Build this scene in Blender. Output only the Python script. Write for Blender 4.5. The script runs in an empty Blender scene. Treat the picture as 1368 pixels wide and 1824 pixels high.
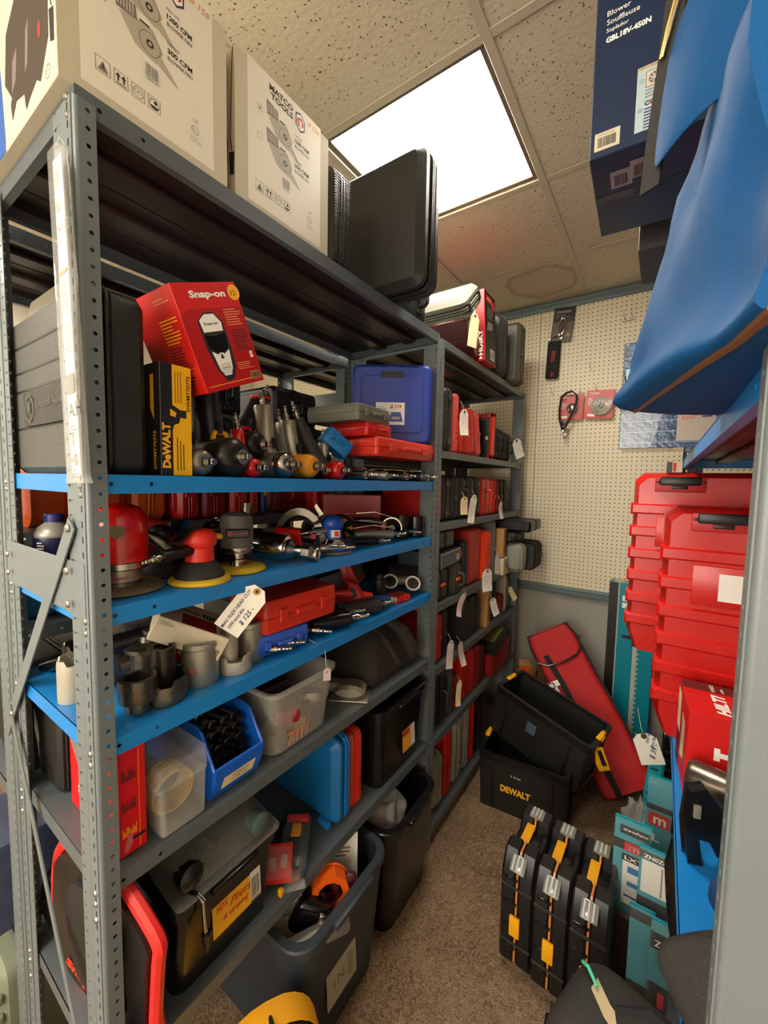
import bpy, bmesh, math, random
from mathutils import Vector, Matrix, Euler
random.seed(7)
PI = math.pi
SC = bpy.context.scene
COL = SC.collection

# ---------------------------------------------------------------- camera
cam_data = bpy.data.cameras.new('camera')
cam = bpy.data.objects.new('camera', cam_data); COL.objects.link(cam)
SC.camera = cam
YAW, PITCH, ROLL = .6013, -.0745, .0189
fw = Vector((-math.sin(YAW)*math.cos(PITCH), math.cos(YAW)*math.cos(PITCH), math.sin(PITCH)))
rt = Vector((math.cos(YAW), math.sin(YAW), 0)); up = rt.cross(fw)
cr = rt*math.cos(ROLL)+up*math.sin(ROLL); cu = -rt*math.sin(ROLL)+up*math.cos(ROLL)
m3 = Matrix((cr, cu, -fw)).transposed()
cam.matrix_world = Matrix.Translation((.755, -.262, 1.6154)) @ m3.to_4x4()
cam_data.sensor_fit = 'VERTICAL'; cam_data.sensor_height = 36
cam_data.lens = 718.9/1824*36
cam_data.clip_start = .02

# ---------------------------------------------------------------- light level
SC.view_settings.view_transform = 'Standard'
SC.view_settings.look = 'None'
SC.view_settings.gamma = 1
SC.view_settings.use_curve_mapping = False
SC.view_settings.exposure = 0.72
LAMP = 23.0            # radiance of a ceiling panel's diffuser
FILL_DAY = 4.4              # radiance of the added, unseen fill window behind the camera
w = bpy.data.worlds.new('world'); SC.world = w; w.use_nodes = True
w.node_tree.nodes['Background'].inputs[0].default_value = (1, .9, .78, 1)
w.node_tree.nodes['Background'].inputs[1].default_value = .12

# ---------------------------------------------------------------- materials
def lin(c):
    c /= 255
    return c/12.92 if c <= .04045 else ((c+.055)/1.055)**2.4
def rgb(c): return (lin(c[0]), lin(c[1]), lin(c[2]), 1)
MATS = {}
def mat(name, c, rough=.5, metal=0, bump=0, bs=60, var=0, vs=8, spec=.5, alpha=1, trans=0, emit=0, coat=0, bump2=None):
    if name in MATS: return MATS[name]
    m = bpy.data.materials.new(name); m.use_nodes = True
    nt = m.node_tree; b = nt.nodes['Principled BSDF']
    b.inputs['Base Color'].default_value = rgb(c)
    b.inputs['Roughness'].default_value = rough
    b.inputs['Metallic'].default_value = metal
    b.inputs['Specular IOR Level'].default_value = spec
    b.inputs['Alpha'].default_value = alpha
    b.inputs['Transmission Weight'].default_value = trans
    b.inputs['Coat Weight'].default_value = coat
    if emit:
        b.inputs['Emission Color'].default_value = rgb(c); b.inputs['Emission Strength'].default_value = emit
    tc = nt.nodes.new('ShaderNodeTexCoord')
    if var:
        n = nt.nodes.new('ShaderNodeTexNoise'); n.inputs['Scale'].default_value = vs; n.inputs['Detail'].default_value = 6
        nt.links.new(tc.outputs['Object'], n.inputs['Vector'])
        mx = nt.nodes.new('ShaderNodeMix'); mx.data_type = 'RGBA'
        mx.inputs[6].default_value = tuple(v*(1-var) for v in rgb(c)[:3])+(1,)
        mx.inputs[7].default_value = tuple(min(1, v*(1+var)) for v in rgb(c)[:3])+(1,)
        nt.links.new(n.outputs[0], mx.inputs[0]); nt.links.new(mx.outputs[2], b.inputs['Base Color'])
        mr = nt.nodes.new('ShaderNodeMapRange'); mr.inputs[3].default_value = max(.03, rough-.12); mr.inputs[4].default_value = min(1, rough+.12)
        nt.links.new(n.outputs[0], mr.inputs[0]); nt.links.new(mr.outputs[0], b.inputs['Roughness'])
    if bump:
        n = nt.nodes.new('ShaderNodeTexNoise'); n.inputs['Scale'].default_value = bs; n.inputs['Detail'].default_value = 3
        nt.links.new(tc.outputs['Object'], n.inputs['Vector'])
        bp = nt.nodes.new('ShaderNodeBump'); bp.inputs['Strength'].default_value = bump; bp.inputs['Distance'].default_value = .002
        nt.links.new(n.outputs[0], bp.inputs['Height']); nt.links.new(bp.outputs[0], b.inputs['Normal'])
    MATS[name] = m
    return m
grey = mat('grey_paint', (104, 112, 112), .38, bump=.04, bs=300, var=.08, vs=9)
greyd = mat('grey_shelf', (84, 92, 94), .36, var=.14, vs=6)
blue = mat('blue_paint', (22, 124, 196), .34, var=.07, vs=7)
galv = mat('zinc', (170, 170, 160), .35, 1)
steel = mat('steel', (178, 172, 160), .2, 1, var=.15, vs=30)
chrome = mat('chrome', (205, 200, 190), .1, 1)
castal = mat('cast_aluminium', (164, 158, 142), .36, .75, bump=.15, bs=200, var=.1, vs=30)
gun = mat('gunmetal', (106, 98, 86), .27, .85, var=.2, vs=25)
blk = mat('black_plastic', (18, 18, 18), .36, bump=.12, bs=500)
blk2 = mat('black_grained_plastic', (30, 29, 26), .42, bump=.5, bs=420)
blkg = mat('black_gloss', (18, 18, 18), .2)
rub = mat('black_rubber', (24, 24, 24), .7)
chg = mat('charcoal_plastic', (44, 43, 39), .42, bump=.3, bs=400)
txg = mat('textured_grey_plastic', (74, 74, 68), .55, bump=.9, bs=260, var=.15, vs=120)
beige = mat('beige_plastic', (150, 142, 118), .55)
olive = mat('olive_grey_plastic', (104, 104, 92), .5, bump=.2, bs=300)
silc = mat('silver_grey_plastic', (140, 136, 120), .5, bump=.2, bs=300)
red = mat('red_plastic', (188, 26, 20), .34, var=.06, vs=10)
redd = mat('dark_red_plastic', (140, 20, 20), .45, var=.1, vs=10)
redo = mat('orange_red_plastic', (208, 48, 26), .36, var=.08, vs=10)
redh = mat('bright_red_plastic', (198, 26, 20), .28, bump=.05, bs=200, var=.04)
pink = mat('faded_red_plastic', (214, 82, 76), .45)
redm = mat('red_paint', (214, 22, 14), .22, coat=.5)
org = mat('orange_plastic', (236, 92, 14), .42)
yel = mat('yellow_plastic', (240, 168, 12), .42)
yelp = mat('yellow_pad', (196, 160, 30), .8, var=.2, vs=20)
ylw = mat('yellow_orange_rubber', (226, 148, 30), .4, var=.15, vs=14)
blup = mat('blue_plastic', (28, 74, 160), .35, var=.05)
blub = mat('bright_blue_plastic', (16, 92, 196), .38)
blud = mat('dark_blue_plastic', (28, 52, 132), .38)
bluc = mat('sky_blue_plastic', (24, 112, 178), .4, var=.06)
tealm = mat('teal_card', (0, 132, 146), .35)
tealp = mat('teal_plastic', (20, 150, 160), .4)
whit = mat('white_plastic', (226, 222, 210), .5)
card = mat('white_card', (198, 186, 160), .7, var=.03, vs=4)
kraft = mat('kraft_card', (170, 126, 76), .8, var=.08)
redc = mat('red_card', (204, 26, 22), .35)
redc2 = mat('crimson_card', (222, 10, 24), .3)
blkc = mat('black_card', (26, 24, 22), .4)
maroonc = mat('maroon_card', (84, 30, 28), .4)
navyc = mat('navy_card', (10, 34, 66), .35)
navyd = mat('dark_navy_card', (16, 24, 44), .4)
yelc = mat('yellow_card', (246, 184, 14), .4)
greyc = mat('grey_card', (148, 160, 160), .5)
bluink = mat('navy_ink', (24, 40, 96), .6)
bink = mat('black_ink', (24, 22, 22), .6)
gink = mat('grey_ink', (120, 114, 104), .6)
lgink = mat('light_grey_ink', (178, 168, 148), .6)
rink = mat('red_ink', (200, 40, 30), .6)
oink = mat('orange_ink', (226, 130, 80), .6)
wink = mat('white_ink', (240, 236, 226), .55)
yink = mat('yellow_ink', (244, 176, 20), .55)
pape = mat('tag_paper', (232, 226, 210), .8)
papc = mat('cream_tag_paper', (224, 208, 160), .8)
papp = mat('pale_pink_tag_paper', (206, 184, 176), .8)
strg = mat('string', (216, 206, 180), .9)
brs = mat('brass', (176, 140, 70), .35, .9)
clr = mat('clear_plastic', (232, 232, 226), .1, alpha=.2, spec=.7)
clr2 = mat('frosted_plastic', (206, 204, 194), .25, alpha=.24)
clrs = mat('blister_plastic', (225, 225, 215), .06, alpha=.07, spec=.8)
fabk = mat('black_fabric', (30, 29, 27), .9, bump=.8, bs=500)
fabb = mat('brown_black_fabric', (48, 42, 38), .85, bump=.5, bs=500)
fabbl = mat('blue_nylon', (14, 76, 128), .75, bump=.5, bs=700, var=.06, vs=12, spec=.2)
fabr = mat('red_nylon', (176, 18, 16), .7, bump=.5, bs=300, var=.12, vs=8)
mesh_ = mat('black_mesh', (44, 42, 38), .7, bump=1, bs=300)
tan = mat('tan_fabric', (196, 176, 136), .8)
mint = mat('mint_cord', (70, 190, 150), .5)
hosey = mat('yellow_hose', (214, 170, 70), .3, alpha=.9)
oilm = mat('silver_bottle', (150, 148, 138), .35, .3)
navyp = mat('navy_label', (20, 28, 66), .35)
tinfoil = mat('bubble_wrap_over_navy', (64, 82, 106), .16, bump=1, bs=70, var=.85, vs=45, coat=.7)
redbrown = mat('brown_disc', (120, 78, 66), .8)
tape = mat('orange_tape', (196, 122, 52), .3)

# ---------------------------------------------------------------- text geometry
_TXT = {}
def text_geo(s, bold=0, shear=0):
    k = (s, bold, shear)
    if k not in _TXT:
        cu_ = bpy.data.curves.new('t', 'FONT'); cu_.body = s; cu_.size = 1; cu_.offset = bold; cu_.shear = shear
        cu_.resolution_u = 2; cu_.align_x = 'LEFT'
        o = bpy.data.objects.new('t', cu_); COL.objects.link(o)
        dg = bpy.context.evaluated_depsgraph_get(); me = o.evaluated_get(dg).to_mesh()
        vs = [v.co.to_2d() for v in me.vertices]; fs = [tuple(p.vertices) for p in me.polygons]
        if vs:
            x0 = min(v.x for v in vs); x1 = max(v.x for v in vs); y0 = min(v.y for v in vs); y1 = max(v.y for v in vs)
        else: x0 = x1 = y0 = y1 = 0
        o.evaluated_get(dg).to_mesh_clear()
        bpy.data.objects.remove(o); bpy.data.curves.remove(cu_)
        _TXT[k] = ([(v.x-x0, v.y-y0) for v in vs], fs, x1-x0, y1-y0)
    return _TXT[k]

# ---------------------------------------------------------------- mesh builder
def T(x=0, y=0, z=0): return Matrix.Translation((x, y, z))
def R(rx=0, ry=0, rz=0): return Euler((math.radians(rx), math.radians(ry), math.radians(rz))).to_matrix().to_4x4()
class MB:
    def __init__(s): s.v = []; s.f = []; s.k = []; s.ms = []; s.X = Matrix()
    def mi(s, m):
        if m not in s.ms: s.ms.append(m)
        return s.ms.index(m)
    def raw(s, vs, fs, m, X=None):
        X = s.X if X is None else s.X @ X
        n = len(s.v); s.v += [X @ Vector(v) for v in vs]; k = s.mi(m)
        s.f += [tuple(i+n for i in f) for f in fs]; s.k += [k]*len(fs)
        return s
    def box(s, c, d, m, bev=0, seg=2, X=None):
        bm = bmesh.new(); bmesh.ops.create_cube(bm, size=1)
        for v in bm.verts: v.co = Vector((v.co.x*d[0]+c[0], v.co.y*d[1]+c[1], v.co.z*d[2]+c[2]))
        if bev:
            bev = min(bev, min(d)*.49)
            bmesh.ops.bevel(bm, geom=bm.edges[:], offset=bev, segments=seg, affect='EDGES', profile=.5)
        s.bm(bm, m, X); return s
    def bm(s, bm, m, X=None):
        bm.verts.index_update()
        s.raw([v.co for v in bm.verts], [tuple(v.index for v in f.verts) for f in bm.faces], m, X); bm.free()
    def lathe(s, prof, m, n=24, X=None, caps=True):
        vs = []; fs = []
        for (r, z) in prof:
            for i in range(n):
                a = 2*PI*i/n; vs.append((r*math.cos(a), r*math.sin(a), z))
        for j in range(len(prof)-1):
            for i in range(n):
                a = j*n+i; b = j*n+(i+1) % n; fs.append((a, b, b+n, a+n))
        if caps:
            if prof[0][0] > 1e-6: fs.append(tuple(range(n-1, -1, -1)))
            if prof[-1][0] > 1e-6: fs.append(tuple((len(prof)-1)*n+i for i in range(n)))
        s.raw(vs, fs, m, X); return s
    def cyl(s, p0, p1, r0, m, r1=None, n=16):
        p0 = Vector(p0); p1 = Vector(p1); d = p1-p0; r1 = r0 if r1 is None else r1
        q = d.to_track_quat('Z', 'Y').to_matrix().to_4x4(); q.translation = p0
        return s.lathe([(r0, 0), (r1, d.length)], m, n, q)
    def tube(s, pts, r, m, n=8, closed=False):
        pts = [Vector(p) for p in pts]; L = len(pts); vs = []; fs = []
        nr = None
        for i, p in enumerate(pts):
            a = pts[(i-1) % L] if (closed or i > 0) else p; b = pts[(i+1) % L] if (closed or i < L-1) else p
            t = (b-a).normalized()
            if nr is None: nr = t.orthogonal().normalized()
            nr = (nr-t*nr.dot(t)).normalized(); bn = t.cross(nr)
            rr = r[i] if isinstance(r, (list, tuple)) else r
            for k in range(n):
                a_ = 2*PI*k/n; vs.append(p+nr*rr*math.cos(a_)+bn*rr*math.sin(a_))
        for i in range(L if closed else L-1):
            for k in range(n):
                a = i*n+k; b = i*n+(k+1) % n; c = ((i+1) % L)*n; fs.append((a, b, c+(k+1) % n, c+k))
        if not closed: fs += [tuple(range(n-1, -1, -1)), tuple((L-1)*n+k for k in range(n))]
        return s.raw(vs, fs, m)
    def strip(s, pts, wv, th, m):
        """flat band through pts, width vector wv, thickness th"""
        pts = [Vector(p) for p in pts]; wv = Vector(wv); vs = []; fs = []
        for i, p in enumerate(pts):
            a = pts[max(0, i-1)]; b = pts[min(len(pts)-1, i+1)]; t = (b-a).normalized(); nn = t.cross(wv).normalized()*th/2
            vs += [p-wv/2-nn, p+wv/2-nn, p+wv/2+nn, p-wv/2+nn]
        for i in range(len(pts)-1):
            for k in range(4): fs.append((i*4+k, i*4+(k+1) % 4, (i+1)*4+(k+1) % 4, (i+1)*4+k))
        fs += [(3, 2, 1, 0), tuple((len(pts)-1)*4+k for k in range(4))]
        return s.raw(vs, fs, m)
    def loft(s, rings, m, X=None, caps=True):
        n = len(rings[0]); vs = [p for r in rings for p in r]; fs = []
        for j in range(len(rings)-1):
            for i in range(n): fs.append((j*n+i, j*n+(i+1) % n, (j+1)*n+(i+1) % n, (j+1)*n+i))
        if caps: fs += [tuple(range(n-1, -1, -1)), tuple((len(rings)-1)*n+i for i in range(n))]
        return s.raw(vs, fs, m, X)
    def prism(s, poly, y0, y1, m, X=None, bev=0):
        """outline in x,z extruded along y"""
        cx = sum(p[0] for p in poly)/len(poly); cz = sum(p[1] for p in poly)/len(poly)
        def ring(y, i):
            if not i: return [(p[0], y, p[1]) for p in poly]
            return [inset(poly, k, i, y) for k in range(len(poly))]
        rs = [ring(y0, bev), ring(y0+bev, 0), ring(y1-bev, 0), ring(y1, bev)] if bev else [ring(y0, 0), ring(y1, 0)]
        return s.loft(rs, m, X)
    def slab(s, w, h, t, m, r=.02, bev=.006, X=None, z0=0):
        return s.prism(rrect(w, h, r, z0), -t/2, t/2, m, X, bev)
    # flat print in the local x,z plane facing -y; call with s.X set by face()
    def rect(s, x, z, w, h, m, o=1): return s.raw([(x, -o*.0005, z), (x+w, -o*.0005, z), (x+w, -o*.0005, z+h), (x, -o*.0005, z+h)], [(0, 1, 2, 3)], m)
    def poly(s, pts, m, o=1): return s.raw([(p[0], -o*.0005, p[1]) for p in pts], [tuple(range(len(pts)))], m)
    def ring(s, x, z, r, th, m, o=1, n=24, sx=1, sz=1):
        vs = []; fs = []
        for i in range(n):
            a = 2*PI*i/n
            vs += [(x+r*math.cos(a)*sx, -o*.0005, z+r*math.sin(a)*sz), (x+(r-th)*math.cos(a)*sx, -o*.0005, z+(r-th)*math.sin(a)*sz)]
        for i in range(n):
            j = (i+1) % n; fs.append((i*2, j*2, j*2+1, i*2+1))
        return s.raw(vs, fs, m)
    def disc(s, x, z, r, m, o=1, n=20, sx=1, sz=1): return s.poly([(x+r*sx*math.cos(2*PI*i/n), z+r*sz*math.sin(2*PI*i/n)) for i in range(n)], m, o)
    def frame(s, x, z, w, h, th, m, o=1):
        s.rect(x, z, w, th, m, o); s.rect(x, z+h-th, w, th, m, o); s.rect(x, z, th, h, m, o); s.rect(x+w-th, z, th, h, m, o); return s
    def text(s, t, x, z, h, m, o=1, w=None, bold=.0, rot=0, shear=0, al=0):
        vs, fs, tw, tht = text_geo(t, bold, shear)
        if not vs: return s
        sc = h/tht if tht else 1; sx = sc if w is None else w/tw
        c, q = math.cos(math.radians(rot)), math.sin(math.radians(rot)); ox = -al*tw*sx
        return s.raw([(x+(v[0]*sx+ox)*c-v[1]*sc*q, -o*.0005, z+(v[0]*sx+ox)*q+v[1]*sc*c) for v in vs], fs, m)
    def lines(s, x, z, w, n, dz, m, o=1, th=None, seed=1):
        rg = random.Random(seed); th = th or dz*.4
        for i in range(n): s.rect(x, z-i*dz, w*rg.uniform(.6, 1), th, m, o)
        return s
    def bars(s, x, z, w, h, m, o=1, bg=None, seed=3, n=14):
        rg = random.Random(seed)
        if bg: s.rect(x-w*.08, z-h*.15, w*1.16, h*1.3, bg, o); o += 1
        for i in range(n): s.rect(x+w*i/n, z, w/n*rg.uniform(.3, .75), h, m, o)
        return s
    def build(s, name, parent=None, ang=35, smooth=True):
        me = bpy.data.meshes.new(name); me.from_pydata([tuple(v) for v in s.v], [], s.f)
        for m in s.ms: me.materials.append(m)
        me.polygons.foreach_set('material_index', s.k)
        if smooth and len(me.polygons):
            me.polygons.foreach_set('use_smooth', [True]*len(me.polygons))
            me.update(); me.set_sharp_from_angle(angle=math.radians(ang))
        me.update()
        o = bpy.data.objects.new(name, me); COL.objects.link(o)
        if parent: o.parent = parent
        return o
def inset(poly, k, d, y):
    p = Vector(poly[k]); a = Vector(poly[k-1]); b = Vector(poly[(k+1) % len(poly)])
    e1 = (p-a).normalized() if (p-a).length > 1e-9 else (b-p).normalized()
    e2 = (b-p).normalized() if (b-p).length > 1e-9 else e1
    n1 = Vector((-e1.y, e1.x)); n2 = Vector((-e2.y, e2.x)); n = n1+n2
    if n.length < 1e-6: n = n1
    n.normalize(); c = max(.35, n.dot(n1)); q = p+n*d/c
    return (q.x, y, q.y)
def rrect(w, h, r, z0=0, n=5, x0=None):
    r = min(r, w/2-1e-4, h/2-1e-4); x0 = -w/2 if x0 is None else x0; out = []
    for cx, cz, a0 in ((x0+w-r, z0+r, -90), (x0+w-r, z0+h-r, 0), (x0+r, z0+h-r, 90), (x0+r, z0+r, 180)):
        for i in range(n+1):
            a = math.radians(a0+90*i/n); out.append((cx+r*math.cos(a), cz+r*math.sin(a)))
    return out
# print frames on a box w (x) by d (y) by h (z), centred in x,y, base at 0
def face(side, w, d, h):
    return {'front': T(-w/2, -d/2, 0), 'right': T(w/2, -d/2, 0) @ R(0, 0, 90), 'left': T(-w/2, d/2, 0) @ R(0, 0, -90),
            'back': T(w/2, d/2, 0) @ R(0, 0, 180), 'top': T(-w/2, -d/2, h) @ R(-90, 0, 0), 'bottom': T(-w/2, d/2, 0) @ R(90, 0, 0)}[side]

# ---------------------------------------------------------------- things
def tag(o, label, cat, group=None, kind=None):
    o['label'] = label; o['category'] = cat
    if group: o['group'] = group
    if kind: o['kind'] = kind
    return o
def thing(name, label, cat, loc=(0, 0, 0), rot=(0, 0, 0), group=None):
    o = bpy.data.objects.new(name, None); COL.objects.link(o); o.empty_display_size = .05
    o.location = loc; o.rotation_euler = [math.radians(a) for a in rot]
    return tag(o, label, cat, group)
def place(o, loc, rot=(0, 0, 0)):
    o.location = loc; o.rotation_euler = [math.radians(a) for a in rot]; return o
def struct(name, mb, ang=35):
    o = mb.build(name, None, ang); o['kind'] = 'structure'; return o
def dup(root, label, loc, rot=(0, 0, 0), group=None, cat=None):
    r = root.copy(); COL.objects.link(r); place(r, loc, rot); r['label'] = label
    if group: r['group'] = group
    if cat: r['category'] = cat
    for ch in list(root.children):
        c = ch.copy(); COL.objects.link(c); c.parent = r; c.matrix_parent_inverse = ch.matrix_parent_inverse
        for g in list(ch.children):
            d = g.copy(); COL.objects.link(d); d.parent = c; d.matrix_parent_inverse = g.matrix_parent_inverse
    return r
# ================================================================ the room
ZC = 2.795; YW = 2.572; XR = 1.32; XL = -2.9; YN = -2.3
TX = [.3044+.61*k for k in range(-6, 3)]; TY = [.8322+.61*k for k in range(-6, 4)]
def nodes(m):
    nt = m.node_tree; return nt, nt.nodes, nt.links, nt.nodes['Principled BSDF']
def mathn(N, L, op, a, b=None, c=None):
    n = N.new('ShaderNodeMath'); n.operation = op
    for i, v in enumerate((a, b, c)):
        if v is None: continue
        if isinstance(v, (int, float)): n.inputs[i].default_value = v
        else: L.new(v, n.inputs[i])
    return n.outputs[0]
# carpet
cp = mat('carpet_pile', (122, 98, 74), .95, spec=.1)
nt, N, L, b = nodes(cp)
tc = N.new('ShaderNodeTexCoord'); n1 = N.new('ShaderNodeTexNoise'); n1.inputs['Scale'].default_value = 260; n1.inputs['Detail'].default_value = 4
n2 = N.new('ShaderNodeTexNoise'); n2.inputs['Scale'].default_value = 60; n2.inputs['Distortion'].default_value = 2
n3 = N.new('ShaderNodeTexNoise'); n3.inputs['Scale'].default_value = 5
for n in (n1, n2, n3): L.new(tc.outputs['Object'], n.inputs['Vector'])
s = mathn(N, L, 'ADD', mathn(N, L, 'MULTIPLY', n1.outputs[0], .45), mathn(N, L, 'ADD', mathn(N, L, 'MULTIPLY', n2.outputs[0], .45), mathn(N, L, 'MULTIPLY', n3.outputs[0], .2)))
rp = N.new('ShaderNodeValToRGB'); rp.color_ramp.elements[0].position = .4; rp.color_ramp.elements[0].color = rgb((70, 52, 36)); rp.color_ramp.elements[1].position = .66; rp.color_ramp.elements[1].color = rgb((158, 132, 104))
L.new(s, rp.inputs[0]); L.new(rp.outputs[0], b.inputs['Base Color'])
bp = N.new('ShaderNodeBump'); bp.inputs['Strength'].default_value = .9; bp.inputs['Distance'].default_value = .006; L.new(s, bp.inputs['Height']); L.new(bp.outputs[0], b.inputs['Normal'])
struct('floor', MB().box(((XL+XR)/2, (YN+YW)/2, -.03), (XR-XL+.4, YW-YN+.4, .06), cp))
# ceiling tiles with worm holes and a brown water stain
ct = mat('ceiling_tile', (204, 192, 166), .9, spec=.1)
nt, N, L, b = nodes(ct)
tc = N.new('ShaderNodeTexCoord'); sep = N.new('ShaderNodeSeparateXYZ'); L.new(tc.outputs['Object'], sep.inputs[0])
nw = N.new('ShaderNodeTexNoise'); nw.inputs['Scale'].default_value = 30; L.new(tc.outputs['Object'], nw.inputs['Vector'])
vd = N.new('ShaderNodeVectorMath'); vd.operation = 'MULTIPLY_ADD'; L.new(nw.outputs[1], vd.inputs[0]); vd.inputs[1].default_value = (.03, .03, 0); L.new(tc.outputs['Object'], vd.inputs[2])
vo = N.new('ShaderNodeTexVoronoi'); vo.inputs['Scale'].default_value = 95; L.new(vd.outputs[0], vo.inputs['Vector'])
rg = mathn(N, L, 'MULTIPLY', mathn(N, L, 'LESS_THAN', vo.outputs[0], .21), 1)
csep = N.new('ShaderNodeSeparateColor'); L.new(vo.outputs['Color'], csep.inputs[0])
holes = mathn(N, L, 'MULTIPLY', rg, mathn(N, L, 'GREATER_THAN', csep.outputs[0], .52))
ns = N.new('ShaderNodeTexNoise'); ns.inputs['Scale'].default_value = 4.5; L.new(tc.outputs['Object'], ns.inputs['Vector'])
ex = mathn(N, L, 'DIVIDE', mathn(N, L, 'SUBTRACT', sep.outputs[0], .10), .22); ey = mathn(N, L, 'DIVIDE', mathn(N, L, 'SUBTRACT', sep.outputs[1], 2.30), .2)
rr = mathn(N, L, 'SQRT', mathn(N, L, 'ADD', mathn(N, L, 'MULTIPLY', ex, ex), mathn(N, L, 'MULTIPLY', ey, ey)))
rr = mathn(N, L, 'ADD', rr, mathn(N, L, 'MULTIPLY', mathn(N, L, 'SUBTRACT', ns.outputs[0], .5)  , 1.1))
sr = N.new('ShaderNodeValToRGB'); e = sr.color_ramp.elements; e[0].position = 0; e[0].color = (.25, .25, .25, 1); e[1].position = 1.15; e[1].color = (0, 0, 0, 1)
for p, v in ((.72, .3), (.88, 1), (.97, .35)):
    q = e.new(p); q.color = (v, v, v, 1)
L.new(rr, sr.inputs[0])
inb = mathn(N, L, 'MULTIPLY', mathn(N, L, 'LESS_THAN', sep.outputs[0], .30), mathn(N, L, 'GREATER_THAN', sep.outputs[1], 2.055))
stain = mathn(N, L, 'MULTIPLY', sr.outputs[0], inb)
m1 = N.new('ShaderNodeMix'); m1.data_type = 'RGBA'; m1.inputs[6].default_value = rgb((204, 192, 166)); m1.inputs[7].default_value = rgb((132, 98, 60)); L.new(mathn(N, L, 'MULTIPLY', stain, .5), m1.inputs[0])
m2 = N.new('ShaderNodeMix'); m2.data_type = 'RGBA'; L.new(m1.outputs[2], m2.inputs[6]); m2.inputs[7].default_value = rgb((104, 84, 60)); L.new(holes, m2.inputs[0]); L.new(m2.outputs[2], b.inputs['Base Color'])
nb = N.new('ShaderNodeTexNoise'); nb.inputs['Scale'].default_value = 70; L.new(tc.outputs['Object'], nb.inputs['Vector'])
bp = N.new('ShaderNodeBump'); bp.inputs['Strength'].default_value = .6; bp.inputs['Distance'].default_value = .003; L.new(mathn(N, L, 'SUBTRACT', nb.outputs[0], mathn(N, L, 'MULTIPLY', holes, 1.2)), bp.inputs['Height']); L.new(bp.outputs[0], b.inputs['Normal'])
# light cells: (column, row) counted on the tile grid
LIT = [(5, 6), (5, 2), (1, 4), (2, 1)]  # first panel is in view; the others are unseen, added to brighten the room
cm = MB()
xs = [XL]+[x for x in TX if XL < x < XR]+[XR]; ys = [YN]+[y for y in TY if YN < y < YW]+[YW]
lit = set()
for i in range(len(xs)-1):
    for j in range(len(ys)-1):
        cx = (xs[i]+xs[i+1])/2; cy = (ys[j]+ys[j+1])/2
        hit = any(abs(cx-(TX[a]+.305)) < .2 and abs(cy-(TY[b_]+.305)) < .2 for a, b_ in LIT)
        if not hit: cm.box((cx, cy, ZC+.012), (xs[i+1]-xs[i]-.006, ys[j+1]-ys[j]-.006, .016), ct)
        else: cm.box((cx, cy, ZC+.1), (.66, .66, .01), ct)
struct('ceiling', cm)
tbar = mat('ceiling_bar', (188, 176, 150), .5)
tb = MB()
for x in TX:
    if XL < x < XR: tb.box((x, (YN+YW)/2, ZC), (.026, YW-YN, .004), tbar, .001, 1)
for y in TY:
    if YN < y < YW: tb.box(((XL+XR)/2, y, ZC+.0005), (XR-XL, .026, .003), tbar, .001, 1)
struct('trim_1', tb)
# ceiling lights
dif = mat('light_diffuser', (255, 246, 233), .5, emit=LAMP)
drk = mat('light_frame', (96, 84, 66), .5)
def ceil_light(a, b_, label):
    cx = TX[a]+.305; cy = TY[b_]+.305
    t = thing('ceiling_light', label, 'ceiling light', (cx, cy, ZC+.004), group='panel lights in the ceiling grid')
    f = MB()
    for sx, sy, w_, d_ in ((0, 1, .59, .022), (0, -1, .59, .022), (1, 0, .022, .546), (-1, 0, .022, .546)):
        f.box((sx*.284, sy*.284, .018), (w_, d_, .03), drk, .002, 1)
    f.build('frame', t)
    MB().box((0, 0, .012), (.546, .546, .008), dif).build('diffuser', t)
for k, (a, b_) in enumerate(LIT):
    ceil_light(a, b_, ['square glowing panel light in the ceiling beyond the black case on top of the shelves', 'unseen square panel light added for fill in the ceiling behind the camera', 'square panel light over the left storage bay', 'square panel light over the left storage bay nearer the front'][k])
# walls
wp = mat('wall_paint', (206, 200, 184), .7, var=.03)
wg = mat('lower_wall_paint', (150, 146, 134), .6, bump=.15, bs=40, var=.05, vs=4)
railm = mat('rail_paint', (92, 108, 108), .45, var=.1, vs=14)
H = ZC+.03
struct('wall_left', MB().box((XL-.05, (YN+YW)/2, H/2), (.1, YW-YN, H), wp))
struct('wall_right', MB().box((XR+.05, (YN+YW)/2, H/2), (.1, YW-YN, H), wp))
WX0, WX1, WZ0, WZ1 = -1.3, 1.15, .75, 2.45
wf = MB()
wf.box(((XL+WX0)/2, YN-.05, H/2), (WX0-XL, .1, H), wp); wf.box(((XR+WX1)/2+.05, YN-.05, H/2), (XR+.1-WX1, .1, H), wp)
wf.box(((WX0+WX1)/2, YN-.05, WZ0/2), (WX1-WX0, .1, WZ0), wp); wf.box(((WX0+WX1)/2, YN-.05, (WZ1+H)/2), (WX1-WX0, .1, H-WZ1), wp)
struct('wall_front', wf)
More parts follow.
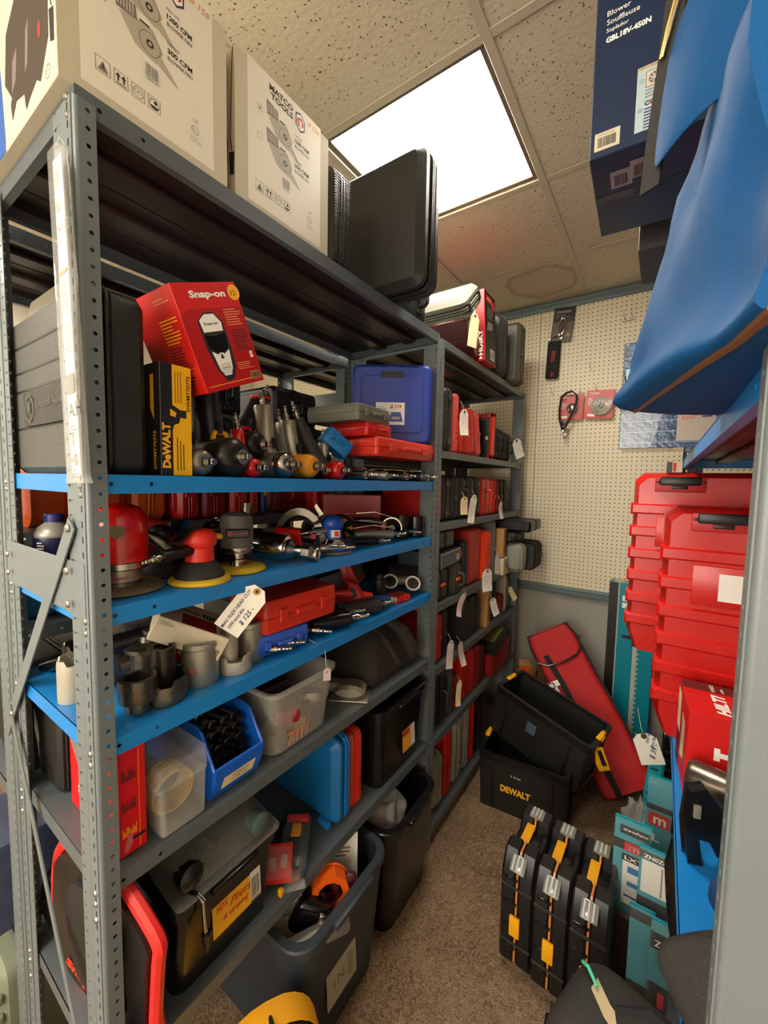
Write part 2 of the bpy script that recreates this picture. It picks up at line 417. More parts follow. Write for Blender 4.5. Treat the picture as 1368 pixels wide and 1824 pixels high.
# unseen shop window, added behind the camera as fill light
fill_pane = mat('fill_glass', (255, 248, 236), .1, emit=FILL_DAY)
wn = MB(); wn.box(((WX0+WX1)/2, YN-.06, (WZ0+WZ1)/2), (WX1-WX0, .01, WZ1-WZ0), fill_pane)
for x in (WX0+.02, (WX0+WX1)/2, WX1-.02): wn.box((x, YN-.03, (WZ0+WZ1)/2), (.04, .04, WZ1-WZ0), tbar)
for z in (WZ0+.02, WZ1-.02): wn.box(((WX0+WX1)/2, YN-.03, z), (WX1-WX0, .04, .04), tbar)
struct('fill_window_1', wn)
ZB = .93
struct('wall_back', MB().box(((XL+XR)/2, YW+.06, H/2), (XR-XL+.2, .1, H), wg))
pb = mat('pegboard', (218, 206, 174), .55, var=.04, vs=3)
nt, N, L, b = nodes(pb)
src = b.inputs['Base Color'].links[0].from_socket
tc = N.new('ShaderNodeTexCoord'); sep = N.new('ShaderNodeSeparateXYZ'); L.new(tc.outputs['Object'], sep.inputs[0])
fx = mathn(N, L, 'SUBTRACT', mathn(N, L, 'FRACT', mathn(N, L, 'DIVIDE', sep.outputs[0], .0254)), .5)
fz = mathn(N, L, 'SUBTRACT', mathn(N, L, 'FRACT', mathn(N, L, 'DIVIDE', sep.outputs[2], .0254)), .5)
dd = mathn(N, L, 'SQRT', mathn(N, L, 'ADD', mathn(N, L, 'MULTIPLY', fx, fx), mathn(N, L, 'MULTIPLY', fz, fz)))
hm = mathn(N, L, 'LESS_THAN', dd, .135)
mx = N.new('ShaderNodeMix'); mx.data_type = 'RGBA'; L.new(src, mx.inputs[6]); mx.inputs[7].default_value = rgb((52, 40, 28)); L.new(hm, mx.inputs[0]); L.new(mx.outputs[2], b.inputs['Base Color'])
bp = N.new('ShaderNodeBump'); bp.invert = True; bp.inputs['Distance'].default_value = .003; L.new(hm, bp.inputs['Height']); L.new(bp.outputs[0], b.inputs['Normal'])
pg = MB()
xe = [XL, -1.85, -.64, .035, 1.25, XR]
for i in range(5): pg.box(((xe[i]+xe[i+1])/2, YW+.004, (ZB+2.76)/2), (xe[i+1]-xe[i]-.003, .012, 2.76-ZB), pb)
struct('wall_pegboard', pg)
def rail(name, z, h):
    r_ = MB(); r_.box(((XL+XR)/2, YW-.008, z), (XR-XL, .018, h), railm, .005); r_.box(((XL+XR)/2, YW-.014, z+h*.25), (XR-XL, .014, h*.3), railm, .004)
    struct(name, r_)
rail('trim_2', 2.765, .055); rail('trim_3', .925, .058)
struct('baseboard_back', MB().box(((XL+XR)/2, YW-.004, .045), (XR-XL, .012, .09), railm, .003))
# ================================================================ steel shelving
def perf_sheet(mb, P0, U, V, W, pitch, n, holes, m, th=.0018):
    """sheet from P0, n cells of `pitch` along U, width W along V; holes = [(offset along V, half width, half height, offset along U)] per cell column"""
    P0 = Vector(P0); U = Vector(U); V = Vector(V); Nn = U.cross(V)*th
    cuts = [0]+[(holes[i][0]+holes[i+1][0])/2 for i in range(len(holes)-1)]+[W]
    vs = []; fs = []
    for c, (hv, a, hh, hu) in enumerate(holes):
        v0, v1 = cuts[c], cuts[c+1]
        sq = a < 0
        for i in range(n):
            u0 = i*pitch; u1 = u0+pitch; uc = u0+pitch/2+hu; A = abs(a)
            out = [(u1, hv), (u1, v1), (uc, v1), (u0, v1), (u0, hv), (u0, v0), (uc, v0), (u1, v0)]
            k = .92 if sq else .707
            inn = [(uc+hh, hv), (uc+hh*k, hv+A*k), (uc, hv+A), (uc-hh*k, hv+A*k), (uc-hh, hv), (uc-hh*k, hv-A*k), (uc, hv-A), (uc+hh*k, hv-A*k)]
            b0 = len(vs)
            for off in (0, 1):
                for (p, q) in out+inn: vs.append(P0+U*p+V*q+Nn*off)
            for j in range(8):
                k2 = (j+1) % 8
                fs.append((b0+j, b0+k2, b0+8+k2, b0+8+j)); fs.append((b0+16+k2, b0+16+j, b0+24+j, b0+24+k2))
                fs.append((b0+8+j, b0+8+k2, b0+24+k2, b0+24+j))
    mb.raw(vs, fs, m)
    mb.raw([P0, P0+U*pitch*n, P0+U*pitch*n+Nn, P0+Nn, P0+V*W, P0+V*W+U*pitch*n, P0+V*W+U*pitch*n+Nn, P0+V*W+Nn], [(0, 1, 2, 3), (4, 5, 6, 7)], m)
_post = {}
def post(parent, x, y, sx, sy, h, m=None, fw_=.03, ew=.076):
    """corner at x,y; end flange runs along sx*X, front flange along sy*Y"""
    m = m or grey
    k = (sx, sy, round(h, 3), m.name, ew)
    if k not in _post:
        mb = MB(); p = .0254; n = int(h/p); r = .006
        perf_sheet(mb, (0, sy*r, 0), (0, 0, 1), (0, sy, 0), fw_-r, p, n, [(fw_*.5-r*.3, .0036, .0036, 0)], m, .0016)
        perf_sheet(mb, (sx*r, 0, 0), (0, 0, 1), (sx, 0, 0), ew-r, p, n, [(.012, -.0026, .0058, 0), (ew*.78, .0026, .0026, .012)] if ew < .1 else [(ew*.8, .0026, .0026, 0)], m, .0016)
        arc = [(sx*(r-r*math.cos(a)), sy*(r-r*math.sin(a))) for a in [i*PI/8 for i in range(5)]]
        arc2 = [(sx*(r-(r-.0016)*math.cos(a)), sy*(r-(r-.0016)*math.sin(a))) for a in [i*PI/8 for i in range(5)]]
        H_ = n*p; pts = arc+arc2[::-1]; mb.raw([(q[0], q[1], z) for z in (0, H_) for q in pts], [(i, i+1, i+11, i+10) for i in range(9)], m)
        # stiffening bead down the middle of the end flange
        mb.box((sx*ew*.52, -sy*.0008, H_/2), (.008, .0026, H_), m, .001, 1)
        o = mb.build('post', parent); _post[k] = o.data
    else:
        o = bpy.data.objects.new('post', _post[k]); COL.objects.link(o); o.parent = parent
    o.location = (x, y, 0)
    return o
underside = mat('dark_underside', (46, 34, 32), .35, var=.2, vs=3)  # dark brown for deck undersides and stiffeners, darker than the shelf tops
def shelf(parent, name, x0, x1, y0, y1, zn, zf, m, lip=.032, inset_=.003):
    """x0 front edge (may be larger or smaller than x1), bottom of lip at zn (near) and zf (far)"""
    s = 1 if x0 > x1 else -1
    mb = MB(); w_ = abs(x0-x1); L_ = y1-y0; t = .0018
    mb.box((-s*w_/2, L_/2, lip-t/2), (w_-.004, L_-.004, t), m)
    mb.box((-s*w_/2, L_/2, lip-t-.0004), (w_-.01, L_-.01, .0006), underside)
    # front lip with bolt holes, back lip, end lips, returns
    n = 9
    for y_ in (.002, L_-.002-.13): perf_sheet(mb, (-s*inset_, y_, 0), (0, 1, 0), (0, 0, 1), lip, .065, 2, [(lip*.5, .0038, .0038, 0)], m)
    perf_sheet(mb, (-s*inset_, .132, 0), (0, 1, 0), (0, 0, 1), lip, L_-.264, 1, [(lip*.5, .0002, .0002, 0)], m)
    mb.box((-s*(w_-inset_), L_/2, lip/2), (t, L_-.004, lip), m)
    for yy in (inset_, L_-inset_): mb.box((-s*w_/2, yy, lip/2), (w_-.008, t, lip), m)
    mb.box((-s*(inset_+.008), L_/2, .001), (.014, L_-.006, .0016), m); mb.box((-s*(w_-inset_-.008), L_/2, .001), (.014, L_-.006, .0016), m)
    for yy in (.009, L_-.009): mb.box((-s*w_/2, yy, .001), (w_-.01, .014, .0016), m)
    # rolled edge
    mb.cyl((-s*inset_, .002, lip-.0015), (-s*inset_, L_-.002, lip-.0015), .0016, m, n=8)
    # folded stiffeners under the deck
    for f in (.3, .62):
        mb.box((-s*w_*f, L_/2, lip-.009), (.05, L_-.03, .016), underside, .004, 1)
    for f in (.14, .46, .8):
        mb.box((-s*w_*f, L_/2, lip-.0025), (.003, L_-.03, .003), underside)
    o = mb.build(name, parent)
    o.location = (x0, y0, zn); o.rotation_euler = (math.atan2(zf-zn, L_), 0, 0)
    return o
_bolt = MB().lathe([(.0065, 0), (.0068, .0015), (.005, .0045), (.0001, .0055)], galv, 10, R(90, 0, 0), caps=False).build('bolt').data
for o_ in list(COL.objects):
    if o_.data is _bolt: bpy.data.objects.remove(o_)
def bolt(parent, p, d=None, r=.0065):
    o = bpy.data.objects.new('bolt', _bolt); COL.objects.link(o); o.parent = parent; o.location = p; o.scale = (r/.0065,)*3
def strap(mb, a, b, m=grey, wd=.03, th=.0025):
    a = Vector(a); b = Vector(b); d = (b-a).normalized(); wv = d.cross(Vector((0, 1, 0))).normalized()*wd
    mb.strip([a-d*.01, b+d*.01], wv, th, m)
D = .4535; L1 = 1.217
unit = thing('shelving_unit', 'grey steel shelving unit with three bright blue shelves, nearest on the left', 'shelving')
for x, sx in ((0, -1), (-D, 1)):
    for y, sy in ((0, 1), (L1, -1)): post(unit, x, y, sx, sy, 2.205)
shelf(unit, 'shelf', -.002, -D+.002, .002, L1-.002, 2.168, 2.168, greyd, .034)
for z in (1.587, 1.362, 1.129): shelf(unit, 'blue_shelf', -.002, -D+.002, .002, L1-.002, z, z, blue)['label'] = 'bright blue shelf'
shelf(unit, 'shelf', -.002, -D+.002, .002, L1-.002, .876, .845, greyd)
shelf(unit, 'shelf', -.002, -D+.002, .002, L1-.002, .474, .474, greyd)
g = MB(); g.box((-D/2, -.0022, 1.425), (D-.03, .002, .093), grey, .0008, 1); g.build('gusset_plate', unit)
br = MB(); strap(br, (-.052, -.007, 1.53), (-D+.02, -.0075, 1.085)); strap(br, (-D+.02, -.0075, 1.085), (-D-.03, -.0078, 1.02)); br.build('cross_brace', unit)
br = MB(); strap(br, (-D+.01, -.0105, 1.08), (-.075, -.0105, .50), wd=.022); br.build('cross_brace', unit)
for x, z in ((-.055, 1.528), (-.066, 1.455), (-.066, 1.398), (-D+.05, 1.445), (-D+.05, 1.405), (-D+.02, 1.075)): bolt(unit, (x, -.009, z), (0, -1, 0))
for z in (2.185, 2.16, 1.60, 1.585, 1.375, 1.355, 1.145, 1.125, .89, .87, .485, .462, .84, .42):
    bolt(unit, (-.018, -.001, z), (0, -1, 0), .0055); bolt(unit, (-D+.03, -.001, z), (0, -1, 0), .005)
# second unit towards the wall
Y2 = 2.412
unit2 = thing('shelving_unit', 'grey steel shelving unit packed with tool cases, second from the camera, by the pegboard', 'shelving')
for x, sx in ((0, -1), (-D, 1)):
    for y, sy in ((L1+.004, 1), (Y2, -1)): post(unit2, x, y, sx, sy, 2.205)
UZ = dict(A=2.163, B=1.719, C=1.413, D=1.063, E=.78, F=.459, G=.05)
for k, z in UZ.items(): shelf(unit2, 'shelf', -.002, -D+.002, L1+.006, Y2-.002, z, z, greyd, .03)
Z2 = {k: z+.031 for k, z in UZ.items()}
# units back to back with them
unit3 = thing('shelving_unit', 'grey shelving unit standing back to back behind the near blue shelves', 'shelving')
XB = -D-.02; XC = XB-D
for x, sx in ((XB, -1), (XC, 1)):
    for y, sy in ((.0, 1), (L1, -1)): post(unit3, x, y, sx, sy, 2.18)
for z in (2.14, 1.80, 1.448, 1.215, .80, .38): shelf(unit3, 'shelf', XB-.002, XC+.002, .002, L1-.002, z, z, greyd)
UB = [z+.033 for z in (2.14, 1.80, 1.448, 1.215, .80, .38)]
g = MB(); g.box((XC+D/2, L1+.003, 1.99), (D-.04, .002, .09), grey); g.build('gusset_plate', unit3)
unit4 = thing('shelving_unit', 'shelving unit in the far left bay seen through the gaps behind the stacked cases', 'shelving')
for x, sx in ((XB, -1), (XC, 1)):
    for y, sy in ((L1+.01, 1), (Y2, -1)): post(unit4, x, y, sx, sy, 2.205)
for z in (2.16, 1.70, 1.25, .8, .3): shelf(unit4, 'shelf', XB-.002, XC+.002, L1+.012, Y2-.002, z, z, greyd)
# right hand unit
XRU = .822; DR = .46; YR2 = 1.99
unit5 = thing('shelving_unit', 'grey shelving unit on the right with a post close to the camera', 'shelving')
post(unit5, XRU, .19, 1, 1, 2.25, None, .03, .15)
post(unit5, XRU+DR, .19, -1, 1, 2.25); post(unit5, XRU, YR2, 1, -1, 2.25); post(unit5, XRU+DR, YR2, -1, -1, 2.25)
rs = lambda z, m, h=.034: shelf(unit5, 'shelf' if m is greyd else 'blue_shelf', XRU+.002, XRU+DR-.002, .192, YR2-.002, z, z, m, h)
rs(2.16, greyd); rs(1.70, blue, .036); rs(.766, blue, .036); rs(.05, greyd)
# ================================================================ builders of recurring goods
def tool_case(name, label, w, h, t, m, loc, rot=(0, 0, 0), r=.028, m2=None, edge='top', handle=True, latches=2, ribs=0, group=None, hm=None, lm=None, split=.5, panel=True, cat='tool case', feet=0, bev=.012, deco=None):
    """standing case: w along x, h up, t along y; handle edge on top or at the +x side"""
    o = thing(name, label, cat, loc, rot, group)
    hm = hm or m; lm = lm or m; m2 = m2 or m
    gap = .0022; ta = t*split-gap/2; tb_ = t-ta-gap
    A = MB(); ya = -t/2
    A.prism(rrect(w, h, r), ya, ya+ta, m, None, min(bev, ta*.4)); 
    A.prism(rrect(w+.006, h+.003, r+.002, 0), ya+ta-.007, ya+ta-.0005, m, None, .0015)
    if panel:
        A.prism(rrect(w*.78, h*.72, r*.6, h*.14), ya-.0035, ya+.002, m, None, .003)
    for i in range(ribs):
        z = h*(.2+.6*i/max(1, ribs-1)); A.box((0, ya-.0045, z), (w*.66, .004, h*.035), m, .0015, 1)
    if ribs:
        for i in range(3): A.box((w*.5-.001, ya+ta*.5, h*(.3+.2*i)), (.004, ta*.55, h*.1), m, .0015, 1)
    A.build('shell_half', o)
    B_ = MB(); yb = ya+ta+gap
    B_.prism(rrect(w, h, r), yb, yb+tb_, m2, None, min(bev, tb_*.4)); B_.prism(rrect(w+.006, h+.003, r+.002, 0), yb+.0005, yb+.007, m2, None, .0015)
    if panel: B_.prism(rrect(w*.78, h*.72, r*.6, h*.14), yb+tb_-.002, yb+tb_+.0035, m, None, .003)
    for i in range(ribs):
        z = h*(.2+.6*i/max(1, ribs-1)); B_.box((0, yb+tb_+.0025, z), (w*.66, .004, h*.035), m, .0015, 1)
    B_.build('shell_half', o)
    ys = ya+ta+gap/2
    if edge == 'top': P = lambda u, v: (u, ys, h+v); E_ = w
    else: P = lambda u, v: (w/2+v, ys, h/2+u); E_ = h
    if handle:
        hl = E_*.36; d_ = min(.03, t*.35)
        Hh = MB(); Hh.tube([P(-hl/2, -.004), P(-hl/2, d_*.75), P(-hl/2+.008, d_), P(hl/2-.008, d_), P(hl/2, d_*.75), P(hl/2, -.004)], min(.0075, t*.1), hm, 8)
        Hh.build('handle', o)
    for i in range(latches):
        u = E_*(-.33+.66*i/max(1, latches-1)) if latches > 1 else 0
        c = P(u, .003); s_ = (E_*.09, min(.04, t*.5), .008) if edge == 'top' else (.008, min(.04, t*.5), E_*.09)
        MB().box(c, s_, lm, .002, 1).build('latch', o)
    if deco:
        dm = MB(); deco(dm, w, t, h); dm.build('printing', o, smooth=False)
    return o
def carton(name, label, w, d, h, ms, loc, rot=(0, 0, 0), deco=None, group=None, cat='box', flap=True, bev=.0015):
    """ms: one material or dict by face"""
    o = thing(name, label, cat, loc, rot, group)
    b = MB(); base = ms if not isinstance(ms, dict) else ms.get('all', card)
    b.box((0, 0, h/2), (w, d, h), base, bev, 1)
    b.build('carton', o)
    p = MB()
    if isinstance(ms, dict):
        for k, m in ms.items():
            if k == 'all': continue
            p.X = face(k, w, d, h); W_ = d if k in ('left', 'right') else w; Hh = d if k in ('top', 'bottom') else h
            p.rect(.001, .001, W_-.002, Hh-.002, m, .6)
    if flap:
        for k in ('top', 'bottom'):
            p.X = face(k, w, d, h); p.rect(.002, d/2-.0006, w-.004, .0012, gink, .8)
    if deco: deco(p, w, d, h)
    if p.v: p.build('printing', o, smooth=False)
    return o
def air_fitting(parent, p, d, s=1, m=None):
    """ribbed quick-connect plug"""
    d = Vector(d); q = d.to_track_quat('Z', 'Y').to_matrix().to_4x4(); q.translation = Vector(p)
    pr = [(.008, -.004), (.008, .008), (.0095, .009), (.0095, .017), (.0065, .018), (.0065, .024), (.0078, .026), (.005, .030), (.0062, .034), (.0048, .037), (.0062, .041), (.0042, .044), (.0048, .049), (.003, .052)]
    mb = MB(); mb.lathe([(a*s, b*s) for a, b in pr], m or steel, 12, q)
    return mb.build('air_fitting', parent)
def impact_wrench(label, bm_, gm, tip, R0=.036, Lb=.13, yaw=0, lean=0, fwd=12, hl=.13, grp='air tools lined up on the top blue shelf', band=None, nose=None, hm=None, hr=.019, name='impact_wrench', pitch=0):
    """anvil points to +x, grip rises; tip = world position of anvil end"""
    o = thing(name, label, 'air tool', tip, (0, pitch, yaw), grp)
    Q = R(0, 90, 0) @ T(0, 0, 0)
    nose = nose or bm_
    b = MB(); q = T(-.026-Lb, 0, 0) @ R(0, 90, 0)
    b.lathe([(R0*.55, 0), (R0*.86, .006), (R0*.95, .018), (R0*.95, Lb*.38), (R0*1.0, Lb*.42), (R0*1.0, Lb*.62), (R0*.93, Lb*.72)], bm_, 28, q)
    for i in range(6):
        a = 2*PI*i/6+.3; b.cyl((-.026-Lb+.002, R0*.8*math.cos(a), R0*.8*math.sin(a)), (-.026-Lb*.4, R0*.8*math.cos(a), R0*.8*math.sin(a)), R0*.19, bm_, n=8)
    b.build('motor_housing', o)
    n = MB(); n.lathe([(R0*.93, Lb*.70), (R0*1.0, Lb*.74), (R0*.98, Lb*.84), (R0*.84, Lb*.92), (R0*.56, Lb*.965), (R0*.42, Lb*.97), (R0*.42, Lb)], nose, 28, q); n.build('hammer_case', o)
    av = MB(); av.cyl((-.028, 0, 0), (-.016, 0, 0), R0*.3+.003, steel); av.cyl((-.016, 0, 0), (-.010, 0, 0), .0085, steel); av.box((-.004, 0, 0), (.018, .0127, .0127), steel, .002, 1); av.cyl((.004, 0, 0), (.0065, 0, 0), .006, steel, n=12)
    av.build('anvil', o)
    # grip
    hx = -.026-Lb*.66; sl = math.tan(math.radians(fwd)); ln = math.tan(math.radians(lean))
    g = MB(); rings = []
    for i, (f, a, c) in enumerate(((.0, 1.25, 1.25), (.12, 1.02, 1.05), (.3, .92, 1.0), (.55, 1.0, 1.08), (.8, 1.0, 1.05), (.95, 1.1, 1.12), (1.0, .98, 1.0))):
        z = R0*.6+f*hl; cx_ = hx-sl*f*hl; cy_ = ln*f*hl
        rings.append([(cx_+hr*1.25*a*math.cos(t), cy_+hr*c*math.sin(t), z) for t in [2*PI*k/16 for k in range(16)]])
    g.loft(rings, hm or gm); gr = g.build('grip', o)
    if band:
        z = R0*.6+.93*hl; bd = MB(); cx_ = hx-sl*.93*hl; cy_ = ln*.93*hl
        bd.lathe([(hr*1.36, -.004), (hr*1.4, 0), (hr*1.36, .005)], band, 18, T(cx_, cy_, z)); bd.build('trim_band', o); bd = MB(); bd.tube([(hx+.034, R0*.5, R0*.86), (hx+.03, R0*.3, R0*1.25), (hx+.03, -R0*.3, R0*1.25), (hx+.034, -R0*.5, R0*.86)], .0055, band, 8); bd.build('trim_collar', o)
    tr = MB(); tr.box((hx+hr*1.35-sl*.25*hl, ln*.25*hl, R0*.6+.27*hl), (.013, .014, .028), blk, .004, 2); tr.build('trigger', o)
    air_fitting(o, (hx-sl*hl, ln*hl, R0*.6+hl), (-sl, ln, 1), .85)
    return o
def orbital_sander(label, top, pad, loc, rot=0, grp='air sanders on the middle blue shelf', lever=True, R_=.075, hh=.09, style=0, skirt=None, padt=.012, name='orbital_sander', fang=180, neck=None, flen=1.05):
    o = thing(name, label, 'sander', loc, (0, 0, rot), grp)
    p = MB(); p.lathe([(R_*.94, 0), (R_, .003), (R_*.97, padt*.7), (R_*.86, padt)], pad, 36); p.build('sanding_pad', o)
    skirt = skirt or rub
    if style == 0:      # palm sander
        MB().lathe([(R_*.80, padt), (R_*.8, padt+.006), (R_*.7, padt+.014), (R_*.52, padt+.032), (R_*.46, padt+.034)], skirt, 32).build('shroud', o)
        MB().lathe([(R_*.46, padt+.033), (R_*.45, padt+.062), (R_*.53, padt+.068), (R_*.56, padt+.078), (R_*.53, padt+.09), (R_*.4, padt+.099), (R_*.15, padt+.103), (.0005, padt+.103)], top, 32, caps=False).build('motor_body', o)
        zt = padt+.098
    elif style == 1:    # tall drum with gap above the pad
        MB().lathe([(R_*.25, padt), (R_*.22, padt+.01), (R_*.36, padt+.012), (R_*.36, padt+.016), (R_*.26, padt+.018), (R_*.26, padt+.03), (R_*.42, padt+.031), (R_*.42, padt+.036)], steel, 24).build('spindle', o)
        MB().lathe([(R_*.54, padt+.034), (R_*.56, padt+.036), (R_*.56, padt+.046), (R_*.54, padt+.047)], steel, 32).build('collar', o)
        MB().lathe([(R_*.54, padt+.047), (R_*.56, padt+.058), (R_*.56, hh), (R_*.5, hh+.012), (R_*.3, hh+.019), (.0005, hh+.021)], top, 32, caps=False).build('motor_body', o)
        zt = hh+.015
    else:               # big dome polisher
        MB().lathe([(R_*.4, padt), (R_*.36, padt+.006), (R_*.5, padt+.010), (R_*.5, padt+.034), (R_*.48, padt+.036)], castal, 28).build('spindle', o)
        MB().lathe([(R_*.64, padt+.034), (R_*.66, padt+.036), (R_*.66, padt+.047), (R_*.62, padt+.049)], steel, 32).build('collar', o)
        MB().lathe([(R_*.63, padt+.048), (R_*.64, padt+.09), (R_*.6, hh+.01), (R_*.48, hh+.026), (R_*.25, hh+.034), (.0005, hh+.036)], top, 36, caps=False).build('motor_body', o)
        zt = hh+.03
    a = math.radians(fang); dx, dy = math.cos(a), math.sin(a)
    if lever:
        zz = padt+.06
        MB().cyl((dx*R_*.3, dy*R_*.3, zz), (dx*R_*flen, dy*R_*flen, zz-.004), .0125, neck or blk, n=14).build('inlet_handle', o)
        air_fitting(o, (dx*R_*flen, dy*R_*flen, zz-.004), (dx, dy, -.1), .85)
        l = MB(); wv = Vector((-dy, dx, 0))*.026
        l.strip([(dx*R_*-.1, dy*R_*-.1, zt+.004), (dx*R_*.45, dy*R_*.45, zt+.006), (dx*R_*.9, dy*R_*.9, zt-.016), (dx*R_*1.15, dy*R_*1.15, zt-.018)], wv, .004, blk); l.build('throttle_lever', o)
    return o
def open_tote(label, w, d, h, m, loc, rot=(0, 0, 0), name='storage_tote', taper=.86, rim=.03, group=None, lab=None, th=.003, cat='tote', r=.05):
    """open-topped bin w (x) by d (y), with rolled rim and handle lugs"""
    o = thing(name, label, cat, loc, rot, group)
    def rr_(w_, d_, z, rad): return [(p[0], p[1]-d_/2, z) for p in rrect(w_, d_, rad, 0, 5)]
    b = MB(); wi, di = w*taper, d*taper
    b.loft([rr_(wi, di, 0, r*.7), rr_(w-.02, d-.02, h-.03, r*.8), rr_(w-.018, d-.018, h-.004, r*.8), rr_(w-.018-th*2, d-.018-th*2, h-.004, r*.8), rr_(wi-th*2, di-th*2, th, r*.7)], m)
    b.build('tub', o)
    q = MB(); q.loft([rr_(w-.02, d-.02, h-rim, r*.8), rr_(w, d, h-rim+.002, r), rr_(w+.002, d+.002, h-.004, r), rr_(w-.004, d-.004, h, r), rr_(w-.045, d-.045, h, r*.8), rr_(w-.048, d-.048, h-.010, r*.8)], m, caps=False); q.build('rim', o)
    for sx in (-1, 1):
        l = MB(); l.box((sx*(w/2+.004), 0, h-.010), (.024, d*.42, .018), m, .005, 2); l.build('lug', o)
    if lab:
        k = MB(); lab(k, w, d, h); k.build('sticker', o, smooth=False)
    return o
def price_tag(label, loc, rot, sz=(.04, .078), m=None, lines_=4, ink=None, grp='price tags tied to the goods', texts=None, string=None, curl=.0, back=None):
    """hangs from its eyelet at the origin, face to -y"""
    o = thing('price_tag', label, 'price tag', loc, rot, grp)
    w, h = sz; m = m or pape; ink = ink or bluink
    b = MB(); c = w*.28; n = 6
    prof = [(-w/2, 0), (-w/2, -h+.0)] 
    vs = []; fs = []
    pts = []
    for i in range(n+1):
        f = i/n; z = .01-h*f; wd = w/2 if f > .12 else w/2-c*(1-f/.12); y = curl*math.sin(f*PI)
        pts.append((wd, z, y))
    for k, off in enumerate((0, .0006)):
        for wd, z, y in pts: vs += [(-wd, y+off, z), (wd, y+off, z)]
    N_ = (n+1)*2
    for i in range(n):
        a = i*2; fs.append((a, a+1, a+3, a+2)); fs.append((N_+a+2, N_+a+3, N_+a+1, N_+a)); fs += [(a+1, N_+a+1, N_+a+3, a+3), (a, a+2, N_+a+2, N_+a)]
    fs += [(0, N_, N_+1, 1), (2*n, 2*n+1, N_+2*n+1, N_+2*n)]
    b.raw(vs, fs, m); b.build('card', o, smooth=True, ang=60)
    e = MB(); e.ring(0, 0, .0052*w/.04, .003*w/.04, brs, 1.6); e.disc(0, 0, .0022*w/.04, bink, 1.7); e.build('eyelet', o, smooth=False)
    p = MB()
    if texts:
        for (s_, x, z, hh, rot_) in texts: p.text(s_, x, z, hh, ink, 2, rot=rot_, shear=.25, bold=.012)
    else:
        rg = random.Random(hash(label) % 999 if False else len(label)*7)
        for i in range(lines_):
            x = -w*.32+i*w*.64/max(1, lines_-1); z = -h*.2; tz = -h*(rg.uniform(.62, .85))
            # a handwritten-looking scrawl running down the tag
            q = []; k = 0
            while z > tz:
                q.append((x+rg.uniform(-1, 1)*w*.05, -.0012, z)); z -= rg.uniform(.5, 1.3)*.0022; k += 1
            for a, b2 in zip(q, q[1:]):
                if rg.random() < .86:
                    d = Vector(b2)-Vector(a); nn = Vector((d.z, 0, -d.x)).normalized()*.0005
                    p.raw([Vector(a)-nn, Vector(b2)-nn, Vector(b2)+nn, Vector(a)+nn], [(0, 1, 2, 3)], ink)
    if p.v: p.build('handwriting', o, smooth=False)
    if string:
        MB().tube([(0, -.001, 0)]+string, .0007, strg, 5).build('string', o)
    return o
def socket_cup(label, R_, h, m, loc, rot=(0, 0, 0), teeth=0, wall=.006, collar=None, drive=None, solid=False, hexin=False, grp='axle nut sockets on the lowest blue shelf', name='axle_socket', grime=None, rimr=0):
    o = thing(name, label, 'socket', loc, rot, grp)
    n = 36; b = MB(); vs = []; fs = []
    def top(i):
        if not teeth: return h
        ph = (i*teeth/n) % 1
        return h if ph < .5 else h-.011
    ri = R_-wall
    for i in range(n):
        a = 2*PI*i/n; c, s_ = math.cos(a), math.sin(a)
        ro = R_*(1.0)
        rin = ri if not hexin else ri*math.cos(PI/6)/math.cos(((a+PI/6) % (PI/3))-PI/6)
        vs += [(R_*.97*c, R_*.97*s_, 0), (ro*c, ro*s_, .003), (ro*c, ro*s_, top(i)), (rin*c, rin*s_, top(i)), (rin*c, rin*s_, .012 if not solid else h-.003)]
    for i in range(n):
        j = (i+1) % n
        for k in range(4): fs.append((i*5+k, j*5+k, j*5+k+1, i*5+k+1))
    fs.append(tuple(i*5 for i in range(n-1, -1, -1))); fs.append(tuple(i*5+4 for i in range(n)))
    b.raw(vs, fs, m)
    if collar: b.lathe([(R_, h-collar), (R_*1.08, h-collar+.003), (R_*1.08, h-.002), (R_*.99, h+.0005)], m, n, caps=False)
    b.build('cup', o, ang=22)
    if drive:
        MB().lathe([(drive, -.022), (drive, -.003), (R_*.8, .001)], m, 24).build('drive_end', o)
    return o
# ================================================================ top of the shelving
ZT = 2.2035
def fan_art(p, x, z, s):
    p.poly([(x, z), (x+.032*s, z+.004*s), (x+.03*s, z+.024*s), (x-.002*s, z+.03*s)], gink, 1.2)
    for i in range(6): p.rect(x+.002*s+i*.0045*s, z+.006*s, .0018*s, .018*s, card, 1.4)
    p.poly([(x+.004*s, z-.002*s), (x+.028*s, z-.034*s), (x+.062*s, z-.04*s), (x+.074*s, z-.016*s), (x+.058*s, z+.01*s), (x+.034*s, z+.008*s)], lgink, 1.1)
    p.ring(x+.052*s, z-.016*s, .018*s, .0012*s, gink, 1.5); p.disc(x+.052*s, z-.016*s, .006*s, bink, 1.6); p.disc(x+.052*s, z-.016*s, .003*s, lgink, 1.8)
    p.rect(x+.036*s, z+.008*s, .016*s, .003*s, bink, 1.6); p.poly([(x+.06*s, z-.036*s), (x+.1*s, z-.052*s), (x+.098*s, z-.048*s), (x+.07*s, z-.022*s)], lgink, 1.2)
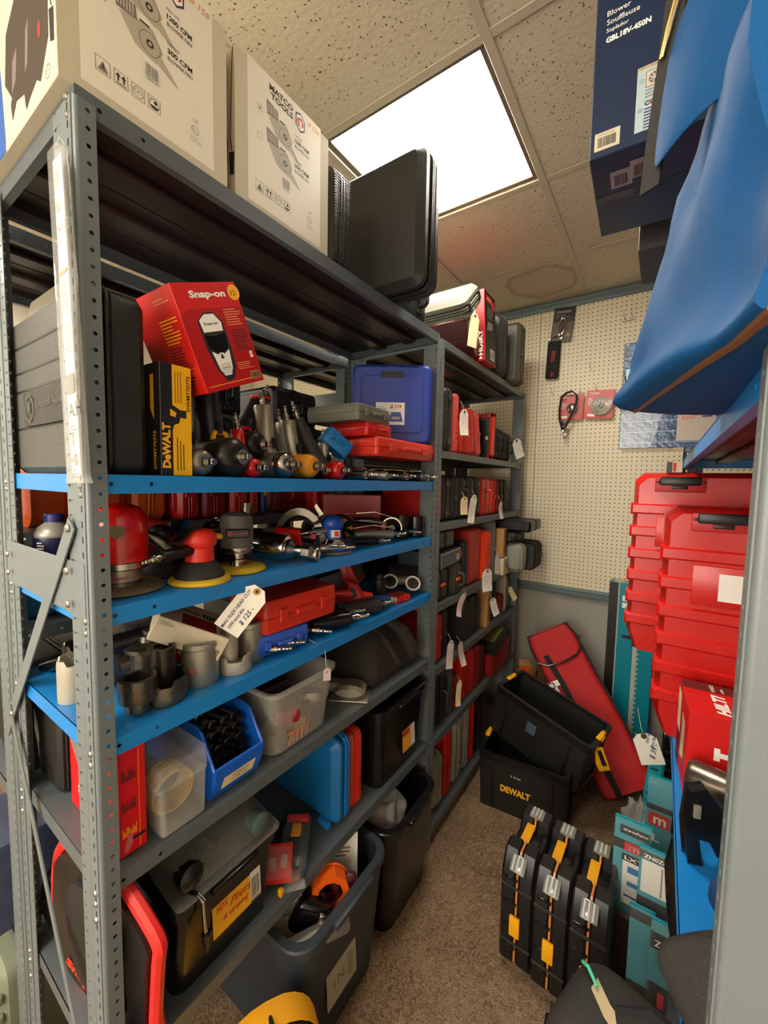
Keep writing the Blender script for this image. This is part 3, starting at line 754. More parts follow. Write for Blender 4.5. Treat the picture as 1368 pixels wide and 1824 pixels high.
def matco(p, w, d, h):
    p.X = face('right', w, d, h)
    p.rect(.03, .018, .222, .29, mat('white_card_sheet', (230, 221, 200), .55), .5)
    p.text('MATCO', .088, .281, .013, bink, 1.5, .07, .03); p.text('TOOLS', .092, .265, .013, bink, 1.5, .066, .03)
    p.poly([(.166, .290), (.182, .296), (.196, .284), (.196, .262), (.182, .252), (.166, .264)], bluink, 1.2)
    p.poly([(.169, .287), (.182, .292), (.193, .282), (.193, .264), (.182, .256), (.169, .266)], wink, 1.5); p.disc(.181, .274, .0105, rink, 1.8); p.poly([(.176, .278), (.186, .278), (.186, .267), (.181, .262)], wink, 2.1)
    p.text('# 150', .206, .284, .013, oink, 1.5, shear=.2)
    for z, c in ((.216, 1), (.158, 0)):
        p.frame(.055, z, .013, .015, .0007, gink)
        if c: p.text('v', .058, z+.003, .008, bink, 1.2)
        fan_art(p, .082, z+.01, 1)
    for z, a, b_ in ((.232, 'NJ21200', '1200 CFM'), (.176, 'NJ20300', '300 CFM')):
        p.text(a, .164, z, .006, bluink, 1.3); p.text(b_, .164, z-.013, .009, bink, 1.3, .046, .03); p.text('BLOWER FAN', .164, z-.024, .0065, bink, 1.3, .046, .01)
    for i in range(4):
        x = .05+i*.0262; p.frame(x, .048, .021, .022, .0007, bink)
        if i == 0: p.poly([(x+.003, .051), (x+.018, .051), (x+.0105, .066)], gink, 1.3); p.rect(x+.0097, .055, .0017, .007, bink, 1.6)
        if i == 1:
            for q in (.006, .0145): p.rect(x+q-.0012, .054, .0024, .008, bink, 1.3); p.poly([(x+q-.004, .061), (x+q+.004, .061), (x+q, .067)], bink, 1.3)
            p.rect(x+.003, .0505, .015, .0014, bink, 1.3)
        if i == 2: p.ring(x+.0105, .059, .0085, .001, gink); p.ring(x+.0075, .060, .003, .0007, gink, sx=1.2); p.ring(x+.0135, .060, .003, .0007, gink)
        if i == 3: p.ring(x+.0105, .059, .0085, .001, bink); p.poly([(x+.003, .056), (x+.018, .056), (x+.0145, .052), (x+.0065, .052)], bink, 1.3); p.disc(x+.0125, .062, .003, bink, 1.3)
    p.bars(.126, .098, .021, .02, gink, 1.2, whit); p.text('NJTE3.001', .126, .092, .004, bink, 2.4, .021)
    p.text('CE', .21, .082, .006, gink); p.ring(.214, .068, .0075, .001, gink); p.text('ETL', .209, .066, .004, gink)
    p.lines(.204, .054, .024, 3, .004, gink, th=.0008)
    p.X = face('front', w, d, h)
    p.poly([(0, 0), (w*.395, 0), (w*.40, .02), (w*.33, .30), (0, .30)], mat('blue_print', (30, 84, 160), .4), .6)
    X0 = 0
    body = [(.11, .30), (.105, .17), (.125, .115), (.135, .06), (.145, .05), (.15, .085), (.175, .10), (.185, .075), (.195, .055), (.20, .085), (.215, .10), (.25, .13), (.28, .20), (.30, .27), (.30, .30)]
    p.poly([(.246, .30), (.246, .205), (.196, .178), (.179, .104), (.214, .067), (.206, .057), (.213, .031), (.237, .051), (.278, .042), (.281, .026), (.285, .014), (.304, .024), (.337, .034), (.354, .023), (.366, .038), (.392, .068), (.395, .115), (.385, .20), (.37, .30)], mat('fan_print_dark', (58, 47, 43), .35), 1.0)
    p.poly([(.215, .07), (.24, .085), (.25, .13), (.225, .12)], mat('fan_print_mid', (120, 108, 108), .35), 1.3); p.poly([(.285, .07), (.30, .08), (.31, .14), (.295, .13)], mat('fan_print_mid', (120, 108, 108), .35), 1.3)
    p.disc(.356, .097, .0055, rink, 1.6, sz=2.2)
    p.text('BLOWER', .03, .06, .018, wink, 1.3); p.lines(.03, .19, .09, 7, .016, wink, 1.3, .003)
    p.ring(.385, .022, .010, .0012, gink); p.text('ETL', .380, .020, .005, gink, 1.2)
    p.tubeflat = None
    for a, b_ in (((.412, .30), (.402, .13)), ((.402, .13), (.408, .10))):
        d_ = Vector((b_[0]-a[0], 0, b_[1]-a[1])); n_ = Vector((d_.z, 0, -d_.x)).normalized()*.0014
        A_ = Vector((X0+a[0], -.0006, a[1])); B2 = Vector((X0+b_[0], -.0006, b_[1])); p.raw([A_-n_, B2-n_, B2+n_, A_+n_], [(0, 1, 2, 3)], bink)
    p.poly([(.398, .10), (.416, .095), (.414, .05), (.40, .055)], bink, 1.2)
MW, MD, MH = .42, .283, .302
c1 = carton('fan_carton', 'white fan carton nearest the camera on the shelf top, dark fan pictured on its end', MW, MD, MH, card, (-.222, .1275, ZT), deco=matco, group='white fan cartons on top of the shelves')
dup(c1, 'white blower fan carton beside the black cases, showing the full tool brand lettering', (-.228, .4345, ZT), (0, 0, 0))
def corr(dm, w, t, h):
    dm.X = T(w/2, 0, 0) @ R(0, 0, 90)
    for i in range(34): dm.box((0, .0008, .02+i*(h-.04)/34), (t*.7, .003, .0032), chg)
tool_case('tool_case', 'rounded brown-black case with fine ribbing, between white carton and big black case', .34, .275, .094, chg, (-.19, .635, ZT), r=.045, deco=corr, edge='top', handle=False, latches=0, bev=.028, group='cases on top of the shelves')
bc = tool_case('tool_case', 'big black case standing on the shelf top in front of the ceiling light', .46, .40, .125, blk2, (-.095, .87, ZT+.002), (0, 0, 0), r=.035, edge='right', latches=0, handle=False, panel=False, group='cases on top of the shelves', bev=.022)
tool_case('tool_case', 'small grainy black case low behind the big black case on the shelf top', .30, .14, .10, txg and blk2, (-.155, 1.05, ZT), (0, 0, 0), r=.02, edge='right', latches=2, group='cases on top of the shelves')
# top of the second unit
ZU = 2.1945
def husky(p, w, d, h):
    p.X = face('right', w, d, h)
    p.rect(.004, .004, d-.008, h-.008, blkc, .7)
    p.rect(d*.18, h*.86, d*.5, h*.08, rink, 1.1); p.disc(d*.78, h*.86, d*.14, rink, 1.2); p.text('TOOLS', d*.22, h*.885, h*.03, wink, 1.5)
    p.lines(d*.25, h*.78, d*.6, 5, h*.035, gink, 1.1); p.poly([(d*.2, h*.45), (d*.7, h*.5), (d*.75, h*.6), (d*.3, h*.58)], gink, 1.1)
    p.rect(d*.45, h*.06, d*.4, h*.16, card, 1.2); p.bars(d*.5, h*.09, d*.3, h*.09, bink, 1.5, n=10)
    p.X = face('front', w, d, h)
    p.poly([(w*.30, 0), (w*.80, 0), (w*.86, h*.98), (w*.55, h*.98)], whit, .9)
    p.rect(w*.86, h*.02, w*.13, h*.93, redd, 1.0)
    p.text('HUSKY', w*.965, h*.08, w*.085, wink, 1.4, h*.36, .04, 90); p.poly([(w*.89, h*.03), (w*.96, h*.03), (w*.925, h*.07)], wink, 1.4)
carton('tool_carton', 'upright red, white and black tool carton leaning on the dark case by the pegboard wall', .29, .15, .335, redc, (-.118, 1.70, ZU), (0, -3, 0), deco=husky, group='boxed tools on top of the second unit')
def husky2(p, w, d, h):
    p.X = face('front', w, d, h)
    p.text('HUSKY', w*.5, h*.25, h*.30, wink, 1.2, w*.3, .04); p.poly([(w*.42, h*.25), (w*.47, h*.25), (w*.47, h*.55), (w*.44, h*.55)], wink, 1.2); p.lines(w*.5, h*.14, w*.36, 2, h*.1, lgink, 1.2)
    p.X = face('right', w, d, h); p.text('HUSKY', d*.12, h*.34, h*.32, wink, 1.2, d*.5, .04); p.lines(d*.12, h*.24, d*.6, 2, h*.12, lgink, 1.2)
    p.rect(d*.84, 0, d*.02, h, yink, 1.1)
carton('tool_carton', 'flat maroon tool carton tilted under the pale green-grey case', .26, .20, .085, maroonc, (-.12, 1.475, ZU+.062), (-36, 0, 0), deco=husky2, group='boxed tools on top of the second unit')
tool_case('tool_case', 'pale olive-white case with dark rim tipped on its side on the second unit top', .30, .20, .10, mat('pale_olive_plastic', (112, 111, 94), .55), (-.12, 1.385, ZU+.150), (-48, 0, 0), r=.03, edge='right', latches=2, handle=False, group='cases on top of the second unit', bev=.018, lm=blk2)
tool_case('tool_case', 'dark olive-grey case next to the upright red carton on the second unit top', .28, .33, .10, chg, (-.125, 1.94, ZU), r=.045, edge='right', latches=0, handle=False, group='cases on top of the second unit', bev=.03)
tool_case('tool_case', 'dark grey case last on the second unit top, next to the pegboard', .31, .345, .12, mat('warm_dark_plastic', (70, 66, 54), .5, bump=.2, bs=300), (-.11, 2.16, ZU), r=.03, edge='right', latches=1, handle=False, group='cases on top of the second unit', bev=.02)
price_tag('blank cream tag hanging from the pale case on the second unit top', (.04, 1.455, 2.345), (0, 6, 62), (.05, .145), papc, 0, string=[(0, .0, .012), (-.005, .005, .03), (-.02, .012, .045)])
# plastic tube packaging taped to the near post
tb_ = thing('tube_packaging', 'clear tube packaging with white printed insert hanging on the near left post', 'packaging', (.012, -.014, 1.605))
q = MB(); prof = rrect(.050, .02, .009, -.01, 4)
def rg_(z, s=1, dx=0): return [(p[0]*s+dx, p[1]*s, z) for p in prof]
q.loft([rg_(0, 1.15, .002), rg_(.012, 1.0, 0), rg_(.45, .92, -.03), rg_(.495, .86, -.034), rg_(.505, .4, -.036)], clr); q.build('clear_tube', tb_)
q = MB(); q.strip([(.0, -.002, .012), (-.03, -.002, .485)], (.034, 0, 0), .0012, mat('insert_paper', (240, 234, 216), .6)); q.build('paper_insert', tb_)
q = MB(); q.X = R(0, -3.6, 0) @ T(0, -.0035, 0)
q.bars(-.013, .44, .022, .03, gink, 1); q.lines(-.013, .42, .026, 3, .006, gink); q.text('M12', -.01, .37, .018, gink, rot=0); q.rect(-.015, .315, .031, .006, oink, 1); q.lines(-.013, .305, .026, 9, .006, lgink); q.lines(-.013, .24, .026, 8, .006, lgink)
q.rect(-.015, .135, .032, .03, gink, 1); q.text('A.H.', -.012, .10, .022, bink, 1.1); q.lines(-.013, .085, .028, 3, .005, gink); q.rect(-.013, .058, .012, .02, lgink, 1); q.ring(.006, .035, .006, .002, rink, 1.2, sz=1.6); q.text('410', -.014, .03, .012, bink, 1.2); q.lines(-.014, .018, .03, 3, .005, gink)
q.build('printing', tb_, smooth=False)
MB().tube([(-.036, 0, .505), (-.036, .003, .52), (-.034, .009, .512), (-.036, .004, .505)], .0012, clr, 6).build('hang_loop', tb_)

# ================================================================ top blue shelf
ZS1 = 1.6195
def ir_logo(dm, w, t, h):
    dm.X = T(-w/2, -t/2-.0045, 0)
    dm.box((w*.53, 0, h*.40), (w*.58, .002, h*.22), blk2, .001, 1)
    dm.X = T(-w/2, -t/2-.0058, 0)
    dm.ring(w*.34, h*.40, .026, .004, txg, 2); dm.text('IR', w*.305, h*.37, .022, txg, 2, bold=.05); dm.text('Ingersoll Rand', w*.43, h*.38, .017, txg, 2, .14, .03)
    dm.X = T(-w/2, -t/2-.0006, 0)
    for z in (.80, .64, .52, .28): dm.rect(w*.04, h*z, w*.9, .004, blk, 1)
cse = tool_case('tool_case', 'textured grey tool case with embossed round emblem, nearest on the top blue shelf', .385, .315, .098, txg, (-.222, .062, ZS1+.001), r=.022, edge='right', latches=0, handle=False, group='goods on the top blue shelf', deco=ir_logo, panel=False, m2=blk2, split=.3)
# same grey plastic; rear half painted black for its shade towards the aisle
tool_case('tool_case', 'beige tool case with rounded corner behind the textured grey case', .30, .30, .12, beige, (-.70, .22, UB[1]+.004), r=.04, edge='top', ribs=0, handle=False, group='cases on the back unit')
def dwt(p, w, d, h):
    p.X = face('right', w, d, h)
    p.rect(.001, .001, d*.36, h-.002, blkc, .7); p.rect(d*.36, .001, d*.63, h-.002, yelc, .7)
    p.text('DeWALT', d*.30, h*.07, d*.26, yink, 1.4, h*.40, .05, 90)
    p.text('DWMT70775', d*.95, h*.60, d*.12, bink, 1.2, h*.32, .03, 90)
    # printed picture of a drill shaped wrench
    p.poly([(d*.24, h*.62), (d*.36, h*.64), (d*.62, h*.60), (d*.82, h*.60), (d*.82, h*.53), (d*.62, h*.53), (d*.58, h*.48), (d*.42, h*.46), (d*.34, h*.38), (d*.22, h*.40), (d*.2, h*.5)], bink, 1.3)
    p.poly([(d*.3, h*.6), (d*.5, h*.57), (d*.46, h*.53), (d*.3, h*.54)], yink, 1.6)
    for i, x in enumerate((.5, .6, .7)): p.rect(d*x, h*.05, d*.03, h*(.3-.03*i), bink, 1.2)
    for i, x in enumerate((.46, .55, .64)): p.rect(d*x, h*.66, d*.02, h*.28, bink, 1.2)
    p.X = face('front', w, d, h); p.rect(.001, .001, w-.002, h-.002, blkc, .7); p.text('DWMT70775', w*.93, h*.06, .010, yink, 1.2, h*.34, .02, 90); p.text('DeWALT', w*.55, h*.1, .03, yink, 1.2, h*.5, .04, 90)
    p.poly([(w*.84, h*.9), (w*.9, h*.9), (w*.9, h*.5), (w*.84, h*.6)], yink, 1.2)
carton('tool_carton', 'tall narrow black and yellow power tool carton on the top blue shelf', .21, .062, .212, blkc, (-.13, .158, ZS1), (0, 0, 1.5), deco=dwt, group='goods on the top blue shelf')
# tilted red mask carton, resting on the narrow carton and the tools
def snap(p, w, d, h):
    p.X = face('right', w, d, h)
    p.poly([(0, 0), (d, 0), (d, h*.74), (d*.93, h*.77), (d*.14, h*.77), (0, h*.70)], mat('red_card_dark', (176, 18, 16), .35), .7)
    p.text('Snap-on', d*.22, h*.845, h*.085, wink, 1.2, d*.56, .04)
    p.disc(d*.93, h*.90, d*.10, yink, 1.1); p.text('12', d*.88, h*.87, h*.05, bink, 1.5)
    XF = p.X.copy(); p.X = XF @ T(d*.41, 0, h*.42) @ Matrix.Diagonal((1.22, 1, 1.12, 1)) @ T(-d*.41, 0, -h*.42)
    p.poly([(d*.25, h*.64), (d*.35, h*.70), (d*.47, h*.70), (d*.56, h*.62), (d*.57, h*.40), (d*.55, h*.22), (d*.48, h*.12), (d*.38, h*.11), (d*.30, h*.22), (d*.25, h*.40)], bink, 1.0)
    p.poly([(d*.27, h*.64), (d*.35, h*.685), (d*.47, h*.685), (d*.54, h*.61), (d*.53, h*.54), (d*.28, h*.54)], wink, 1.4); p.text('Snap-on', d*.31, h*.59, h*.03, bink, 1.8, d*.18, .02)
    p.poly([(d*.28, h*.52), (d*.40, h*.50), (d*.54, h*.52), (d*.53, h*.40), (d*.44, h*.36), (d*.37, h*.36), (d*.29, h*.41)], blkg, 1.6)
    p.poly([(d*.30, h*.38), (d*.37, h*.345), (d*.41, h*.38), (d*.45, h*.345), (d*.53, h*.38), (d*.50, h*.22), (d*.46, h*.16), (d*.37, h*.16), (d*.33, h*.22)], wink, 1.3); p.poly([(d*.385, h*.31), (d*.41, h*.36), (d*.435, h*.31)], bink, 1.8)
    for i in range(6): p.rect(d*(.355+.024*i), h*.17, d*.004, h*.10, bink, 1.9)
    p.rect(d*.35, h*.225, d*.13, h*.004, bink, 1.9)
    p.X = XF
    p.lines(d*.66, h*.74, d*.3, 7, h*.024, oink, 1.1, h*.01); p.lines(d*.68, h*.54, d*.28, 9, h*.024, bink, 1.1, h*.008, 5); p.lines(d*.62, h*.22, d*.3, 4, h*.02, oink, 1.1, h*.007, 9)
    p.text('S', d*.88, h*.255, h*.07, wink, 1.3, bold=.06); p.rect(d*.05, h*.05, d*.75, h*.006, yink, 1.2); p.bars(d*.80, h*.05, d*.15, h*.06, bink, 1.3, kraft, n=9)
    p.X = face('front', w, d, h)
    p.lines(w*.52, h*.72, w*.4, 8, h*.03, yink, 1.1, h*.011, 2); p.lines(w*.52, h*.46, w*.42, 9, h*.028, bink, 1.1, h*.009, 4); p.lines(w*.5, h*.17, w*.4, 4, h*.03, bink, 1.1, h*.009, 6)
    p.poly([(0, h*.42), (w*.3, h*.36), (w*.38, h*.22), (w*.2, h*.1), (0, h*.12)], wink, 1); p.poly([(0, h*.36), (w*.2, h*.33), (w*.22, h*.2), (0, h*.18)], bink, 1.4)
    p.lines(w*.55, h*.9, w*.36, 2, h*.03, oink, 1.1, h*.012)
sx_ = carton('mask_carton', 'tilted red face mask carton with a skull mask picture, resting on the air tools', .155, .148, .198, redc, (-.078, .281, 1.812), (22.5, 0, 0), deco=snap, group='goods on the top blue shelf')
G1 = 'air tools lined up on the top blue shelf'
dkc = mat('dark_cast_metal', (52, 49, 45), .3, .6)
impact_wrench('silver air impact wrench between the narrow yellow carton and the yellow-trimmed one', castal, castal, (-.012, .228, 1.650), .030, .12, lean=8, nose=castal)
impact_wrench('large black impact wrench with a yellow trimmed grip', chg, blk, (.0, .306, 1.665), .045, .15, yaw=4, lean=-5, fwd=3, hl=.15, band=yel, hr=.025, nose=dkc)
impact_wrench('small red air impact wrench right of the large black and yellow one', redm, redm, (-.012, .362, 1.6435), .0235, .10, lean=2, hl=.08, hr=.014)
impact_wrench('black air impact wrench lying high at the back with red grip band', chg, blk, (-.075, .425, 1.705), .036, .13, yaw=6, lean=38, fwd=6, hl=.13, band=red, nose=dkc, hr=.021)
impact_wrench('silver bodied air impact wrench with a bare metal grip, left of the yellow one', castal, castal, (-.012, .468, 1.6555), .034, .13, yaw=3, lean=4, nose=steel, hl=.14, hr=.021)
impact_wrench('air impact wrench in a yellow-orange rubber boot', ylw, castal, (-.012, .556, 1.6555), .0335, .125, yaw=2, lean=-2, hl=.11, nose=ylw, hm=castal)
impact_wrench('small black air wrench right of the yellow-orange booted one', blk, blk, (-.055, .622, 1.647), .024, .09, lean=14, hl=.08, hr=.013)
impact_wrench('bright red air impact wrench last in the row, by the flat red case', redm, castal, (-.014, .672, 1.6475), .0285, .12, yaw=-4, lean=6, hl=.07, nose=redm, hr=.015)
impact_wrench('bare metal air gun standing behind the yellow trimmed wrench', castal, castal, (-.19, .42, 1.665), .03, .09, lean=-6, hl=.145, hr=.017, fwd=4)
impact_wrench('dull silver air gun at the back beside the mask carton', castal, castal, (-.17, .26, 1.66), .03, .09, lean=-4, hl=.13, hr=.019, fwd=2)
impact_wrench('slim silver air gun behind the yellow booted wrench', castal, castal, (-.16, .62, 1.66), .024, .08, lean=-4, hl=.12, hr=.013, fwd=4)
dg = thing('die_grinder', 'long dark air grinder leaning upright behind the red impact wrench', 'air tool', (-.10, .655, 1.655), (0, 0, 0), G1)
q = MB(); q.tube([(0, 0, 0), (-.03, -.012, .04), (-.05, -.03, .09), (-.055, -.055, .145)], [.022, .0245, .023, .017], mat('green_grey_rubber', (44, 46, 38), .55, bump=.2), 16); q.build('grip', dg)
q = MB(); q.cyl((0, .004, -.018), (0, 0, .004), .024, redm); q.build('head', dg); air_fitting(dg, (-.055, -.055, .145), (-.1, -.42, 1), 1)
def back_case(label, w, h, t, m, loc, rz=0, **k): return tool_case('tool_case', label, w, h, t, m, loc, (0, 0, rz), group=k.pop('group', 'goods on the top blue shelf'), **k)
back_case('tall black tool case at the back of the top blue shelf, behind the wrenches', .22, .17, .06, blk, (-.37, .41, ZS1), 30, edge='top', latches=0)
back_case('second black tool case at the back of the top blue shelf behind the air guns', .2, .16, .06, blk, (-.35, .55, ZS1), 22, edge='top', latches=0, handle=False)
back_case('long low black case with red stripe at the back, left of the dark blue case', .26, .19, .06, blk, (-.39, .80, ZS1), 84, edge='top', latches=2, hm=redd)
# flat cases stacked at the right
def flat_case(label, w, d, h, m, loc, rz=0, lm=None, writing=None, group='goods on the top blue shelf', name='tool_case', tilt=(0, 0)):
    """case lying flat: w along local x (latched long edge at -y), d deep, h high"""
    o = thing(name, label, 'tool case', loc, (tilt[0], tilt[1], rz), group)
    b = MB(); r = min(.014, h*.3)
    def rr2(w_, d_, z, rad): return [(p[0], p[1]-d_/2, z) for p in rrect(w_, d_, rad, 0, 4)]
    b.loft([rr2(w*.96, d*.95, 0, .012), rr2(w*.985, d*.98, h*.08, .014), rr2(w, d, h*.47, .014)], m); b.build('base_shell', o)
    c = MB(); c.loft([rr2(w*1.004, d*1.006, h*.49, .014), rr2(w*1.004, d*1.006, h*.56, .014), rr2(w*.985, d*.98, h*.93, .014), rr2(w*.955, d*.94, h, .012)], m)
    c.build('lid_shell', o)
    for u in (-.28, .28):
        MB().box((w*u, -d/2-.003, h*.5), (w*.1, .006, h*.42), lm or m, .002, 1).build('latch', o)
    hd = MB(); hd.box((0, -d/2-.006, h*.5), (w*.26, .012, h*.2), lm or m, .003, 1); hd.build('handle', o)
    if writing:
        p = MB(); p.X = face('right', w, d, h); writing(p, d, h); p.build('handwriting', o, smooth=False)
    return o
def scr(p, d, h):
    p.text('HUCK POCKET', d*.1, h*.5, h*.16, bink, 5, d*.6, .0, shear=.2); p.text('Rivet', d*.12, h*.24, h*.14, bink, 5, d*.3, .0, shear=.2)
flat_case('large flat orange-red case lying on small air tools', .40, .21, .062, redo, (-.108, 1.0, 1.700), 90, group='goods on the top blue shelf', writing=None)
flat_case('small square red box on the large flat red case', .14, .17, .042, red, (-.105, .84, 1.763), 90, group='goods on the top blue shelf')
flat_case('flat grey-green case stacked on the small red box', .19, .22, .052, olive, (-.135, .815, 1.806), 92, writing=scr)
flat_case('small flat red case peeking from behind the grey-green case', .11, .14, .035, red, (-.15, .945, 1.764), 84)
o = flat_case('small sky blue case tipped against the grey-green case', .10, .07, .05, bluc, (-.12, .708, 1.715), 60, tilt=(0, 38))
def blu(dm, w, t, h):
    dm.X = T(-w/2, -t/2-.004, 0)
    for i in range(9): dm.rect(w*.68, h*(.18+.035*i), w*.26, .003, blup, 1)
    dm.rect(w*.30, h*.24, w*.36, h*.28, wink, 2); dm.text('$ 119', w*.48, h*.44, .016, rink, 3, bold=.03, shear=.2); dm.lines(w*.32, h*.46, w*.12, 7, h*.022, lgink, 3)
    dm.poly([(w*.46, h*.28), (w*.64, h*.28), (w*.61, h*.40), (w*.49, h*.40)], blup, 3); dm.rect(w*.50, h*.31, w*.1, h*.03, lgink, 3.5)
    dm.rect(w*.36, h*.83, w*.28, h*.075, blkg, 1); dm.ring(w*.5, h*.87, w*.2, .004, blup, 1.5, sz=.45)
tool_case('tool_case', 'large dark blue case with a white price card on the top blue shelf', .31, .305, .07, mat('royal_blue_plastic', (34, 58, 150), .4), (-.148, 1.095, 1.764), (0, 0, 34), r=.03, edge='top', latches=0, handle=False, group='goods on the top blue shelf', deco=blu)
# loose little air tools under the flat red case
def small_tool(label, loc, rz, m1, m2, L_=.11, r=.014, grp='small air tools under the flat red case', name='air_ratchet', fit=True, head=0, tilt=0):
    o = thing(name, label, 'air tool', loc, (0, tilt, rz), grp)
    b = MB(); b.tube([(0, 0, r), (L_*.25, 0, r), (L_*.6, 0, r), (L_*.95, 0, r)], [r*.9, r, r*.92, r*.8], m1, 14); b.build('body', o)
    if head == 0: MB().box((-L_*.1, 0, r), (L_*.26, r*1.5, r*1.3), m2, .004, 2).build('head', o)
    elif head == 1: MB().lathe([(r*1.15, 0), (r*1.2, .01), (r, r*1.9)], m2, 20, T(-L_*.08, 0, 0)).build('head', o)
    else: MB().lathe([(r*1.0, 0), (r*.9, .02), (r*.35, .03), (r*.35, .045)], m2, 18, T(0, 0, r) @ R(0, -90, 0)).build('head', o)
    MB().strip([(L_*.2, 0, r*2.1), (L_*.5, 0, r*2.5), (L_*.9, 0, r*2.3)], (0, r*1.1, 0), .003, m2).build('lever', o)
    if fit: air_fitting(o, (L_*.95, 0, r), (1, 0, 0), .8)
    return o
GS = 'small air tools under the flat red case'
for i, (x, y, rz, a, b_, hd) in enumerate([(-.10, .755, 5, steel, chrome, 0), (-.11, .80, -12, blk, gun, 1), (-.09, .85, 10, castal, steel, 2), (-.10, .90, -5, blk, steel, 0), (-.09, .96, 12, chg, brs, 1), (-.09, 1.02, -10, steel, steel, 2), (-.08, 1.08, 6, blk, chrome, 0), (-.075, 1.145, -6, castal, steel, 1)]):
    small_tool(['chromed air ratchet leftmost of the tools under the flat red case', 'black angled air tool second from left under the flat red case', 'cast silver air drill under the flat red case with its chuck to the back', 'black air ratchet with steel head under the middle of the flat red case', 'charcoal air tool with brass head under the flat red case', 'bare steel air drill right of the brass headed tool', 'black air ratchet with chrome lever near the right post', 'cast silver angled air tool nearest the right post'][i], (x-.025, y, ZS1), rz, a, b_, .11, .0165, head=hd)
# ================================================================ middle blue shelf
ZS2 = 1.3945; G2 = 'air tools on the middle blue shelf'
s1 = orbital_sander('big round red air polisher with a worn grey pad beside the near post', redm, mat('worn_disc', (112, 100, 78), .85, var=.2, vs=20), (-.118, .092, ZS2), 0, R_=.080, hh=.135, style=2, padt=.010, lever=False, name='air_polisher')
MB().poly([(-.013, 0), (.0, -.012), (.016, -.004), (.012, .012), (-.008, .014)], mat('worn_sticker', (120, 104, 72), .7), 1).build('sticker', s1).matrix_local = T(-.108+.108+.052, -.026, .118) @ R(-18, 0, 62)
q = MB(); q.X = T(.043, -.012, .022) @ R(0, 0, 70); q.text('RODAC', -.02, .004, .006, rink, 1, bold=.02); q.build('printing', s1, smooth=False)
orbital_sander('red palm sander with black shroud and yellow pad on the middle blue shelf', mat('red_rubber', (214, 40, 26), .4), yelp, (-.055, .222, ZS2), 0, R_=.063, style=0, fang=284, lever=True, flen=1.5)
orbital_sander('black air sander tucked behind the red palm sander', blk, rub, (-.175, .20, ZS2), 0, R_=.05, style=0, lever=False)
s3 = orbital_sander('grey drum air sander with yellow pad right of the red palm sander', mat('warm_grey_plastic', (84, 80, 74), .5), yelp, (-.088, .338, ZS2), 0, R_=.068, hh=.122, style=1, lever=False)
q = MB(); q.X = T(.034, -.022, .094) @ R(0, 0, 56); q.box((0, .004, .0), (.052, .010, .022), blk, .003, 1); q.ring(-.016, 0, .006, .0014, rink, 2.5, sz=.7); q.text('IR', -.019, -.003, .006, rink, 2.5); q.text('Ingersoll Rand', -.008, -.003, .0055, rink, 2.5, .03); q.build('badge', s3, smooth=False)
q = MB(); 
q.strip([(-.05, -.03, .11), (-.02, -.05, .118), (.02, -.03, .122)], (.01, .02, 0), .004, blk)
s5 = orbital_sander('blue palm sander with chrome skirt in the middle of the blue shelf', mat('sander_blue', (20, 62, 150), .35), mat('grey_disc', (92, 86, 76), .85), (-.074, .668, ZS2), 0, R_=.062, style=0, skirt=chrome, fang=250, neck=steel)
q = MB(); q.X = T(.026, -.016, .062) @ R(0, 0, 52); q.box((0, 0, 0), (.026, .006, .022), whit, .001, 1); q.poly([(-.002, -.008), (.01, -.008), (.01, .008), (-.004, .008)], rink, 7); q.build('sticker', s5, smooth=False)
q = MB(); q.lathe([(.058, 0), (.06, .004), (.058, .008)], mat('sander_blue', (20, 62, 150), .35), 30, T(0, 0, .012)); q.build('ring', s5)
# blue sanders and bits behind
orbital_sander('small dark blue sander lying behind the yellow trigger tool', mat('faded_blue_plastic', (40, 78, 130), .5), rub, (-.21, .40, ZS2), 20, R_=.045, style=0, lever=False)
orbital_sander('blue palm sander half hidden behind the red palm sander', blup, rub, (-.26, .29, ZS2), 20, R_=.045, style=0, fang=300, lever=True)
def handle_tool(label, pts, rad, m, cat='air tool', name='air_tool', grp=G2, ends=None, fit=None, lev=None):
    o = thing(name, label, cat, pts[0], group=grp)
    P0 = Vector(pts[0]); q = MB(); q.tube([Vector(p)-P0 for p in pts], rad, m, 14); q.build('body', o)
    if ends:
        for nm, p, d, r, L_, mm in ends:
            p = Vector(p)-P0; d = Vector(d).normalized(); MB().cyl(p, p+d*L_, r, mm, n=20).build(nm, o)
    if fit: air_fitting(o, Vector(fit[0])-P0, fit[1], fit[2] if len(fit) > 2 else 1)
    if lev:
        q = MB(); q.strip([Vector(p)-P0 for p in lev[0]], lev[1], .003, lev[2]); q.build('lever', o)
    return o
z = ZS2
handle_tool('yellow lever tool with a steel fitting lying on top of the blue sander', [(-.15, .235, z+.085), (-.12, .27, z+.088), (-.09, .31, z+.085)], [.007, .009, .007], yel, fit=((-.09, .31, z+.085), (.5, .8, 0), .8), lev=([(-.15, .235, z+.1), (-.1, .3, z+.102)], (.01, -.01, 0), blk))
handle_tool('dark red grip lying behind the big red polisher', [(-.24, .10, z+.10), (-.22, .16, z+.115), (-.19, .22, z+.10)], [.02, .024, .02], redd)
handle_tool('second dark red grip lower down behind the red polisher', [(-.19, .12, z+.085), (-.17, .2, z+.075), (-.15, .27, z+.06)], [.018, .022, .02], redd)
handle_tool('dusty metal trigger lever tool between the red polisher and red palm sander', [(-.14, .13, z+.115), (-.12, .165, z+.09), (-.105, .20, z+.055)], [.008, .013, .016], gun)
handle_tool('slim chrome pointed air tool across the back of the middle blue shelf', [(-.30, .24, z+.075), (-.27, .32, z+.08), (-.24, .40, z+.075)], [.005, .011, .012], chrome)
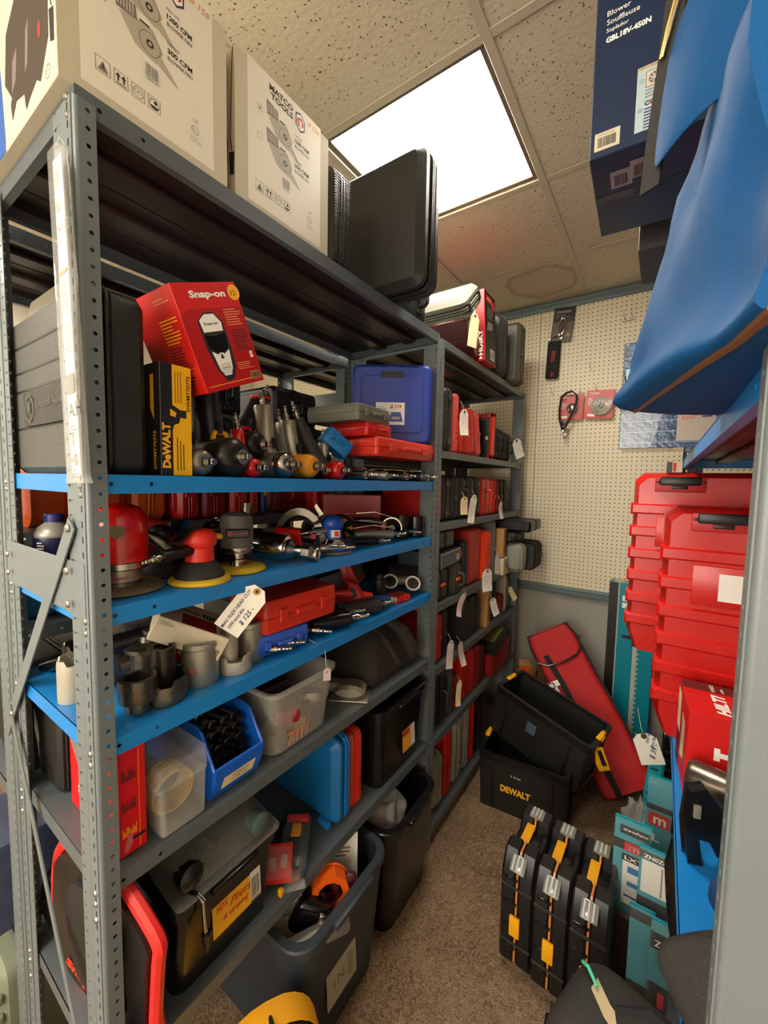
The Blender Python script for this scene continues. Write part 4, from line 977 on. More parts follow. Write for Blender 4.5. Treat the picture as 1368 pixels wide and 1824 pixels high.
# power cord bundle on a red handle, middle back
cb = thing('cord_bundle', 'black power cord bundled beside a dark red handle at the back', 'cord', (-.26, .40, z), group=None)
q = MB(); rg = random.Random(4)
for k in range(7):
    cx, cy, cz = rg.uniform(-.012, .012), rg.uniform(-.012, .012), .085+rg.uniform(-.01, .012)
    q.tube([(cx+.028*math.cos(a)*(1+.1*k/7), cy+.03*math.sin(a), cz+.022*math.sin(a+k*.5)) for a in [2*PI*i/20 for i in range(20)]], .0032, blkg, 7, closed=True)
q.build('coiled_cord', cb); MB().tube([(-.02, -.06, .05), (-.005, -.03, .075), (.0, .0, .06)], [.006, .011, .006], redd, 10).build('handle', cb); MB().box((0, 0, .03), (.07, .08, .06), blk, .01).build('base_block', cb)
# mirror bright air hammer nose + sleeve
ah = thing('air_hammer', 'mirror bright chrome air hammer barrel pointing out over the shelf edge', 'air tool', (-.022, .492, z+.034), (0, 5, 20), G2)
q = MB(); q.lathe([(.022, -.14), (.036, -.13), (.036, -.055), (.034, -.045), (.028, -.043)], chrome, 32, R(0, 90, 0)); q.build('barrel', ah)
q = MB(); q.lathe([(.026, -.046), (.026, -.032), (.022, -.028), (.014, -.02), (.013, .0), (.016, .001)], steel, 28, R(0, 90, 0)); q.lathe([(.013, 0), (.0175, .002), (.0175, .022), (.015, .024)], steel, 6, R(0, 90, 0)); q.build('chuck_nut', ah)
# quick change sleeve lying in front
sl = thing('spring_retainer', 'short ribbed steel retainer sleeve lying open end forward', 'tool part', (-.022, .532, z+.021), (0, 4, 22), G2)
q = MB(); q.lathe([(.008, -.034), (.019, -.034), (.019, -.02), (.021, -.018), (.021, -.011), (.019, -.010), (.0205, -.008), (.0205, -.002), (.019, 0), (.0205, .002), (.0205, .012), (.019, .015), (.0125, .015), (.0105, .006), (.0105, -.01)], steel, 28, R(0, 90, 0)); q.build('sleeve', sl)
# red cut-off tool with arched black guard
co = thing('cutoff_tool', 'red body cut-off tool with arched black blade guard', 'air tool', (-.135, .575, z), (0, 0, 34), G2)
q = MB(); q.prism([(-.06, .012), (.05, .004), (.058, .02), (.02, .028), (.015, .075), (-.058, .082)], -.022, .022, redm, None, .004); q.build('body', co)
q = MB()
arc = [(.10*math.cos(a)*.8+.005, .03+.108*math.sin(a)) for a in [math.radians(t) for t in range(0, 171, 10)]]; arc2 = [(p[0]*.80+.0, .03+(p[1]-.03)*.8) for p in arc]
q.prism(arc+arc2[::-1], .018, .05, gun, None, 0); q.build('blade_guard', co)
q = MB(); q.prism([(.03, .06), (.065, .06), (.082, .105), (.05, .15), (.045, .14), (.062, .105)], .052, .056, castal); q.build('guard_flap', co)
q = MB(); q.X = T(-.045, -.0225, .04); q.rect(0, 0, .03, .026, gink, 1); q.lines(.003, .02, .024, 4, .005, whit, 2); q.build('label_plate', co, smooth=False)
q = MB(); q.cyl((.052, .0, .055), (.052, -.006, .055), .008, red, n=16); q.build('lock_button', co)
q = MB(); q.cyl((-.03, .02, .05), (.05, .02, .05), .018, blk); q.build('motor', co)
# loose pieces around
handle_tool('brass and steel swivel fitting lying in front of the blue sander', [(-.06, .60, z+.022), (-.045, .62, z+.024), (-.03, .648, z+.022)], [.011, .013, .009], steel, fit=((-.03, .648, z+.022), (.5, .8, 0), 1))
o = thing('wrench_head', 'open ring end of a grey wrench standing behind the red cut-off tool', 'wrench', (-.20, .70, z), (0, 0, 25), G2)
q = MB(); q.prism([(.03*math.cos(a), .065+.034*math.sin(a)) for a in [2*PI*i/24 for i in range(24)]], -.008, .008, gun, None, .002); q.build('ring_end', o); q = MB(); q.X = T(0, -.0082, .065); q.disc(0, 0, .016, blkg, 1); q.build('bore', o, smooth=False); MB().cyl((0, 0, .035), (.01, 0, 0), .012, gun).build('shank', o)
o = thing('sander_pad', 'black and yellow printed sanding pad leaning behind the blue sander', 'sanding pad', (-.20, .86, z+.056), (28, 0, 20), G2)
q = MB(); q.lathe([(.05, -.006), (.052, 0), (.05, .006)], rub, 28, R(90, 0, 0)); q.build('pad', o); q = MB(); q.X = T(0, -.0065, 0)
for a in range(0, 360, 60): q.poly([(.02*math.cos(math.radians(a)), .02*math.sin(math.radians(a))), (.045*math.cos(math.radians(a-14)), .045*math.sin(math.radians(a-14))), (.045*math.cos(math.radians(a+14)), .045*math.sin(math.radians(a+14)))], yink, 1)
q.build('printing', o, smooth=False)
hose = thing('impact_drill', 'gunmetal air drill with pistol grip behind the red cut-off tool', 'air tool', (-.24, .50, z+.05), (0, 0, 10), G2)
q = MB(); q.lathe([(.02, -.07), (.028, -.06), (.028, .03), (.016, .05)], gun, 24, R(0, 90, 0)); q.build('body', hose); q = MB(); q.tube([(-.02, 0, .01), (-.03, .01, .06), (-.028, .012, .1)], [.018, .016, .018], gun, 12); q.build('grip', hose)
# die grinders at right
handle_tool('smooth silver barrel air grinder near the right end of the middle blue shelf', [(-.14, .86, z+.03), (-.11, .90, z+.032), (-.055, .975, z+.03)], [.014, .0175, .0165], castal, fit=((-.055, .975, z+.03), (.55, .8, 0), 1.1), lev=([(-.14, .85, z+.055), (-.1, .91, z+.065), (-.06, .97, z+.055)], (.01, -.008, 0), chrome))
handle_tool('black air grinder lying below the silver barrel one', [(-.10, .80, z+.015), (-.08, .84, z+.015), (-.05, .88, z+.015)], [.012, .013, .011], blk, fit=((-.05, .88, z+.015), (.5, .8, 0), .9))
handle_tool('chrome lever air ratchet stacked over the silver barrel grinder', [(-.22, .95, z+.07), (-.17, .98, z+.07), (-.12, 1.03, z+.06)], [.012, .016, .016], gun, lev=([(-.2, .94, z+.1), (-.15, .99, z+.105), (-.08, 1.05, z+.08)], (.012, -.01, 0), chrome))
o = thing('wheel_guard', 'chromed curved wheel guard standing at the right end of the middle blue shelf', 'guard', (-.095, 1.03, z), (0, 0, 34), G2)
q = MB(); arc = [(.04*math.cos(a), .045+.042*math.sin(a)) for a in [math.radians(t) for t in range(-50, 151, 12)]]; q.prism(arc+[(p[0]*.9, .045+(p[1]-.045)*.9) for p in arc[::-1]], -.02, .02, chrome); q.build('guard', o)
q = MB(); q.cyl((-.0, -.026, .045), (0, .02, .045), .013, gun); q.build('hub', o); MB().cyl((-.03, -.01, .05), (-.03, .01, .05), .01, org).build('washer', o)
for i, (x, y, r_, h_) in enumerate([(-.105, 1.115, .032, .088), (-.07, 1.172, .033, .082)]):
    o = thing('black_cup', ['glossy black round cup, left of the two at the right post', 'glossy black round cup touching the right post of the middle shelf'][i], 'cup', (x, y, z), group='black cups at the end of the middle shelf')
    q = MB(); q.lathe([(r_*.9, 0), (r_, .004), (r_, h_), (r_-.003, h_), (r_-.004, .01)], blkg, 28); q.build('cup', o)
handle_tool('short black air fitting lying in front of the black cups', [(-.09, 1.08, z+.03), (-.06, 1.105, z+.028)], [.014, .012], blk, fit=((-.06, 1.105, z+.028), (.6, .7, -.1), 1))
o = thing('tool_case', 'flat dull red case standing at the back of the middle shelf near the right post', 'tool case', (-.335, 1.085, z), (0, 0, 30), group=None); MB().slab(.25, .165, .03, red, .006, .003).build('case_body', o); MB().box((0, -.017, .08), (.05, .006, .016), red, .002).build('latch', o)
# near end: oil bottle and orange case
ob = thing('oil_bottle', 'silver oil bottle with dark blue cap and navy label at the near end', 'bottle', (-.392, .070, z), (0, 0, 0))
q = MB(); q.lathe([(.034, 0), (.038, .004), (.038, .085), (.0385, .087), (.037, .093), (.03, .104), (.017, .114), (.016, .118)], oilm, 32); q.build('bottle', ob)
q = MB(); q.lathe([(.0385, .004), (.0387, .08), (.0385, .082)], navyp, 32, caps=False); q.build('label_wrap', ob)
q = MB(); q.lathe([(.018, .116), (.0185, .118), (.0185, .132), (.0165, .134), (.0005, .134)], mat('navy_cap', (36, 44, 110), .4), 24, caps=False); q.build('cap', ob)
q = MB(); q.X = T(.014, -.0365, 0) @ R(0, 0, 20); q.lines(0, .07, .022, 9, .006, whit, 1); q.build('printing', ob, smooth=False)
o = thing('red_tool_case', 'bright red tool case edge between the oil bottle and the near post', 'tool case', (-.12, .30, z), (0, 0, 0)); o.location = (-.285, .20, z); MB().slab(.16, .09, .12, red, .015, .008).build('case_body', o); MB().box((0, -.062, .07), (.04, .006, .02), red, .002).build('latch', o)
# goods on the back unit seen through the gap
GB = 'cases on the back unit'
zb = UB[2]
tool_case('tool_case', 'bright orange tool case on the back unit behind the oil bottle', .30, .15, .26, mat('orange_plastic2', (228, 96, 20), .4), (-.70, .17, zb), r=.04, edge='right', group=GB, bev=.03, handle=True, latches=0)
tool_case('tool_case', 'second orange tool case on the back unit, half behind the near post', .30, .16, .10, mat('orange_plastic2', (228, 96, 20), .4), (-.70, .36, zb), r=.03, edge='right', group=GB, latches=0, handle=False)
for i, (y, t, m, lb) in enumerate([(.465, .075, red, 'red tool case first in the back row seen under the top blue shelf'), (.555, .09, redd, 'deep red tool case with pinched foot in the back row'), (.655, .075, redo, 'orange-red tool case in the back row next to the blue edge'), (.72, .04, red, 'thin red tool case squeezed against the blue edged case'), (.765, .03, blud, 'narrow dark blue case with a yellow catch at the end of the red row')]):
    tool_case('tool_case', lb, .30, .16, t, m, (-.66, y, zb), r=.02, edge='right', group=GB, latches=1, handle=False, lm=yel if i == 4 else None)
tool_case('tool_case', 'dark red case further right on the back unit under the top blue shelf', .30, .17, .12, redd, (-.70, .92, zb), r=.02, edge='right', group=GB, latches=2)
tool_case('tool_case', 'square red case at the far end of the back unit', .28, .17, .10, red, (-.66, 1.1, zb), r=.012, edge='right', group=GB, latches=0, handle=False)
zb = UB[3]
tool_case('tool_case', 'flat blue branded case lying on the lower back shelf at the near end', .30, .07, .16, bluc, (-.70, .12, zb), r=.012, edge='right', group=GB, latches=1, handle=False)
o = thing('fabric_roll', 'black padded tool bag with a red stripe and red label on the back unit', 'bag', (-.64, .32, zb), group=GB)
q = MB(); q.slab(.30, .07, .28, fabk, .03, .02); q.build('bag_body', o); q = MB(); q.box((.151, 0, .06), (.004, .27, .008), red, .001); q.build('stripe', o); q = MB(); q.box((.152, -.02, .065), (.004, .06, .03), red, .001); q.build('label_patch', o)
tool_case('tool_case', 'olive-black long case on the lower back shelf behind the price tag', .30, .12, .22, blk2, (-.66, .66, zb), r=.03, edge='right', group=GB, latches=2)
tool_case('tool_case', 'charcoal case far along the lower back shelf', .30, .14, .22, chg, (-.66, 1.0, zb), r=.03, edge='right', group=GB, latches=2)
for i, (y, zz) in enumerate([(1.40, 1.2845), (1.74, 1.2845), (2.1, 1.2845), (1.40, .8345), (1.74, .8345), (2.1, .8345)]):
    tool_case('tool_case', 'large dark case deep in the far left shelving, glimpsed through the gaps', .32, .40, .22, blk if i % 2 else chg, (XB-.20, y, zz), (0, 0, 90), r=.03, edge='top', latches=2, handle=False, group='dark cases deep in the far left shelving')
for i, (y, zz) in enumerate([(.14, UB[4]), (.42, UB[4]), (.80, UB[4]), (1.08, UB[4]), (.56, UB[5]), (.81, UB[5]), (1.05, UB[5])]):
    tool_case('tool_case', 'dark storage case on the back unit, only its shadowed side showing', .30, .30 if zz < .9 else .17, .20 if zz < .9 else .12, blk if i % 2 else chg, (XB-.22, y, zz), (0, 0, 0), r=.03, edge='right', latches=1, handle=False, group='shadowed cases on the back unit')
for i, y in enumerate((.10, .28, .46, .82, 1.1)):
    tool_case('tool_case', 'dark case at the rear of the lower back shelf, behind the padded bag', .10, .165, .15, blk if i % 2 else chg, (XC+.075, y, UB[3]), (0, 0, 0), r=.02, edge='right', latches=1, handle=False, group='dark cases at the rear of the lower back shelf')
zb = UB[1]
tool_case('tool_case', 'black hard case on the upper back shelf seen behind the wrenches', .30, .16, .24, blk, (-.68, .95, zb), r=.03, edge='right', group=GB, latches=2)
tool_case('tool_case', 'large black case on the upper back shelf behind the mask carton', .30, .19, .12, blk, (-.68, .62, zb), r=.03, edge='right', group=GB, latches=2)
o = thing('foil_parts_bag', 'jumble of shiny packaged fittings on the far shelf seen over the wrenches', 'bag', (-.70, 1.5, 1.735), group=None)
q = MB(); rg = random.Random(2)
for i in range(16): q.box((rg.uniform(-.14, .14), rg.uniform(-.2, .2), .03+rg.uniform(0, .08)), (rg.uniform(.02, .06), rg.uniform(.03, .08), rg.uniform(.02, .05)), rg.choice([steel, blud, blk, kraft, whit, gun]), .008, 1, R(rg.uniform(-40, 40), rg.uniform(-40, 40), rg.uniform(0, 90)) if False else None)
q.build('fittings_pile', o); o['kind'] = 'stuff'

# ================================================================ lowest blue shelf
z = ZS3 = 1.1615; G3 = 'axle nut sockets on the lowest blue shelf'
socket_cup('short wide dark hex socket with black drive end, nearest on the lowest blue shelf', .0335, .044, gun, (-.056, .092, z+.028), hexin=True, wall=.008, drive=.022)
socket_cup('tall slim castellated dark socket near the blue shelf corner', .027, .085, gun, (-.300, .075, z), teeth=4, wall=.003)
socket_cup('second castellated dark socket beside the first, half behind the post', .031, .078, gun, (-.235, .125, z), teeth=6, wall=.003)
socket_cup('pale silver tapered castellated socket just left of the near post', .028, .088, mat('pale_silver', (176, 170, 152), .45, .35, var=.1, vs=30), (-.212, .040, z), teeth=4, wall=.003)
socket_cup('wide shallow dark toothed socket cup in front', .043, .05, gun, (-.066, .148, z), teeth=4, wall=.0035)
socket_cup('dark deep impact socket standing inside the wide toothed cup', .0235, .093, mat('dark_bronze_steel', (70, 62, 54), .3, .8), (-.078, .152, z+.013), wall=.004, hexin=True)
o = socket_cup('tall dark socket with flanged middle and square drive top, behind the toothed cup', .034, .09, gun, (-.135, .150, z), wall=.006, solid=True)
MB().lathe([(.045, .09), (.045, .098), (.03, .104), (.018, .106), (.017, .118)], gun, 30).build('flange', o); MB().box((0, 0, .122), (.019, .019, .014), gun, .002).build('drive_end', o)
socket_cup('large silver cup socket with raised rim and red handwritten mark', .039, .098, castal, (-.076, .232, z), collar=.016, wall=.005)
q = MB(); q.X = T(-.076+.024, .232-.031, z+.032) @ R(0, 0, 38); q.text('39', -.008, 0, .012, rink, 1.5, bold=.02); mk = q.build('ink_mark', None, smooth=False)
for o_ in COL.objects:
    if o_.get('label', '').startswith('large silver cup socket with raised rim'): mk.parent = o_; mk.location = (.076, -.232, -z)
socket_cup('low wide silver toothed socket cup right of the big rimmed one', .0375, .042, mat('pale_silver', (176, 170, 152), .45, .35, var=.1, vs=30), (-.062, .312, z), teeth=3, wall=.004)
socket_cup('solid slanted silver cylinder standing in the low toothed cup', .022, .092, mat('pale_silver', (176, 170, 152), .45, .35, var=.1, vs=30), (-.07, .300, z+.013), solid=True, wall=.003)
socket_cup('silver rimmed cup socket furthest right, by the blue case', .036, .10, castal, (-.088, .372, z), collar=.016, wall=.005)
o = thing('pickup_tool', 'flat curved steel scoop lying at the blue shelf corner', 'tool', (-.385, .075, z), (0, 0, 10)); MB().prism([(-.05, .0), (.0, .004), (.06, .035), (.06, .05), (.0, .03), (-.045, .012)], -.03, .03, steel, None, .003).build('blade', o)
o = thing('marker_pen', 'thin green marker lying at the back corner of the lowest blue shelf', 'pen', (-.40, .10, z+.005), (0, 0, 60)); MB().cyl((0, 0, 0), (.05, 0, .006), .005, mat('green_plastic', (30, 170, 70), .4), n=10).build('barrel', o)
handle_tool('bulky grey die grinder body lying behind the dark sockets', [(-.20, .12, z+.04), (-.19, .17, z+.05), (-.17, .21, z+.045)], [.022, .03, .026], gun, grp='air tools on the lowest blue shelf')
handle_tool('long black ribbed air tool handle with chrome fitting, lying under the white carton', [(-.17, .08, z+.105), (-.16, .14, z+.108), (-.15, .20, z+.105), (-.145, .235, z+.10)], [.02, .0215, .021, .014], blk, grp='air tools on the lowest blue shelf', fit=((-.145, .235, z+.10), (.15, 1, -.05), 1.2))
handle_tool('red and silver angle grinder head between the sockets and the white carton', [(-.16, .215, z+.05), (-.13, .26, z+.045), (-.105, .275, z+.035)], [.028, .026, .02], redm, grp='air tools on the lowest blue shelf', ends=[('gear_head', (-.18, .20, z+.07), (.3, .3, -.2), .024, .04, castal)])
handle_tool('black hose loop behind the silver sockets', [(-.2, .28, z+.03), (-.18, .33, z+.012), (-.16, .38, z+.012), (-.15, .42, z+.03)], .006, blkg, 'hose', 'hose', 'air tools on the lowest blue shelf')
def wbox(p, w, d, h):
    p.X = face('right', w, d, h); p.lines(d*.3, h*.6, d*.34, 9, h*.05, lgink, 1, h*.02); p.lines(d*.05, h*.85, d*.2, 3, h*.06, gink, 1, h*.02); p.bars(d*.82, h*.12, d*.13, h*.3, bink, 1.2, n=11); p.ring(d*.72, h*.62, h*.05, h*.012, gink); p.text('Made in USA', d*.6, h*.32, h*.06, lgink, 1)
    p.X = face('top', w, d, h); p.poly([(w*.3, d*.25), (w*.42, d*.27), (w*.45, d*.72), (w*.33, d*.7)], lgink, 1); p.poly([(w*.38, d*.22), (w*.42, d*.22), (w*.44, d*.55), (w*.4, d*.55)], bink, 1.2); p.poly([(w*.3, d*.6), (w*.5, d*.6), (w*.5, d*.85), (w*.3, d*.85)], bink, 1.3)
    for i in range(4): p.rect(w*.33, d*(.63+.05*i), w*.15, d*.02, lgink, 1.6)
    p.rect(w*.55, d*.3, w*.44, d*.5, redd, 1); p.text('5', w*.72, d*.86, d*.06, rink, 1.2, bold=.05); p.rect(w*.8, d*.84, w*.15, d*.1, gink, 1.1)
carton('tool_carton', 'white cut-off tool carton tilted on the lowest blue shelf behind the sockets', .13, .155, .055, card, (-.128, .225, z+.088), (-28, 4, -31), deco=wbox)
tg = price_tag('large white handwritten tag reading 125 dollars hanging from the middle blue shelf', (.012, .318, 1.362), (0, 38, 52), (.062, .118), pape, 0, texts=[('MAC FLEX HEAD CUT', -.010, -.106, .0074, 90), ('OFF tool Kit', .004, -.100, .0074, 90), ('$ 125 -', .023, -.080, .013, 90)])
flat_case('tapered red tool case on top of the blue one on the lowest blue shelf', .26, .16, .085, redo, (-.115, .515, z+.062), 88, group='cases on the lowest blue shelf')
o = flat_case('bright blue plastic case with an orange label under the red case', .17, .15, .052, mat('periwinkle_plastic', (52, 92, 196), .35), (-.115, .455, z+.006), 82, group='cases on the lowest blue shelf')
q = MB(); q.X = face('top', .17, .15, .0525); q.rect(.01, .03, .15, .10, mat('orange_label', (232, 92, 24), .5), 1); q.rect(.03, .08, .10, .03, card, 2); q.lines(.02, .055, .12, 3, .009, bink, 2); q.build('label_sheet', o, smooth=False)
G3b = 'air tools on the lowest blue shelf'
def fit_tool(label, p, d, r, L_, m, band=None, fs=1.1):
    p = Vector(p); d = Vector(d).normalized(); a = p-d*L_
    ends = [('band', p-d*.02, d, r*1.08, .01, band)] if band else None
    return handle_tool(label, [a, a+d*L_*.4, p-d*.01, p], [r, r*1.1, r, r*.6], m, grp=G3b, ends=ends, fit=(p, d, fs))
fit_tool('black air tool end with steel plug under the blue case, left one', (-.05, .405, z+.02), (.7, .7, 0), .012, .08, blk)
fit_tool('black air tool end with red collar and steel plug under the blue case', (-.05, .452, z+.022), (.75, .7, 0), .012, .08, blk, red)
fit_tool('black air tool with steel plug in front of the blue case', (-.055, .565, z+.022), (.7, .6, -.1), .013, .09, blk)
o = fit_tool('chunky black air ratchet head with a yellow mark lying at the front', (-.02, .70, z+.029), (.45, .9, 0), .023, .13, blkg, None, 1.2)
MB().box((.0, .06, .023), (.012, .012, .012), yel, .002).build('yellow_mark', o)
fit_tool('short black air tool with steel plug right behind the chunky one', (-.06, .735, z+.03), (.5, .8, 0), .013, .09, blk)
handle_tool('chrome fluted reducer standing behind the black air ratchet', [(-.14, .66, z+.02), (-.13, .69, z+.045)], [.018, .022], steel, grp=G3b)
fit_tool('large charcoal barrel air drill with red top lever', (-.03, .868, z+.03), (.35, .92, 0), .026, .15, chg)
handle_tool('red lever handle lying on the charcoal barrel drill', [(-.14, .75, z+.075), (-.10, .80, z+.07), (-.06, .86, z+.058)], [.012, .014, .010], redo, grp=G3b)
o = thing('work_light', 'red and black folding tool with pointed red frame, behind the charcoal drill', 'tool', (-.15, .80, z+.03), (0, 0, 25), G3b)
q = MB(); q.prism([(-.06, .0), (.05, .0), (.03, .055), (-.04, .05)], -.03, .03, redd, None, .006); q.build('body', o); q = MB(); q.prism([(.03, .0), (.085, .03), (.06, .075), (.035, .085)], -.032, .0, red, None, .004); q.build('pointed_frame', o); q = MB(); q.X = T(0, -.033, 0); q.poly([(.04, .02), (.07, .035), (.058, .062), (.042, .066)], blkc, 1); q.build('grille', o, smooth=False)
ch = thing('battery_charger', 'black and red battery charger with a printed grey label, tilted at the back', 'charger', (-.24, .90, z+.045), (0, -22, 22), G3b)
q = MB(); q.slab(.17, .075, .12, blk, .02, .01); q.build('body', ch); q = MB(); q.box((.07, 0, .04), (.05, .13, .085), red, .012); q.build('red_housing', ch); q = MB(); q.X = face('right', .194, .13, .09); q.rect(.015, .012, .1, .058, blkc, 1); q.lines(.022, .06, .08, 6, .008, gink, 2); q.ring(.095, .03, .008, .001, gink, 2); q.build('printing', ch, smooth=False)
socket_cup('tall black deep impact socket with necked top at the right of the lowest blue shelf', .024, .098, mat('black_oxide', (44, 40, 36), .35, .7), (-.085, .94, z), wall=.004, solid=True, drive=None, collar=None, grp=G3)
o = [x for x in COL.objects if x.get('label', '').startswith('tall black deep impact socket')][0]; MB().lathe([(.015, .098), (.015, .113), (.012, .114), (.01, .108)], mat('black_oxide', (44, 40, 36), .35, .7), 24).build('neck', o)
o = flat_case('small clear topped red box of parts by the deep socket', .09, .065, .024, redc, (-.06, 1.03, z), 80, group=G3b)
o = flat_case('low clear box lying behind the deep impact socket', .10, .07, .02, clr2, (-.15, .92, z), 70, group=G3b, lm=whit)
handle_tool('white and steel inline air tool before the small red box', [(-.13, .90, z+.018), (-.10, .93, z+.018), (-.05, .98, z+.015)], [.014, .015, .012], whit, grp=G3b, fit=((-.05, .98, z+.015), (.4, .9, 0), .9))
handle_tool('blue handled small air tool with clear sleeve at the shelf edge', [(-.06, .845, z+.045), (-.045, .895, z+.04), (-.035, .93, z+.034)], [.014, .015, .012], blup, grp=G3b, ends=[('clear_sleeve', (-.035, .93, z+.03), (.2, .9, -.2), .011, .035, clr2)])
for i, (x, y, h_, m, lb) in enumerate([(-.13, 1.08, .06, whit, 'white rimmed round gauge standing at the right end of the lowest blue shelf'), (-.06, 1.14, .03, gun, 'grey cylinder with white rim lying at the right end')]):
    o = thing('gauge', lb, 'gauge', (x, y, z+.03), (0, 0, 40), G3b)
    q = MB(); q.lathe([(.02, -.03), (.028, -.01), (.028, .01), (.03, .012)], gun, 24, T(0, 0, h_*.3) @ R(55, 0, 0)); q.build('body', o); q = MB(); q.lathe([(.024, .012), (.031, .012), (.031, .017), (.024, .017)], m if m is whit else whit, 28, T(0, 0, h_*.3) @ R(55, 0, 0), caps=False); q.build('rim', o)
handle_tool('two-barrel silver tool lying by the right post of the lowest blue shelf', [(-.14, 1.12, z+.05), (-.09, 1.17, z+.045)], [.02, .02], castal, grp=G3b)
# ================================================================ upper grey shelf (bits and bins)
def zg4(y): return .911-.0255*y-.0008
z = .910
o = tool_case('tool_case', 'small leathery black case with a white badge, behind the crossed straps', .14, .22, .042, blk2, (-.37, .055, z), (0, 0, 0), r=.012, edge='top', latches=0, handle=False, panel=False, group='goods on the upper grey shelf')
q = MB(); q.X = T(-.055, -.0255, .10); q.poly([(-.012, .06), (.0, .05), (.012, .03), (.02, -.005), (.014, -.02), (.018, -.05), (.012, -.05), (.002, -.02), (-.01, .0), (-.012, .02)], wink, 1); q.build('badge', o, smooth=False)
def hamcard(p, w, d, h):
    p.X = face('front', w, d, h); p.poly([(w*.0, h*.98), (w*.22, h*.98), (w*.45, h*.66), (w*.5, h*.5), (w*.34, h*.36), (w*.2, h*.5), (w*.0, h*.72)], mat('card_silver_print', (120, 108, 104), .4), 1); p.poly([(w*.36, h*.62), (w*.54, h*.52), (w*.52, h*.34), (w*.3, h*.46)], bink, 1.3); p.rect(w*.3, h*.22, w*.12, h*.14, gink, 1.2)
    p.text('S', w*.18, h*.2, h*.1, wink, 1.2, bold=.06); p.text('V', w*.62, h*.03, h*.07, wink, 1.2, bold=.06)
    p.X = face('right', w, d, h); rg = random.Random(6)
    for b_, m_, r_ in ((.80, bink, (.05, .14)), (.52, bink, (.04, .12)), (.28, yink, (.04, .1))):
        for i in range(11): p.rect(d*(.08+.05*i), h*b_-.02, d*.028, h*rg.uniform(*r_), m_, 1)
    p.rect(d*.72, h*.02, d*.02, h*.95, yink, 1); p.poly([(d*.12, h*.04), (d*.3, h*.04), (d*.46, h*.1), (d*.44, h*.18), (d*.32, h*.22), (d*.2, h*.14)], mat('print_pink', (200, 100, 100), .4), 1.2); p.rect(d*.45, h*.12, d*.5, h*.03, bink, 1.3)
carton('hammer_carton', 'bright red tool carton with hammer picture, standing at the near post', .235, .046, .206, redc2, (-.145, .066, z), deco=hamcard, group='goods on the upper grey shelf')
# clear box with yellow hose
cb_ = thing('clear_box', 'frosted clear box holding a coil of yellow hose, next to the red carton', 'container', (-.105, .155, z-.0005), group='goods on the upper grey shelf')
q = MB(); q.X = R(0, 0, 90)
q.loft([[(p[0], p[1]-.095, zz) for p in rrect(a, .19*b, .008, 0, 4)] for a, b, zz in ((.092, .96, 0), (.1, 1, .095), (.097, .98, .095), (.089, .94, .003))], clr2); q.build('tub', cb_)
q = MB(); q.X = R(0, 0, 90); q.loft([[(p[0], p[1]-.097, zz) for p in rrect(a, .194*b, .008, 0, 4)] for a, b, zz in ((.104, 1, .094), (.104, 1, .104), (.098, .97, .142), (.094, .95, .142))], clr); q.build('lid', cb_)
yc = thing('hose_coil', 'coil of translucent yellow hose inside the frosted clear box', 'hose', (-.050, .155, z+.05))
q = MB()
for k in range(6):
    q.tube([(-.006-k*.009, (.042-k*.0005)*math.cos(a), .041*math.sin(a)) for a in [2*PI*i/32 for i in range(32)]], .0042, hosey, 8, closed=True)
q.build('coil', yc)
# blue stacking bin of air hammer bits
bb = thing('parts_bin', 'blue plastic stacking bin with a cream number label, full of black chisel bits', 'bin', (-.155, .283, z-.0045), (0, 0, 0), 'goods on the upper grey shelf')
side = [(-.15, 0), (.125, 0), (.148, .052), (.148, .075), (.10, .145), (.085, .150), (-.15, .150)]
q = MB(); 
for s_ in (-1, 1): q.prism(side, s_*.062-.0015, s_*.062+.0015, blub)
q.box((-.012, 0, .0015), (.275, .124, .003), blub); q.box((-.149, 0, .075), (.003, .124, .15), blub)
q.prism([(.122, 0), (.128, 0), (.151, .052), (.151, .078), (.145, .078), (.145, .054)], -.063, .063, blub)
q.build('bin_body', bb)
q = MB()
for s_ in (-1, 1): q.tube([(.148, s_*.0635, .076), (.10, s_*.0635, .147), (.085, s_*.0635, .152), (-.15, s_*.0635, .152)], .0035, blub, 6)
q.tube([(.150, -.063, .078), (.150, .063, .078)], .0035, blub, 6); q.build('rim', bb)
q = MB(); q.X = T(.1445, 0, .037) @ R(0, 0, 90) @ R(23, 0, 0); q.rect(-.042, -.020, .084, .036, mat('cream_label', (228, 208, 160), .7), 1); q.text('5779K577', -.018, .001, .0085, bink, 2, .04); q.text('5779K313', -.018, -.013, .0085, bink, 2, .04); q.build('label_card', bb, smooth=False)
bitd = None; rg = random.Random(11)
for i in range(21):
    lay = i//4; n_ = 4; k = i % 4
    lb = 'black air chisel bit lying in the blue parts bin, round collar towards the aisle'
    if bitd is None:
        o = thing('chisel_bit', lb, 'chisel bit', (0, 0, 0), group='air chisel bits in the blue bin')
        q = MB(); q.lathe([(.0042, -.12), (.006, -.1), (.0062, -.018), (.0074, -.016), (.0118, -.008), (.0122, -.001), (.0080, .001), (.0076, .022), (.0066, .025)], mat('black_steel', (72, 68, 62), .3, .85), 14, R(0, 90, 0)); q.build('bit', o); bitd = o
        tgt = o
    else: tgt = dup(bitd, lb, (0, 0, 0))
    place(tgt, (-.048-.010*lay+rg.uniform(-.006, .006), .283+(k-1.5)*.0275, z+.020+lay*.0255), (0, -3, rg.uniform(-2, 2)))
